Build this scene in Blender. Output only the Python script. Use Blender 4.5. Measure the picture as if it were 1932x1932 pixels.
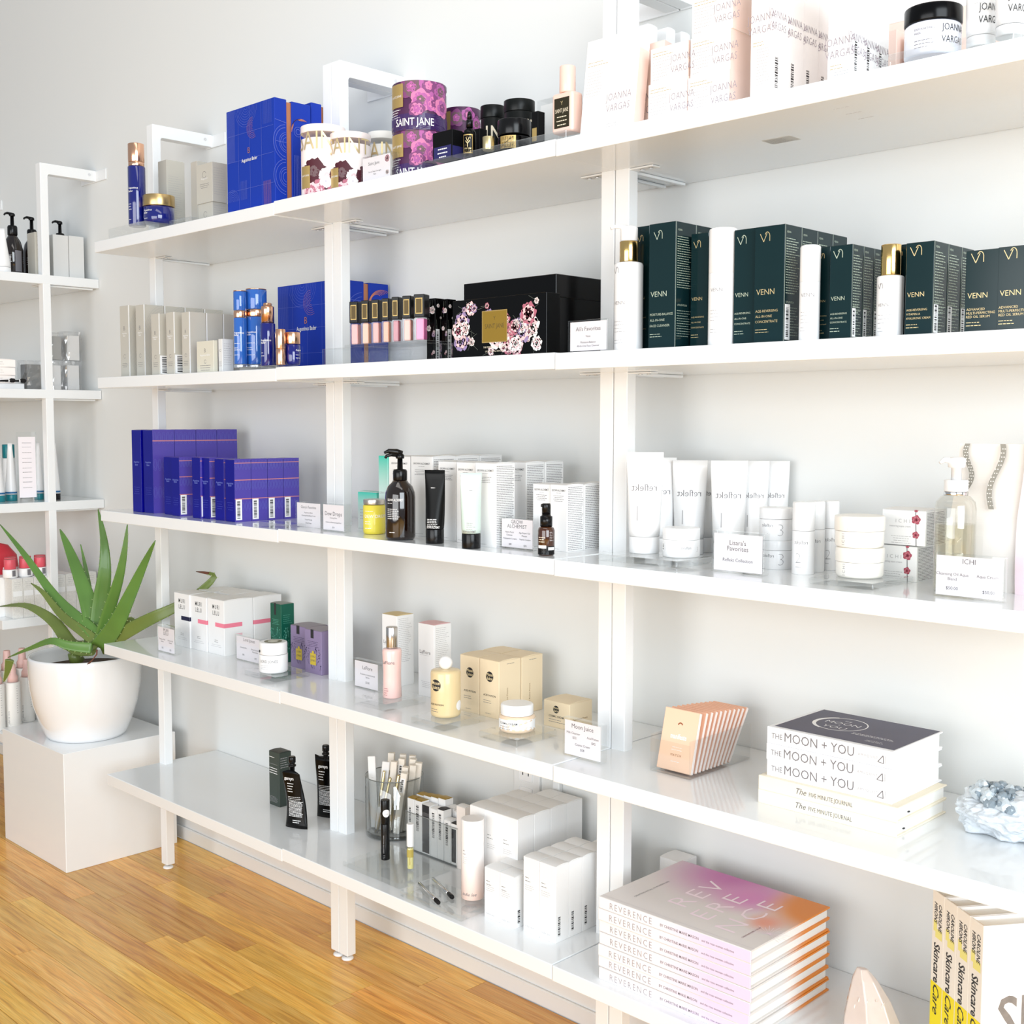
import bpy, bmesh, math, random
from mathutils import Vector, Matrix, Quaternion
# ------------------------------------------------------------------ scene, camera, light
S = bpy.context.scene
COL = S.collection
for o in list(bpy.data.objects): bpy.data.objects.remove(o)
S.view_settings.view_transform = 'Standard'
S.view_settings.look = 'None'
S.view_settings.gamma = 1.0
S.view_settings.use_curve_mapping = False
S.view_settings.exposure = -0.04
S.cycles.transparent_max_bounces = 24
S.cycles.max_bounces = 10
S.cycles.caustics_reflective = False
CAM = Vector((2.7253, -1.6701, 1.1331))
cr, cu, cf = Vector((0.713277, 0.700880, 0.001716)), Vector((-0.053581, 0.052087, 0.997204)), Vector((-0.698831, 0.711374, -0.074707))
camd = bpy.data.cameras.new('camera'); cam = bpy.data.objects.new('camera', camd); COL.objects.link(cam)
camd.sensor_width = 36.0; camd.lens = 42.23; camd.clip_start = 0.05
cam.matrix_world = Matrix(((cr.x, cu.x, -cf.x, CAM.x), (cr.y, cu.y, -cf.y, CAM.y), (cr.z, cu.z, -cf.z, CAM.z), (0, 0, 0, 1)))
S.camera = cam
W = bpy.data.worlds.new('daylight'); S.world = W; W.use_nodes = True
bg = W.node_tree.nodes['Background']; bg.inputs[0].default_value = (0.86, 0.93, 1.0, 1); bg.inputs[1].default_value = 0.46
def area(name, loc, aim, sx, sy, power, col):
    l = bpy.data.lights.new(name, 'AREA'); l.shape = 'RECTANGLE'; l.size = sx; l.size_y = sy; l.energy = power; l.color = col
    o = bpy.data.objects.new(name, l); COL.objects.link(o); o.location = loc
    o.rotation_euler = (Vector(aim) - Vector(loc)).to_track_quat('-Z', 'Y').to_euler(); return o
area('shop_window_light', (5.3, -2.4, 1.8), (0.9, 0, 0.95), 2.8, 2.5, 185, (0.87, 0.945, 1.0))
area('ceiling_light', (1.9, -1.1, 3.0), (1.7, -0.05, 1.9), 2.2, .5, 9, (1.0, 0.955, 0.9))
area('front_fill_light', (2.0, -4.2, 1.05), (1.1, 0, 0.85), 3.4, 1.9, 98, (0.975, 0.99, 1.0))  # added soft fill from behind the camera, brightens the shelf interiors
# ------------------------------------------------------------------ materials
MATS = {}
def M(name, col=(.8, .8, .8), rough=.5, metal=0., coat=0., spec=.5, noise=.0, scale=60., trans=0., ior=1.45, sss=0.):
    if name in MATS: return MATS[name]
    m = bpy.data.materials.new(name); m.use_nodes = True; nt = m.node_tree; b = nt.nodes['Principled BSDF']
    b.inputs['Base Color'].default_value = (*col, 1); b.inputs['Roughness'].default_value = rough
    b.inputs['Metallic'].default_value = metal; b.inputs['Coat Weight'].default_value = coat; b.inputs['Coat Roughness'].default_value = .04
    b.inputs['Specular IOR Level'].default_value = spec; b.inputs['Transmission Weight'].default_value = trans; b.inputs['IOR'].default_value = ior
    if sss: b.inputs['Subsurface Weight'].default_value = sss; b.inputs['Subsurface Radius'].default_value = (.01, .008, .006)
    n = max(noise, .015)
    tc = nt.nodes.new('ShaderNodeTexCoord'); tx = nt.nodes.new('ShaderNodeTexNoise'); tx.inputs['Scale'].default_value = scale; tx.inputs['Detail'].default_value = 3
    mx = nt.nodes.new('ShaderNodeMix'); mx.data_type = 'RGBA'; mx.blend_type = 'MULTIPLY'
    rp = nt.nodes.new('ShaderNodeMapRange'); rp.inputs[3].default_value = 1 - n; rp.inputs[4].default_value = 1.0
    nt.links.new(tc.outputs['Object'], tx.inputs['Vector']); nt.links.new(tx.outputs['Fac'], rp.inputs[0])
    mx.inputs[0].default_value = 1; mx.inputs[6].default_value = (*col, 1); nt.links.new(rp.outputs[0], mx.inputs[7])
    nt.links.new(mx.outputs[2], b.inputs['Base Color'])
    MATS[name] = m; return m
def clear(name, tint=(.97, .98, .98), refl=.9, edge=.0):
    if name in MATS: return MATS[name]
    m = bpy.data.materials.new(name); m.use_nodes = True; nt = m.node_tree; N = nt.nodes; N.clear()
    out = N.new('ShaderNodeOutputMaterial'); mix = N.new('ShaderNodeMixShader'); t = N.new('ShaderNodeBsdfTransparent'); g = N.new('ShaderNodeBsdfGlossy')
    t.inputs[0].default_value = (*tint, 1); g.inputs['Roughness'].default_value = .02; g.inputs[0].default_value = (refl, refl, refl, 1)
    lw = N.new('ShaderNodeLayerWeight'); lw.inputs[0].default_value = .5
    pw = N.new('ShaderNodeMath'); pw.operation = 'POWER'; pw.inputs[1].default_value = 4.0
    ad = N.new('ShaderNodeMath'); ad.operation = 'MULTIPLY_ADD'; ad.inputs[1].default_value = .8; ad.inputs[2].default_value = .045+edge
    nt.links.new(lw.outputs['Facing'], pw.inputs[0]); nt.links.new(pw.outputs[0], ad.inputs[0]); nt.links.new(ad.outputs[0], mix.inputs[0]); nt.links.new(t.outputs[0], mix.inputs[1]); nt.links.new(g.outputs[0], mix.inputs[2]); nt.links.new(mix.outputs[0], out.inputs[0])
    MATS[name] = m; return m
def wood():
    m = bpy.data.materials.new('oak_plank'); m.use_nodes = True; nt = m.node_tree; N = nt.nodes; Lk = nt.links; b = N['Principled BSDF']
    geo = N.new('ShaderNodeNewGeometry'); oi = N.new('ShaderNodeObjectInfo')
    off = N.new('ShaderNodeVectorMath'); off.operation = 'ADD'
    sc = N.new('ShaderNodeVectorMath'); sc.operation = 'SCALE'; sc.inputs['Scale'].default_value = 37.0
    cmb = N.new('ShaderNodeCombineXYZ'); Lk.new(oi.outputs['Random'], cmb.inputs[0]); Lk.new(oi.outputs['Random'], cmb.inputs[1]); Lk.new(cmb.outputs[0], sc.inputs[0])
    Lk.new(geo.outputs['Position'], off.inputs[0]); Lk.new(sc.outputs[0], off.inputs[1])
    mp = N.new('ShaderNodeMapping'); mp.inputs['Scale'].default_value = (1.6, 26, 1); Lk.new(off.outputs[0], mp.inputs[0])
    n1 = N.new('ShaderNodeTexNoise'); n1.inputs['Scale'].default_value = 3.0; n1.inputs['Detail'].default_value = 8; n1.inputs['Distortion'].default_value = .7; Lk.new(mp.outputs[0], n1.inputs['Vector'])
    mp2 = N.new('ShaderNodeMapping'); mp2.inputs['Scale'].default_value = (14, 420, 1); Lk.new(off.outputs[0], mp2.inputs[0])
    n2 = N.new('ShaderNodeTexNoise'); n2.inputs['Scale'].default_value = 1.0; n2.inputs['Detail'].default_value = 2; Lk.new(mp2.outputs[0], n2.inputs['Vector'])
    rp = N.new('ShaderNodeValToRGB'); e = rp.color_ramp.elements
    e[0].position = .28; e[0].color = (.62, .26, .042, 1); e[1].position = .72; e[1].color = (.95, .58, .16, 1)
    c = e.new(.47); c.color = (.86, .44, .075, 1)
    Lk.new(n1.outputs['Fac'], rp.inputs[0])
    hv = N.new('ShaderNodeHueSaturation'); Lk.new(rp.outputs[0], hv.inputs['Color'])
    mr = N.new('ShaderNodeMapRange'); mr.inputs[3].default_value = .82; mr.inputs[4].default_value = 1.18; Lk.new(oi.outputs['Random'], mr.inputs[0]); Lk.new(mr.outputs[0], hv.inputs['Value'])
    mh = N.new('ShaderNodeMapRange'); mh.inputs[3].default_value = .492; mh.inputs[4].default_value = .51
    fr = N.new('ShaderNodeMath'); fr.operation = 'FRACT'; ml = N.new('ShaderNodeMath'); ml.operation = 'MULTIPLY'; ml.inputs[1].default_value = 7.3
    Lk.new(oi.outputs['Random'], ml.inputs[0]); Lk.new(ml.outputs[0], fr.inputs[0]); Lk.new(fr.outputs[0], mh.inputs[0]); Lk.new(mh.outputs[0], hv.inputs['Hue'])
    mx = N.new('ShaderNodeMix'); mx.data_type = 'RGBA'; mx.blend_type = 'MULTIPLY'; mx.inputs[0].default_value = .55
    r2 = N.new('ShaderNodeMapRange'); r2.inputs[1].default_value = .3; r2.inputs[2].default_value = .6; r2.inputs[3].default_value = .55; r2.inputs[4].default_value = 1; Lk.new(n2.outputs['Fac'], r2.inputs[0])
    Lk.new(hv.outputs[0], mx.inputs[6]); Lk.new(r2.outputs[0], mx.inputs[7]); Lk.new(mx.outputs[2], b.inputs['Base Color'])
    b.inputs['Roughness'].default_value = .38; b.inputs['Coat Weight'].default_value = .32; b.inputs['Coat Roughness'].default_value = .13
    bp = N.new('ShaderNodeBump'); bp.inputs['Strength'].default_value = .06; Lk.new(n2.outputs['Fac'], bp.inputs['Height']); Lk.new(bp.outputs[0], b.inputs['Normal'])
    return m
def wallpaint():
    m = M('wall_paint', (.785, .797, .785), .85, noise=.02, scale=2.5); nt = m.node_tree
    n = nt.nodes.new('ShaderNodeTexNoise'); n.inputs['Scale'].default_value = 320; b = nt.nodes.new('ShaderNodeBump'); b.inputs['Strength'].default_value = .05; b.inputs['Distance'].default_value = .002
    nt.links.new(n.outputs['Fac'], b.inputs['Height']); nt.links.new(b.outputs[0], nt.nodes['Principled BSDF'].inputs['Normal']); return m
WALL = wallpaint()
LAQ = M('white_lacquer', (.86, .88, .89), .22, coat=.7, noise=.01)
STEEL = M('white_powder_coat', (.87, .885, .89), .35)
TRIM = M('white_trim_paint', (.82, .83, .83), .45)
OAK = wood()
ACR = clear('clear_acrylic', (.978, .985, .983), .95, .01)
GLASS = clear('clear_glass', (.93, .94, .935), 1.0, .03)
CHROME = M('chrome', (.75, .75, .75), .12, 1)
COPPER = M('rose_copper', (.90, .52, .34), .2, 1)
GOLD = M('polished_gold', (.86, .58, .22), .16, 1)
PGOLD = M('pale_gold_foil', (.80, .66, .36), .32, 1)
BLACKP = M('black_plastic', (.004, .004, .0045), .22, spec=.35)
WHITEP = M('white_plastic', (.88, .88, .88), .25)
WHITEC = M('white_card', (.88, .88, .875), .42)
INK = M('black_ink', (.02, .02, .022), .5)
GINK = M('grey_ink', (.20, .19, .20), .5)
LINK = M('pale_grey_ink', (.40, .39, .40), .5)
WINK = M('white_ink', (.9, .9, .9), .5)
GOLDI = M('gold_foil_ink', (.78, .62, .33), .35, .6)
# ------------------------------------------------------------------ mesh helpers
class MB:
    def __init__(s): s.v = []; s.f = []; s.sm = []
    def quad(s, a, b, c, d):
        n = len(s.v); s.v += [a, b, c, d]; s.f.append((n, n+1, n+2, n+3)); s.sm.append(False)
    def box(s, x0, x1, y0, y1, z0, z1):
        n = len(s.v); s.v += [(x0,y0,z0),(x1,y0,z0),(x1,y1,z0),(x0,y1,z0),(x0,y0,z1),(x1,y0,z1),(x1,y1,z1),(x0,y1,z1)]
        for f in ((0,3,2,1),(4,5,6,7),(0,1,5,4),(1,2,6,5),(2,3,7,6),(3,0,4,7)): s.f.append(tuple(n+i for i in f)); s.sm.append(False)
        return s
    def prism(s, pts, axis, a0, a1):      # pts: polygon; extruded along axis
        n = len(s.v); k = len(pts)
        for a in (a0, a1):
            for (p, q) in pts: s.v.append((a, p, q) if axis == 0 else ((p, a, q) if axis == 1 else (p, q, a)))
        s.f.append(tuple(range(n+k-1, n-1, -1))); s.f.append(tuple(range(n+k, n+2*k))); s.sm += [False]*2
        for i in range(k): s.f.append((n+i, n+(i+1) % k, n+k+(i+1) % k, n+k+i)); s.sm.append(False)
        return s
    def lathe(s, prof, seg=40, cx=0, cy=0, z=0, sx=1, sy=1):
        n = len(s.v); k = len(prof)
        for (r, h) in prof:
            for i in range(seg):
                t = 2*math.pi*i/seg; s.v.append((cx+r*math.cos(t)*sx, cy+r*math.sin(t)*sy, z+h))
        for j in range(k-1):
            sharp = False
            for i in range(seg):
                s.f.append((n+j*seg+i, n+j*seg+(i+1) % seg, n+(j+1)*seg+(i+1) % seg, n+(j+1)*seg+i)); s.sm.append(True)
        s.f.append(tuple(n+i for i in range(seg-1, -1, -1))); s.f.append(tuple(n+(k-1)*seg+i for i in range(seg))); s.sm += [False]*2
        return s
    def tube(s, pts, rad, seg=8, cap=True):
        n = len(s.v); m = len(pts); P = [Vector(p) for p in pts]
        rad = rad if isinstance(rad, (list, tuple)) else [rad]*m
        prev = None
        for j, p in enumerate(P):
            t = (P[min(j+1, m-1)]-P[max(j-1, 0)]).normalized()
            if prev is None: a = t.orthogonal().normalized()
            else: a = (prev - t*prev.dot(t)).normalized()
            prev = a; b = t.cross(a)
            for i in range(seg):
                q = p+(a*math.cos(2*math.pi*i/seg)+b*math.sin(2*math.pi*i/seg))*rad[j]; s.v.append(tuple(q))
        for j in range(m-1):
            for i in range(seg): s.f.append((n+j*seg+i, n+j*seg+(i+1) % seg, n+(j+1)*seg+(i+1) % seg, n+(j+1)*seg+i)); s.sm.append(True)
        s.f.append(tuple(n+i for i in range(seg-1, -1, -1))); s.f.append(tuple(n+(m-1)*seg+i for i in range(seg))); s.sm += [False]*2
        return s
    def loft(s, rings, closed_ends=True, smooth=True):
        n = len(s.v); k = len(rings[0])
        for r in rings: s.v += [tuple(p) for p in r]
        for j in range(len(rings)-1):
            for i in range(k): s.f.append((n+j*k+i, n+j*k+(i+1) % k, n+(j+1)*k+(i+1) % k, n+(j+1)*k+i)); s.sm.append(smooth)
        if closed_ends:
            s.f.append(tuple(n+i for i in range(k-1, -1, -1))); s.f.append(tuple(n+(len(rings)-1)*k+i for i in range(k))); s.sm += [False]*2
        return s
    def mesh(s, name):
        me = bpy.data.meshes.new(name); me.from_pydata(s.v, [], s.f); me.polygons.foreach_set('use_smooth', s.sm); me.update(); return me
    def build(s, name, mat, parent=None, bevel=0., seg=1, label=None, fix=False):
        me = s.mesh(name)
        if bevel or fix:
            bm = bmesh.new(); bm.from_mesh(me)
            if bevel: bmesh.ops.bevel(bm, geom=bm.edges[:], offset=bevel, segments=seg, profile=.5, affect='EDGES')
            bmesh.ops.recalc_face_normals(bm, faces=bm.faces[:]); bm.to_mesh(me); bm.free()
        me.materials.append(mat); o = bpy.data.objects.new(name, me); COL.objects.link(o)
        if parent: o.parent = parent
        if label: o['label'] = label
        return o
def tag(o, label, cat, group=None):
    o['label'] = label; o['category'] = cat
    if group: o['group'] = group
    return o
LABELS = {}
def thing(name, label, cat, loc=(0, 0, 0), rot=0., group=None):
    if group is None: assert label not in LABELS, label
    LABELS[label] = 1
    o = bpy.data.objects.new(name, None); COL.objects.link(o); o.empty_display_size = .02
    o.location = loc; o.rotation_euler = (0, 0, math.radians(rot)); return tag(o, label, cat, group)
def struct(o): o['kind'] = 'structure'; return o
def rbox(w, d, h, z0=0): return MB().box(-w/2, w/2, -d/2, d/2, z0, z0+h)
def camang(x, y): return math.degrees(math.atan2(CAM.x-x, -(CAM.y-y)))
ORD = ['first', 'second', 'third', 'fourth', 'fifth', 'sixth', 'seventh', 'eighth', 'ninth', 'tenth']
# ------------------------------------------------------------------ flat print on faces
TXT = {}
def textmesh(s, bold=0., shear=0., space=1.):
    k = (s, bold, shear, space)
    if k in TXT: return TXT[k]
    cu_ = bpy.data.curves.new('t', 'FONT'); cu_.body = s; cu_.resolution_u = 2; cu_.offset = bold; cu_.shear = shear; cu_.space_character = space; cu_.size = 1.0
    o = bpy.data.objects.new('t', cu_); COL.objects.link(o); bpy.context.view_layer.update()
    me = bpy.data.meshes.new_from_object(o.evaluated_get(bpy.context.evaluated_depsgraph_get()))
    V = [(v.co.x/.73, v.co.y/.73) for v in me.vertices]; F = [tuple(p.vertices) for p in me.polygons]
    bpy.data.objects.remove(o); bpy.data.curves.remove(cu_); bpy.data.meshes.remove(me)
    xs = [v[0] for v in V] or [0]; x0 = min(xs); V = [(a-x0, b) for a, b in V]
    TXT[k] = (V, F, max(xs)-x0); return TXT[k]
class Print:
    """collects flat print (lettering, lines, bars) for the faces of one thing: F front, R right, T top, C round the side"""
    def __init__(s, w=0, d=0, h=0, R=0, taper=None): s.w, s.d, s.h, s.R = w, d, h, R; s.items = {}; s.n = 0; s.taper = taper
    def W(s, f): return {'F': s.w, 'R': s.d, 'T': s.w, 'C': s.R*2}[f]
    def H(s, f): return {'F': s.h, 'R': s.h, 'T': s.d, 'C': s.h}[f]
    def pt(s, f, u, v, o):
        if f == 'F': return (-s.w/2+u, -s.d/2-o, v)
        if f == 'R': return (s.w/2+o, -s.d/2+u, v)
        if f == 'T': return (-s.w/2+u, -s.d/2+v, s.h+o)
        R = s.R if s.taper is None else s.taper(v); a = u/s.R
        return ((R+o)*math.sin(a), -(R+o)*math.cos(a), v)
    def poly(s, f, V, F, mat, step=True):
        if step: s.n += 1
        o = .00012+.000018*min(s.n, 75)
        if f == 'C':
            V2, F2 = [], []
            def sub(a, b, c, dep):
                L = max(abs(a[0]-b[0]), abs(b[0]-c[0]), abs(c[0]-a[0]))
                if L > max(.12*s.R, .0015) and dep < 6:
                    e = sorted(((abs(a[0]-b[0]), 0), (abs(b[0]-c[0]), 1), (abs(c[0]-a[0]), 2)))[-1][1]
                    if e == 0: m = ((a[0]+b[0])/2, (a[1]+b[1])/2); sub(a, m, c, dep+1); sub(m, b, c, dep+1)
                    elif e == 1: m = ((c[0]+b[0])/2, (c[1]+b[1])/2); sub(a, b, m, dep+1); sub(a, m, c, dep+1)
                    else: m = ((a[0]+c[0])/2, (a[1]+c[1])/2); sub(a, b, m, dep+1); sub(m, b, c, dep+1)
                else: n = len(V2); V2.extend((a, b, c)); F2.append((n, n+1, n+2))
            for fc in F:
                for i in range(1, len(fc)-1): sub(V[fc[0]], V[fc[i]], V[fc[i+1]], 0)
            V, F = V2, F2
        mb = s.items.setdefault((mat.name, f), (mat, MB()))[1]; n = len(mb.v)
        mb.v += [s.pt(f, u, v, o) for u, v in V]; mb.f += [tuple(n+i for i in fc) for fc in F]; mb.sm += [False]*len(F)
    def text(s, f, t, u, v, h, mat=None, al='L', maxw=None, rot=0, bold=0., shear=0., space=1., sx=1., frac=True):
        V, F, w = textmesh(t, bold, shear, space); sc = h
        x = sx
        if maxw and w*sc*x > maxw: x = maxw/(w*sc)
        W_, H_ = s.W(f), s.H(f)
        if f == 'C': U = u*s.R
        else: U = u*W_
        Vv = v*H_
        ax = {'L': 0, 'C': -w/2, 'R': -w}[al]; c, sn = math.cos(math.radians(rot)), math.sin(math.radians(rot))
        Q = []
        for a, b in V:
            p, q = (a+ax)*sc*x, b*sc; Q.append((U+p*c-q*sn, Vv+p*sn+q*c))
        s.poly(f, Q, F, mat or INK); return s
    def rect(s, f, u0, v0, u1, v1, mat):
        k = s.R if f == 'C' else s.W(f); H_ = s.H(f)
        s.poly(f, [(u0*k, v0*H_), (u1*k, v0*H_), (u1*k, v1*H_), (u0*k, v1*H_)], [(0, 1, 2, 3)], mat); return s
    def lines(s, f, u, v, w, n, pitch, mat=None, th=.0009, al='L', rnd=.35, seed=0, words=True):
        k = s.R if f == 'C' else s.W(f); H_ = s.H(f); r = random.Random(seed+n); V, F = [], []
        for i in range(n):
            ww = w*k*(1-rnd*r.random()); x = u*k - (ww/2 if al == 'C' else 0); y = v*H_-i*pitch; e = x+ww
            while x < e:
                q = min(x+r.uniform(.002, .006), e) if words else e
                m = len(V); V += [(x, y), (q, y), (q, y+th), (x, y+th)]; F.append((m, m+1, m+2, m+3)); x = q+.0009
        s.poly(f, V, F, mat or GINK); return s
    def barcode(s, f, u, v, w, h, mat=None, ground=None, vert=True):
        k = s.R if f == 'C' else s.W(f); H_ = s.H(f)
        x0, y0, x1, y1 = u*k, v*H_, (u+w)*k, (v+h)*H_
        if ground: s.poly(f, [(x0, y0), (x1, y0), (x1, y1), (x0, y1)], [(0, 1, 2, 3)], ground)
        r = random.Random(int(u*100+v*1000)); V, F = [], []; bx0, bx1 = x0+(x1-x0)*.22, x0+(x1-x0)*.72; y = y0+(y1-y0)*.08
        while y < y1-(y1-y0)*.08:
            t = r.choice((.0006, .0009, .0016, .0024)); m = len(V); e = min(y+t, y1); V += [(bx0, y), (bx1, y), (bx1, e), (bx0, e)]; F.append((m, m+1, m+2, m+3)); y = e+r.choice((.0006, .001, .0014))
        s.poly(f, V, F, mat or INK); return s
    def arc(s, f, u, v, r, a0=0, a1=360, th=.0006, mat=None, n=28, ry=None):
        k = s.R if f == 'C' else s.W(f); cx, cy = u*k, v*s.H(f); V, F = [], []; ry = ry or r
        for i in range(n+1):
            t = math.radians(a0+(a1-a0)*i/n); V += [(cx+(r-th/2)*math.cos(t), cy+(ry-th/2)*math.sin(t)), (cx+(r+th/2)*math.cos(t), cy+(ry+th/2)*math.sin(t))]
        for i in range(n): F.append((2*i, 2*i+1, 2*i+3, 2*i+2))
        s.poly(f, V, F, mat or INK); return s
    def line(s, f, u0, v0, u1, v1, th, mat):
        k = s.R if f == 'C' else s.W(f); H_ = s.H(f); a = Vector((u0*k, v0*H_)); b = Vector((u1*k, v1*H_)); d = (b-a).normalized()*th/2; n = Vector((-d.y, d.x))
        s.poly(f, [tuple(a-n), tuple(b-n), tuple(b+n), tuple(a+n)], [(0, 1, 2, 3)], mat); return s
    def blob(s, f, u, v, pts, mat, clip=True):     # pts in metres about (u,v)
        k = s.R if f == 'C' else s.W(f); H_ = s.H(f); cx, cy = u*k, v*H_
        Q = [(cx+a, cy+b) for a, b in pts]
        if clip:
            lo, hi = (-3*s.R, 3*s.R) if f == 'C' else (.0002, k-.0002)
            Q = [(min(max(a, lo), hi), min(max(b, .0004), H_-.0004)) for a, b in Q]
        n = len(Q); cxx = sum(q[0] for q in Q)/n; cyy = sum(q[1] for q in Q)/n
        s.poly(f, Q+[(cxx, cyy)], [(i, (i+1) % n, n) for i in range(n)], mat); return s
    def disc(s, f, u, v, r, mat, n=22, ry=None): return s.blob(f, u, v, [(r*math.cos(6.2832*i/n), (ry or r)*math.sin(6.2832*i/n)) for i in range(n)], mat)
    def flower(s, f, u, v, r, mats, seed=0, pet=7, ruffle=.12):
        rr = random.Random(seed); k = s.R if f == 'C' else s.W(f); H_ = s.H(f)
        for ring, (sc, m) in enumerate(zip((1, .72, .42, .18), mats)):
            for i in range(pet if ring < 3 else 1):
                a = 6.2832*(i+.5*ring)/pet+rr.random()*.3; d = r*sc*.55; pr = r*sc*.5
                P = [(math.cos(a)*d+math.cos(t)*pr*(1+ruffle*math.sin(5*t+i)), math.sin(a)*d+math.sin(t)*pr*(1+ruffle*math.cos(4*t+i))) for t in [6.2832*q/14 for q in range(14)]]
                s.blob(f, u, v, P, m if i % 2 or len(mats) < 5 else mats[4])
                s.n -= 1
            s.n += 1
        return s
    def build(s, parent, name='lettering'):
        for mat, mb in s.items.values(): mb.build(name, mat, parent)
# ------------------------------------------------------------------ the room
w = MB().box(-4.2, 5.2, 0, .12, 0, 3.3).build('wall_back', WALL); struct(w)
b = MB().box(-4.2, 5.2, -.012, 0, 0, .14).build('baseboard_back', TRIM); struct(b)
MB().box(-4.2, 5.2, -.019, -.012, 0, .034).build('shoe_moulding', TRIM, b, .002)
fl = MB().box(-4.2, 5.2, -4.6, 0, -.05, -.013).build('floor', M('subfloor', (.12, .07, .03), .8)); struct(fl)
rnd = random.Random(11)
PW = .0572; LENS = (.34, .46, .6, .78, .96, 1.2); PM = {}
for L_ in LENS:
    me = MB().box(-L_/2+.0005, L_/2-.0005, -PW/2+.0005, PW/2-.0005, -.013, 0).mesh('plank'); me.materials.append(OAK); PM[L_] = me
far = MB(); cnt = 0
for j in range(80):
    y = -.019-PW*(j+.5); x = -4.1-rnd.random()*.5
    while x < 5.1:
        L_ = rnd.choice(LENS); c = x+L_/2
        if y > -1.25 and c+L_/2 > -1.7+.0 and c-L_/2 < 1.55 - max(0, (-y-.1))*.6 and cnt < 290:
            o = bpy.data.objects.new('plank', PM[L_]); COL.objects.link(o); o.location = (c, y, 0); o.parent = fl; cnt += 1
        else: far.box(x+.0002, x+L_-.0002, y-PW/2+.0003, y+PW/2-.0003, -.013, 0)
        x += L_
fo = far.build('plank_field', OAK, fl); fo['kind'] = 'stuff'
# a wall outlet, a cable channel
t = thing('wall_outlet', 'white electrical outlet on the wall behind the white cartons on the lowest shelf', 'outlet', (1.131, 0, .426))
MB().box(-.035, .035, -.006, 0, -.057, .057).build('cover_plate', TRIM, t, .002, 2)
for zz in (.02, -.02):
    MB().box(-.017, .017, -.008, -.0062, zz-.014, zz+.014).build('socket_face', WHITEP, t, .002, 2)
    MB().box(-.0085, -.0065, -.0085, -.0078, zz-.002, zz+.007).box(.0065, .0085, -.0085, -.0078, zz-.002, zz+.007).lathe([(.0025, 0), (.0025, .001)], 10, 0, 0, 0).build('slot', INK, t)
t = tag(MB().box(1.205, 1.222, -.012, 0, .14, .58).build('cable_channel', TRIM, None, .002), 'narrow white cable channel running down the wall right of the outlet', 'cable channel')
LABELS['x'] = 1
# ------------------------------------------------------------------ shelving units
TB = .0255; ZS = [1.5563, 1.2369, .9197, .5955, .2727]
HT = 1.850; YP = -.167; PX = .0278; PY = .0221; AH = .0295
def side_frame(root, x0, inner):
    # one bent square tube: upright, rounded corner, arm back to the wall
    y0, y1, zb = YP, YP+PY, .0125; pts = [(y0, zb), (y0, HT), (-.002, HT), (-.002, HT-AH)]
    for i in range(5):
        a = math.pi/2*i/4; pts.append((y1+.006-.006*math.sin(a), HT-AH-.006+.006*math.cos(a)))
    pts.append((y1, zb)); pts.reverse()
    f = MB().prism(pts, 0, x0, x0+PX).build('side_frame', STEEL, root, .0012, 2, fix=True)
    MB().lathe([(.004, 0), (.004, .013)], 10, x0+PX/2, YP+PY/2, .004).build('foot_stem', CHROME, f)
    MB().lathe([(.011, 0), (.013, .002), (.012, .005), (.006, .007)], 20, x0+PX/2, YP+PY/2, 0).build('foot', WHITEP, f)
    c = x0+PX/2
    MB().box(c-(.075 if inner == 2 or inner < 0 else .013), c+(.075 if inner > 0 else .013), -.004, 0, HT-AH-.002, HT-.001).build('wall_plate', STEEL, f, .001)
    m = MB().lathe([(.0035, 0), (.0035, .0008)], 12); 
    for s_ in (-1, 1):
        xx = x0+PX+.0001 if s_ > 0 else x0-.0009
        k = MB(); n = []
        k.prism([(-.022+.0035*math.cos(a*math.pi/6), HT-.013+.0035*math.sin(a*math.pi/6)) for a in range(12)], 0, xx, xx+.0008)
        k.build('screw', CHROME, f)
    return f
def unit(name, label, x0, dz, wd=.7385):
    root = thing(name, label, 'shelf', (x0, 0, 0))
    side_frame(root, 0.0005, 1); side_frame(root, wd-PX-.0005, 2 if x0 < -1 else -1)
    for i, z in enumerate(ZS):
        zt = z+dz
        b = MB().box(.0003, wd-.0003, -.308, -.001, zt-TB, zt).build('shelf_board', LAQ, root, .0012, 2)
        for s_ in (0, 1):
            xe = PX if s_ == 0 else wd-PX; q = 1 if s_ == 0 else -1
            xa, xb = sorted((xe, xe+q*.046))
            tb = MB().box(xa, xb, YP+.001, YP+PY-.001, zt-TB-.003, zt-TB-.0004).build('bracket_tab', STEEL, b, .0008)
            MB().lathe([(.004, 0), (.0035, .001)], 12, xe+q*.018, YP+PY/2, zt-TB-.0042).lathe([(.004, 0), (.0035, .001)], 12, xe+q*.035, YP+PY/2, zt-TB-.0042).build('screw', CHROME, b)
            xa, xb = sorted((xe-q*.012, xe-q*.004))
            MB().box(xa, xb, YP+PY+.001, -.012, zt-TB-.005, zt-TB-.0004).build('support_bar', STEEL, b, .0008)
    return root
unit('shelving_unit', 'white shelving unit holding the blue and grey cartons, left of the three joined ones', 0, 0)
unit('shelving_unit', 'white wall-mounted shelving unit in the middle of the three joined units', .7385, .0024)
unit('shelving_unit', 'white wall-mounted shelving unit at the right edge, holding the dark green cartons and books', 1.4779, .0013)
unit('shelving_unit', 'separate white shelving unit at the far left behind the aloe', -1.3295, -.0145)
# pedestal
t = thing('display_pedestal', 'white glossy cube pedestal on the wood floor under the potted aloe', 'pedestal', (-.317, -.2, 0))
MB().box(-.183, .183, -.155, .155, 0, .305).build('cube', LAQ, t, .0015, 2)
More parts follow.
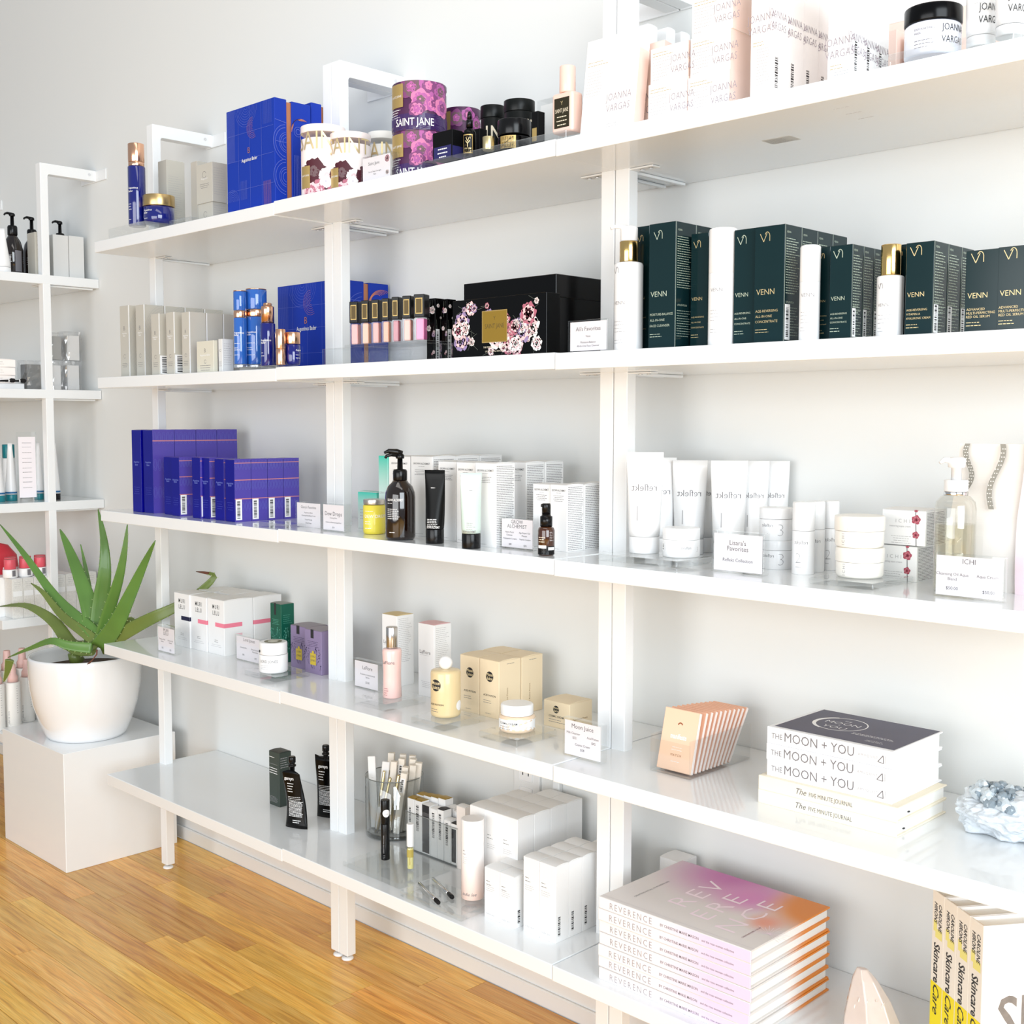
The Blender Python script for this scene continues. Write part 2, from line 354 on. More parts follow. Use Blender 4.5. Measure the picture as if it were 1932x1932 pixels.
# measured layout: p = base centre, r = turn, w/d/h or R/h = size (metres)
LAY = {
's1_riser_a': {'p': [0.13, -0.264, 1.5563], 'r': 0, 'w': 0.168, 'd': 0.062, 'h': 0.0268},
's1_bottle': {'p': [0.123, -0.262, 1.5831], 'R': 0.0199, 'h': 0.188},
's1_jar': {'p': [0.1738, -0.235, 1.5831], 'R': 0.0358, 'h': 0.067},
's1_riser_b': {'p': [0.3661, -0.2842, 1.5563], 'r': 0, 'w': 0.087, 'd': 0.0217, 'h': 0.0142},
's1_grey_a': {'p': [0.121, -0.1714, 1.5563], 'r': 0, 'w': 0.0395, 'd': 0.0471, 'h': 0.1881},
's1_grey_b0': {'p': [0.397, -0.23, 1.5563], 'r': 0, 'w': 0.0571, 'd': 0.04, 'h': 0.0484},
's1_grey_b1': {'p': [0.3984, -0.2334, 1.6047], 'r': 0, 'w': 0.0639, 'd': 0.0373, 'h': 0.0835},
's1_grey_c': {'p': [0.2445, -0.1671, 1.5563], 'r': 0, 'w': 0.0274, 'd': 0.0358, 'h': 0.1692},
's1_gift_a': {'p': [0.6263, -0.2418, 1.5563], 'r': 0, 'w': 0.1713, 'd': 0.0865, 'h': 0.2091},
's1_gift_b': {'p': [0.6274, -0.1535, 1.5563], 'r': 0, 'w': 0.1662, 'd': 0.085, 'h': 0.2158},
's1_can_w1': {'p': [0.8014, -0.235, 1.5587], 'R': 0.0432, 'h': 0.1397},
's1_can_w2': {'p': [0.8596, -0.214, 1.5587], 'R': 0.0391, 'h': 0.1207},
's1_can_w3': {'p': [0.8548, -0.13, 1.5587], 'R': 0.025, 'h': 0.1386},
's1_sign': {'p': [1.0225, -0.275, 1.5587], 'r': 0, 'w': 0.0845, 'd': 0.02, 'h': 0.0496},
's1_can_p2': {'p': [1.0613, -0.215, 1.5587], 'R': 0.049, 'h': 0.1533},
's1_can_p3': {'p': [1.0712, -0.12, 1.5587], 'R': 0.0351, 'h': 0.1461},
's1_riser_c': {'p': [1.319, -0.2788, 1.5587], 'r': 0, 'w': 0.3364, 'd': 0.0324, 'h': 0.0149},
's1_black_a': {'p': [1.1994, -0.2724, 1.5736], 'r': 0, 'w': 0.0491, 'd': 0.0251, 'h': 0.0459},
's1_dropper': {'p': [1.2412, -0.262, 1.5736], 'R': 0.0112, 'h': 0.0752},
's1_black_b': {'p': [1.2177, -0.218, 1.5736], 'r': 0, 'w': 0.0229, 'd': 0.0039, 'h': 0.0561},
's1_can_k1': {'p': [1.2031, -0.17, 1.5587], 'R': 0.0216, 'h': 0.1207},
's1_can_k2': {'p': [1.2869, -0.19, 1.5587], 'R': 0.0262, 'h': 0.1108},
's1_gold': {'p': [1.3, -0.275, 1.5736], 'R': 0.0098, 'h': 0.0218},
's1_jar_k': {'p': [1.319, -0.235, 1.5736], 'R': 0.0275, 'h': 0.0506},
's1_dark': {'p': [1.3838, -0.2463, 1.5736], 'r': 0, 'w': 0.0134, 'd': 0.0074, 'h': 0.0515},
's1_pinkbox': {'p': [1.358, -0.161, 1.5736], 'r': 0, 'w': 0.0299, 'd': 0.0779, 'h': 0.095},
's1_pink': {'p': [1.4674, -0.27, 1.5736], 'r': 0, 'w': 0.0425, 'd': 0.0259, 'h': 0.0607},
's1_card1': {'p': [1.5571, -0.274, 1.5576], 'r': 0, 'w': 0.1029, 'd': 0.022, 'h': 0.1452},
's1_card2': {'p': [1.5822, -0.243, 1.5576], 'r': 0, 'w': 0.09, 'd': 0.02, 'h': 0.1194},
's1_bk1': {'p': [1.5283, -0.167, 1.5576], 'r': 0, 'w': 0.042, 'd': 0.026, 'h': 0.1847},
's1_bk2': {'p': [1.5196, -0.1085, 1.5576], 'r': 0, 'w': 0.042, 'd': 0.0231, 'h': 0.1953},
's1_bk3': {'p': [1.5105, -0.0577, 1.5576], 'r': 0, 'w': 0.042, 'd': 0.0247, 'h': 0.2019},
's1_sm0': {'p': [1.6617, -0.245, 1.5576], 'r': 0, 'w': 0.0685, 'd': 0.06, 'h': 0.0576},
's1_sm1': {'p': [1.6618, -0.242, 1.6152], 'r': 0, 'w': 0.0658, 'd': 0.06, 'h': 0.05},
's1_st0': {'p': [1.7317, -0.2495, 1.5576], 'r': 0, 'w': 0.0693, 'd': 0.051, 'h': 0.0533},
's1_st1': {'p': [1.7321, -0.2475, 1.6109], 'r': 0, 'w': 0.0669, 'd': 0.049, 'h': 0.0543},
's1_st2': {'p': [1.7341, -0.2475, 1.6652], 'r': 1, 'w': 0.0669, 'd': 0.049, 'h': 0.0543},
's1_t0': {'p': [1.8156, -0.2549, 1.5576], 'r': 0, 'w': 0.0322, 'd': 0.0403, 'h': 0.18},
's1_t1': {'p': [1.9314, -0.2585, 1.5576], 'r': 0, 'w': 0.0335, 'd': 0.0329, 'h': 0.165},
's1_pk': {'p': [1.9174, -0.1074, 1.5576], 'r': 0, 'w': 0.0181, 'd': 0.0251, 'h': 0.1023},
's1_tray': {'p': [1.9366, -0.035, 1.5576], 'r': 0, 'w': 0.1262, 'd': 0.05, 'h': 0.2},
's1_riser_d': {'p': [2.0777, -0.281, 1.5576], 'r': 0, 'w': 0.1624, 'd': 0.028, 'h': 0.0178},
's1_jarb': {'p': [2.0352, -0.235, 1.5754], 'R': 0.0341, 'h': 0.06},
's1_tw1': {'p': [2.0975, -0.24, 1.5754], 'R': 0.0173, 'h': 0.13},
's1_tw2': {'p': [2.1384, -0.255, 1.5754], 'R': 0.0172, 'h': 0.13},
's2_g0': {'p': [0.0259, -0.2275, 1.2369], 'r': 0, 'w': 0.0414, 'd': 0.045, 'h': 0.1722},
's2_g1': {'p': [0.101, -0.2237, 1.2369], 'r': 0, 'w': 0.0379, 'd': 0.0525, 'h': 0.1693},
's2_g2': {'p': [0.2344, -0.2662, 1.2369], 'r': 0, 'w': 0.0338, 'd': 0.0377, 'h': 0.1382},
's2_g3': {'p': [0.2995, -0.2638, 1.2369], 'r': 0, 'w': 0.0328, 'd': 0.0424, 'h': 0.1374},
's2_g4': {'p': [0.3653, -0.2643, 1.2369], 'r': 0, 'w': 0.0305, 'd': 0.0414, 'h': 0.1339},
's2_g5': {'p': [0.4518, -0.2847, 1.2369], 'r': 0, 'w': 0.0666, 'd': 0.0106, 'h': 0.0673},
's2_g6': {'p': [0.5021, -0.2702, 1.2369], 'r': 0, 'w': 0.0143, 'd': 0.0276, 'h': 0.0695},
's2_riser_a': {'p': [0.6438, -0.2597, 1.2369], 'r': 0, 'w': 0.1494, 'd': 0.0667, 'h': 0.0079},
's2_b1': {'p': [0.5574, -0.27, 1.2448], 'R': 0.0137, 'h': 0.1589},
's2_b2': {'p': [0.5643, -0.235, 1.2448], 'R': 0.0219, 'h': 0.1643},
's2_b3': {'p': [0.6571, -0.27, 1.2448], 'R': 0.0149, 'h': 0.1266},
's2_j1': {'p': [0.6392, -0.24, 1.2448], 'R': 0.0161, 'h': 0.0707},
's2_cop': {'p': [0.7232, -0.285, 1.2448], 'R': 0.0098, 'h': 0.07},
's2_j2': {'p': [0.7291, -0.26, 1.2448], 'R': 0.0152, 'h': 0.0651},
's2_gift_a': {'p': [0.6141, -0.075, 1.2369], 'r': 0, 'w': 0.2168, 'd': 0.132, 'h': 0.1884},
's2_riser_b': {'p': [0.9318, -0.235, 1.2393], 'r': 0, 'w': 0.1198, 'd': 0.12, 'h': 0.0304},
's2_riser_c': {'p': [1.0725, -0.2555, 1.2393], 'r': 0, 'w': 0.1585, 'd': 0.0691, 'h': 0.0304},
's2_tray': {'p': [1.0416, -0.2555, 1.2697], 'r': 0, 'w': 0.2184, 'd': 0.0671, 'h': 0.005},
's2_gloss0': {'p': [0.9368, -0.2646, 1.2747], 'r': 0, 'w': 0.0194, 'd': 0.0108, 'h': 0.0805},
's2_gloss1': {'p': [0.9694, -0.265, 1.2747], 'r': 0, 'w': 0.0174, 'd': 0.0099, 'h': 0.0804},
's2_gloss2': {'p': [0.9991, -0.2652, 1.2747], 'r': 0, 'w': 0.0166, 'd': 0.0095, 'h': 0.0798},
's2_gloss3': {'p': [1.0282, -0.2655, 1.2747], 'r': 0, 'w': 0.0155, 'd': 0.0091, 'h': 0.0801},
's2_gloss4': {'p': [1.0558, -0.2655, 1.2747], 'r': 0, 'w': 0.0153, 'd': 0.009, 'h': 0.0807},
's2_gloss5': {'p': [1.0868, -0.2648, 1.2747], 'r': 0, 'w': 0.0177, 'd': 0.0103, 'h': 0.0806},
's2_gloss6': {'p': [1.1206, -0.2638, 1.2747], 'r': 0, 'w': 0.0216, 'd': 0.0125, 'h': 0.0808},
's2_fl0': {'p': [1.0992, -0.2121, 1.2393], 'r': 0, 'w': 0.023, 'd': 0.0158, 'h': 0.1139},
's2_fl1': {'p': [1.1352, -0.2122, 1.2393], 'r': 0, 'w': 0.0142, 'd': 0.0156, 'h': 0.1103},
's2_fl2': {'p': [1.0996, -0.1529, 1.2393], 'r': 0, 'w': 0.0189, 'd': 0.0142, 'h': 0.1142},
's2_floral': {'p': [1.3314, -0.2693, 1.2393], 'r': 0, 'w': 0.2158, 'd': 0.0315, 'h': 0.0959},
's2_blackbox': {'p': [1.3057, -0.1546, 1.2393], 'r': 0, 'w': 0.2161, 'd': 0.1608, 'h': 0.1306},
's2_sign': {'p': [1.5299, -0.2868, 1.2382], 'r': 0, 'w': 0.0794, 'd': 0.0104, 'h': 0.0489},
's2_pump': {'p': [1.5809, -0.258, 1.2382], 'R': 0.0217, 'h': 0.1873},
's2_v0': {'p': [1.587, -0.209, 1.2382], 'r': 0, 'w': 0.0269, 'd': 0.05, 'h': 0.1869},
's2_v1': {'p': [1.6535, -0.2484, 1.2382], 'r': 0, 'w': 0.0478, 'd': 0.0471, 'h': 0.1802},
's2_v2': {'p': [1.6995, -0.2301, 1.2382], 'r': 0, 'w': 0.0154, 'd': 0.0099, 'h': 0.1635},
's2_c1': {'p': [1.7518, -0.262, 1.2382], 'R': 0.0198, 'h': 0.1622},
's2_v3': {'p': [1.7909, -0.2405, 1.2382], 'r': 0, 'w': 0.0346, 'd': 0.055, 'h': 0.1568},
's2_v4': {'p': [1.8344, -0.2551, 1.2382], 'r': 0, 'w': 0.0466, 'd': 0.0398, 'h': 0.1556},
's2_c2': {'p': [1.8931, -0.27, 1.2382], 'R': 0.0132, 'h': 0.1242},
's2_v5': {'p': [1.903, -0.2315, 1.2382], 'r': 0, 'w': 0.0192, 'd': 0.045, 'h': 0.1231},
's2_v6': {'p': [1.9402, -0.2614, 1.2382], 'r': 0, 'w': 0.0317, 'd': 0.0271, 'h': 0.1196},
's2_gb': {'p': [2.0015, -0.262, 1.2382], 'R': 0.0164, 'h': 0.1149},
's2_v7': {'p': [2.0058, -0.2205, 1.2382], 'r': 0, 'w': 0.0156, 'd': 0.045, 'h': 0.1169},
's2_v8': {'p': [2.0456, -0.2567, 1.2382], 'r': 0, 'w': 0.0359, 'd': 0.0365, 'h': 0.1127},
's2_v9': {'p': [2.1247, -0.2525, 1.2382], 'r': 0, 'w': 0.0394, 'd': 0.055, 'h': 0.0952},
's2_v10': {'p': [2.1631, -0.2525, 1.2382], 'r': 0, 'w': 0.0401, 'd': 0.055, 'h': 0.0959},
's3_b0': {'p': [0.1112, -0.2463, 0.9197], 'r': 0, 'w': 0.0425, 'd': 0.05, 'h': 0.1943},
's3_b1': {'p': [0.1605, -0.2405, 0.9197], 'r': 0, 'w': 0.0441, 'd': 0.0558, 'h': 0.1945},
's3_b2': {'p': [0.2355, -0.2403, 0.9197], 'r': 0, 'w': 0.0366, 'd': 0.04, 'h': 0.1332},
's3_b3': {'p': [0.2832, -0.2488, 0.9197], 'r': 0, 'w': 0.0346, 'd': 0.0306, 'h': 0.1336},
's3_b4': {'p': [0.371, -0.2485, 0.9197], 'r': 0, 'w': 0.0229, 'd': 0.04, 'h': 0.1355},
's3_b5': {'p': [0.3999, -0.2437, 0.9197], 'r': 0, 'w': 0.0373, 'd': 0.04, 'h': 0.135},
's3_b6': {'p': [0.4601, -0.2453, 0.9197], 'r': 0, 'w': 0.0363, 'd': 0.04, 'h': 0.134},
's3_b7': {'p': [0.5066, -0.2483, 0.9197], 'r': 0, 'w': 0.0355, 'd': 0.0411, 'h': 0.1339},
's3_riser_a': {'p': [0.7037, -0.2758, 0.9197], 'r': 0, 'w': 0.1146, 'd': 0.04, 'h': 0.0108},
's3_sign1': {'p': [0.7563, -0.2414, 0.9197], 'r': 0, 'w': 0.0862, 'd': 0.013, 'h': 0.0543},
's3_sign2': {'p': [0.8683, -0.2628, 0.9221], 'r': 0, 'w': 0.0714, 'd': 0.016, 'h': 0.0549},
's3_teal_a': {'p': [0.9487, -0.1867, 0.9221], 'r': 0, 'w': 0.0275, 'd': 0.05, 'h': 0.1483},
's3_teal_b': {'p': [0.8661, -0.1699, 0.9221], 'r': 0, 'w': 0.0582, 'd': 0.0305, 'h': 0.0741},
's3_yellow': {'p': [0.9551, -0.2397, 0.9221], 'R': 0.0206, 'h': 0.0656},
's3_pump': {'p': [1.0719, -0.2738, 0.9221], 'R': 0.0272, 'h': 0.1614},
's3_btube': {'p': [1.1682, -0.2768, 0.9221], 'R': 0.0164, 'h': 0.1277},
's3_mtube': {'p': [1.2721, -0.2882, 0.9221], 'R': 0.0163, 'h': 0.1263},
's3_w0': {'p': [0.9942, -0.1849, 0.9221], 'r': 0, 'w': 0.0617, 'd': 0.05, 'h': 0.1477},
's3_w1': {'p': [1.0594, -0.1822, 0.9221], 'r': 0, 'w': 0.0599, 'd': 0.059, 'h': 0.1491},
's3_w2': {'p': [1.1463, -0.2026, 0.9221], 'r': 0, 'w': 0.0469, 'd': 0.05, 'h': 0.142},
's3_w3': {'p': [1.2058, -0.2135, 0.9221], 'r': 0, 'w': 0.0464, 'd': 0.05, 'h': 0.1422},
's3_w4': {'p': [1.2747, -0.2347, 0.9221], 'r': 0, 'w': 0.049, 'd': 0.0465, 'h': 0.1434},
's3_w5': {'p': [1.2528, -0.1376, 0.9221], 'r': 0, 'w': 0.0488, 'd': 0.0475, 'h': 0.1422},
's3_w6': {'p': [1.3638, -0.1942, 0.9221], 'r': 0, 'w': 0.0395, 'd': 0.04, 'h': 0.1095},
's3_w7': {'p': [1.4079, -0.1996, 0.9221], 'r': 0, 'w': 0.0369, 'd': 0.042, 'h': 0.1102},
's3_sign3': {'p': [1.3402, -0.2433, 0.9221], 'r': 0, 'w': 0.0785, 'd': 0.0127, 'h': 0.0534},
's3_serum': {'p': [1.4333, -0.2773, 0.9221], 'R': 0.0136, 'h': 0.0826},
's3_riser_b': {'p': [1.6042, -0.2202, 0.921], 'r': 0, 'w': 0.1519, 'd': 0.0871, 'h': 0.0102},
's3_tube0': {'p': [1.57, -0.2005, 0.9312], 'R': 0.0239, 'h': 0.1559},
's3_jar': {'p': [1.6423, -0.203, 0.9312], 'R': 0.0281, 'h': 0.0439},
's3_tube1': {'p': [1.5284, -0.11, 0.921], 'R': 0.0232, 'h': 0.155},
's3_tube2': {'p': [1.5744, -0.0895, 0.921], 'R': 0.0236, 'h': 0.1513},
's3_tube3': {'p': [1.5723, -0.045, 0.921], 'R': 0.0189, 'h': 0.15},
's3_tube4': {'p': [1.6575, -0.1011, 0.921], 'R': 0.0238, 'h': 0.1528},
's3_tube5': {'p': [1.6772, -0.062, 0.921], 'R': 0.0195, 'h': 0.152},
's3_tube6': {'p': [1.696, -0.03, 0.921], 'R': 0.0182, 'h': 0.1518},
's3_sign4': {'p': [1.7766, -0.2469, 0.921], 'r': 0, 'w': 0.0883, 'd': 0.0139, 'h': 0.059},
's3_j3a': {'p': [1.7777, -0.1533, 0.921], 'R': 0.0234, 'h': 0.0419},
's3_j3b': {'p': [1.7761, -0.1533, 0.9629], 'R': 0.0245, 'h': 0.0469},
's3_y0': {'p': [1.8396, -0.1835, 0.921], 'R': 0.0157, 'h': 0.1015},
's3_y1': {'p': [1.838, -0.1499, 0.921], 'R': 0.0134, 'h': 0.1008},
's3_y2': {'p': [1.8447, -0.1171, 0.921], 'R': 0.0111, 'h': 0.1},
's3_riser_c': {'p': [1.948, -0.219, 0.921], 'r': 0, 'w': 0.0925, 'd': 0.1112, 'h': 0.0085},
's3_cream0': {'p': [1.9448, -0.2173, 0.9295], 'R': 0.0316, 'h': 0.0398},
's3_cream1': {'p': [1.9434, -0.2173, 0.9693], 'R': 0.0324, 'h': 0.0417},
's3_ichi0': {'p': [1.9793, -0.1508, 0.921], 'r': 0, 'w': 0.034, 'd': 0.0764, 'h': 0.0485},
's3_ichi1': {'p': [1.9862, -0.1533, 0.9695], 'r': 0, 'w': 0.0503, 'd': 0.0714, 'h': 0.0485},
's3_glassp': {'p': [2.0675, -0.205, 0.921], 'R': 0.025, 'h': 0.1692},
's3_sign5': {'p': [2.1117, -0.2592, 0.921], 'r': 0, 'w': 0.0885, 'd': 0.0077, 'h': 0.0543},
's3_bag0': {'p': [2.0914, -0.147, 0.921], 'r': 0, 'w': 0.0899, 'd': 0.05, 'h': 0.1854},
's3_bag1': {'p': [2.161, -0.153, 0.921], 'r': 0, 'w': 0.0535, 'd': 0.05, 'h': 0.1883},
's4_sign1': {'p': [0.2172, -0.2552, 0.5955], 'r': 0, 'w': 0.0799, 'd': 0.019, 'h': 0.063},
's4_m0': {'p': [0.1706, -0.1641, 0.5955], 'r': 0, 'w': 0.0689, 'd': 0.06, 'h': 0.1297},
's4_m1': {'p': [0.2399, -0.1606, 0.5955], 'r': 0, 'w': 0.0691, 'd': 0.06, 'h': 0.1291},
's4_m2': {'p': [0.3114, -0.1494, 0.5955], 'r': 0, 'w': 0.069, 'd': 0.0775, 'h': 0.1296},
's4_sign2': {'p': [0.4415, -0.1792, 0.5955], 'r': 0, 'w': 0.1014, 'd': 0.02, 'h': 0.0589},
's4_riser_a': {'p': [0.6074, -0.2238, 0.5955], 'r': 0, 'w': 0.1135, 'd': 0.0893, 'h': 0.0109},
's4_jar': {'p': [0.6076, -0.2334, 0.6064], 'R': 0.0303, 'h': 0.0642},
's4_green': {'p': [0.4853, -0.1253, 0.5955], 'r': 0, 'w': 0.0415, 'd': 0.0352, 'h': 0.1336},
's4_p0': {'p': [0.5771, -0.1246, 0.5955], 'r': 0, 'w': 0.0619, 'd': 0.04, 'h': 0.0941},
's4_p1': {'p': [0.6447, -0.1363, 0.5955], 'r': 0, 'w': 0.0587, 'd': 0.0217, 'h': 0.0953},
's4_sign3': {'p': [0.8532, -0.1748, 0.5979], 'r': 0, 'w': 0.0807, 'd': 0.0136, 'h': 0.0586},
's4_riser_b': {'p': [0.9785, -0.2227, 0.5979], 'r': 0, 'w': 0.0954, 'd': 0.1008, 'h': 0.0139},
's4_pinkb': {'p': [0.987, -0.2245, 0.6118], 'R': 0.0184, 'h': 0.1348},
's4_l0': {'p': [0.8568, -0.1, 0.5979], 'r': 0, 'w': 0.047, 'd': 0.0446, 'h': 0.1462},
's4_l1': {'p': [0.985, -0.1142, 0.5979], 'r': 0, 'w': 0.047, 'd': 0.0447, 'h': 0.1445},
's4_riser_c': {'p': [1.1634, -0.2417, 0.5979], 'r': 0, 'w': 0.0887, 'd': 0.1011, 'h': 0.0121},
's4_amber': {'p': [1.1588, -0.2438, 0.61], 'R': 0.0268, 'h': 0.0838},
's4_mj0': {'p': [1.1356, -0.1372, 0.5979], 'r': 0, 'w': 0.0553, 'd': 0.06, 'h': 0.1069},
's4_mj1': {'p': [1.1904, -0.1377, 0.5979], 'r': 0, 'w': 0.051, 'd': 0.0584, 'h': 0.1069},
's4_mj2': {'p': [1.3281, -0.1054, 0.5979], 'r': 0, 'w': 0.0612, 'd': 0.0647, 'h': 0.0478},
's4_riser_d': {'p': [1.3215, -0.2257, 0.5979], 'r': 0, 'w': 0.0916, 'd': 0.0994, 'h': 0.0115},
's4_cream': {'p': [1.3189, -0.2254, 0.6094], 'R': 0.0314, 'h': 0.0468},
's4_sign4': {'p': [1.4904, -0.2473, 0.5979], 'r': 0, 'w': 0.0831, 'd': 0.0131, 'h': 0.0624},
's4_tray': {'p': [1.6389, -0.1398, 0.5968], 'r': 0, 'w': 0.0749, 'd': 0.1636, 'h': 0.0704},
's4_jr0': {'p': [1.9119, -0.1657, 0.5968], 'r': 0, 'w': 0.2099, 'd': 0.1435, 'h': 0.0193},
's4_jr1': {'p': [1.9119, -0.1662, 0.6161], 'r': 0, 'w': 0.2096, 'd': 0.1425, 'h': 0.0193},
's4_mo0': {'p': [1.911, -0.1518, 0.6354], 'r': 0, 'w': 0.1852, 'd': 0.1632, 'h': 0.0232},
's5_green': {'p': [0.4943, -0.1422, 0.2727], 'r': 0, 'w': 0.0396, 'd': 0.0324, 'h': 0.1241},
's5_pouch1': {'p': [0.6516, -0.2105, 0.2727], 'R': 0.0212, 'h': 0.1254},
's5_pouch2': {'p': [0.6417, -0.1223, 0.2727], 'R': 0.0214, 'h': 0.1319},
's5_vase': {'p': [0.8255, -0.0859, 0.2751], 'R': 0.0612, 'h': 0.1244},
's5_riser_a': {'p': [0.987, -0.2171, 0.2751], 'r': 0, 'w': 0.1701, 'd': 0.1265, 'h': 0.0104},
's5_mascara': {'p': [0.954, -0.2165, 0.2855], 'R': 0.0088, 'h': 0.1179},
's5_vial': {'p': [1.0327, -0.2203, 0.2855], 'R': 0.0075, 'h': 0.0902},
's5_bin': {'p': [0.9932, -0.1083, 0.2751], 'r': 0, 'w': 0.1541, 'd': 0.0506, 'h': 0.1188},
's5_riser_b': {'p': [1.1751, -0.2583, 0.2751], 'r': 0, 'w': 0.1631, 'd': 0.0803, 'h': 0.0109},
's5_pinkc': {'p': [1.2099, -0.2265, 0.286], 'R': 0.0204, 'h': 0.1438},
's5_pale': {'p': [1.0783, -0.1225, 0.2751], 'r': 0, 'w': 0.0217, 'd': 0.0049, 'h': 0.1243},
's5_a': {'p': [1.271, -0.1087, 0.2751], 'r': 0, 'w': 0.0412, 'd': 0.1726, 'h': 0.1645},
's5_f': {'p': [1.3056, -0.2434, 0.2751], 'r': 0, 'w': 0.0751, 'd': 0.0205, 'h': 0.0907},
's5_g': {'p': [1.3938, -0.1982, 0.2751], 'r': 0, 'w': 0.0746, 'd': 0.1, 'h': 0.131},
'l1_tube': {'p': [-0.6285, -0.2609, 1.5418], 'R': 0.0204, 'h': 0.1202},
'l1_pump1': {'p': [-0.7121, -0.1968, 1.5418], 'R': 0.027, 'h': 0.1779},
'l1_pump2': {'p': [-0.7312, -0.1324, 1.5418], 'R': 0.0263, 'h': 0.176},
'l1_g0': {'p': [-0.6628, -0.1502, 1.5418], 'r': 0, 'w': 0.05, 'd': 0.0312, 'h': 0.1229},
'l1_pump3': {'p': [-0.7604, -0.0345, 1.5418], 'R': 0.0254, 'h': 0.1797},
'l1_g1': {'p': [-0.6774, -0.086, 1.5418], 'r': 0, 'w': 0.06, 'd': 0.049, 'h': 0.1238},
'l1_g2': {'p': [-0.677, -0.0391, 1.5418], 'r': 0, 'w': 0.06, 'd': 0.0487, 'h': 0.1253},
'l2_s0': {'p': [-0.7722, -0.2576, 0.0], 'r': 0, 'w': 0.07, 'd': 0.0751, 'h': 0.02},
'l2_s1': {'p': [-0.7746, -0.2566, 0.0], 'r': 0, 'w': 0.07, 'd': 0.0751, 'h': 0.02},
'l2_s2': {'p': [-0.7771, -0.2556, 0.0], 'r': 0, 'w': 0.07, 'd': 0.0752, 'h': 0.02},
'l2_bag': {'p': [-0.6906, -0.1677, 1.2224], 'r': 0, 'w': 0.05, 'd': 0.0521, 'h': 0.085},
'l2_p0': {'p': [-0.6899, -0.0994, 1.2224], 'r': 0, 'w': 0.05, 'd': 0.016, 'h': 0.0825},
'l2_p1': {'p': [-0.6898, -0.0423, 1.2224], 'r': 0, 'w': 0.05, 'd': 0.0457, 'h': 0.0848},
'l2_p2': {'p': [-0.7691, -0.0836, 0.0], 'r': 0, 'w': 0.05, 'd': 0.0431, 'h': 0.05},
'l2_p3': {'p': [-0.765, -0.0356, 0.0], 'r': 0, 'w': 0.05, 'd': 0.0521, 'h': 0.05},
'l3_sign': {'p': [-0.6434, -0.2036, 0.9052], 'r': 0, 'w': 0.02, 'd': 0.0567, 'h': 0.1976},
'l3_t0': {'p': [-0.6933, -0.2682, 0.9052], 'R': 0.0205, 'h': 0.1807},
'l3_t1': {'p': [-0.7126, -0.2219, 0.9052], 'R': 0.017, 'h': 0.1801},
'l3_t2': {'p': [-0.7114, -0.1409, 0.9052], 'R': 0.014, 'h': 0.1795},
'l3_t3': {'p': [-0.6758, -0.1102, 0.9052], 'R': 0.0163, 'h': 0.1796},
'l4_c0': {'p': [-0.6649, -0.2631, 0.581], 'r': 0, 'w': 0.05, 'd': 0.048, 'h': 0.1353},
'l4_c4': {'p': [-0.6627, -0.0892, 0.581], 'r': 0, 'w': 0.05, 'd': 0.0256, 'h': 0.1329},
'l4_r0': {'p': [-0.6673, -0.2773, 0.681], 'R': 0.0177, 'h': 0.0993},
'l4_r1': {'p': [-0.6664, -0.1803, 0.681], 'R': 0.0152, 'h': 0.098},
'l5_s0': {'p': [-0.6734, -0.2511, 0.2582], 'R': 0.0223, 'h': 0.1893},
'l5_s1': {'p': [-0.7119, -0.191, 0.2582], 'R': 0.0189, 'h': 0.1772},
'pot': {'p': [-0.3087, -0.1889, 0.305], 'R': 0.1452, 'h': 0.2177},
'l4_cc': {'p': [-0.6649, -0.2631, 0.581], 'r': 0, 'w': 0.05, 'd': 0.048, 'h': 0.136},
}
# ------------------------------------------------------------------ product builders
def C(hx):
    hx = hx.lstrip('#'); v = [int(hx[i:i+2], 16)/255 for i in (0, 2, 4)]
    return tuple(a/12.92 if a <= .04045 else ((a+.055)/1.055)**2.4 for a in v)
def carton(key, name, label, mat, group=None, lid=None, pr=None, cat='box', rot=0, bev=.0006, at=None, size=None):
    L = LAY[key] if key else None
    w, d, h = size or (L['w'], L['d'], L['h']); p = at or L['p']; r = (L['r'] if L else 0)+rot
    t = thing(name, label, cat, p, r, group)
    hb = h-.0016 if lid else h
    rbox(w, d, hb).build('carton_body', mat, t, bev)
    if lid:
        n = 7; k = MB(); top = []                     # slightly bowed tuck-in lid
        rings = []
        for i in range(n):
            u = -1+2*i/(n-1); z = hb+.0004+.0014*(1-u*u); rings.append([(-w/2+.0006, u*(d/2-.0005), hb+.0002), (w/2-.0006, u*(d/2-.0005), hb+.0002), (w/2-.0006, u*(d/2-.0005), z), (-w/2+.0006, u*(d/2-.0005), z)])
        k.loft(rings, True, False).build('tuck_lid', lid, t, fix=True)
    if pr:
        P = Print(w, d, h); pr(P); P.build(t)
    return t
def copies(src, lst):
    """copy a thing with its parts: lst of (location, label or None, turn)"""
    for loc, label, r in lst:
        c = src.copy(); COL.objects.link(c); c.location = loc
        if r is not None: c.rotation_euler.z = math.radians(r)
        if label: assert label not in LABELS, label; LABELS[label] = 1; c['label'] = label
        for ch in list(src.children):
            q = ch.copy(); COL.objects.link(q); q.parent = c
            for g in list(ch.children): e = g.copy(); COL.objects.link(e); e.parent = q
def riser(key, label, at=None):
    L = LAY[key]; t = thing('acrylic_riser', label, 'display block', L['p'], L['r'])
    rbox(L['w'], L['d'], L['h']-.0004, .0004).build('block', ACR, t, .0012)
    return t
SIGNCARD = M('sign_card', C('#f4eef2'), .6)
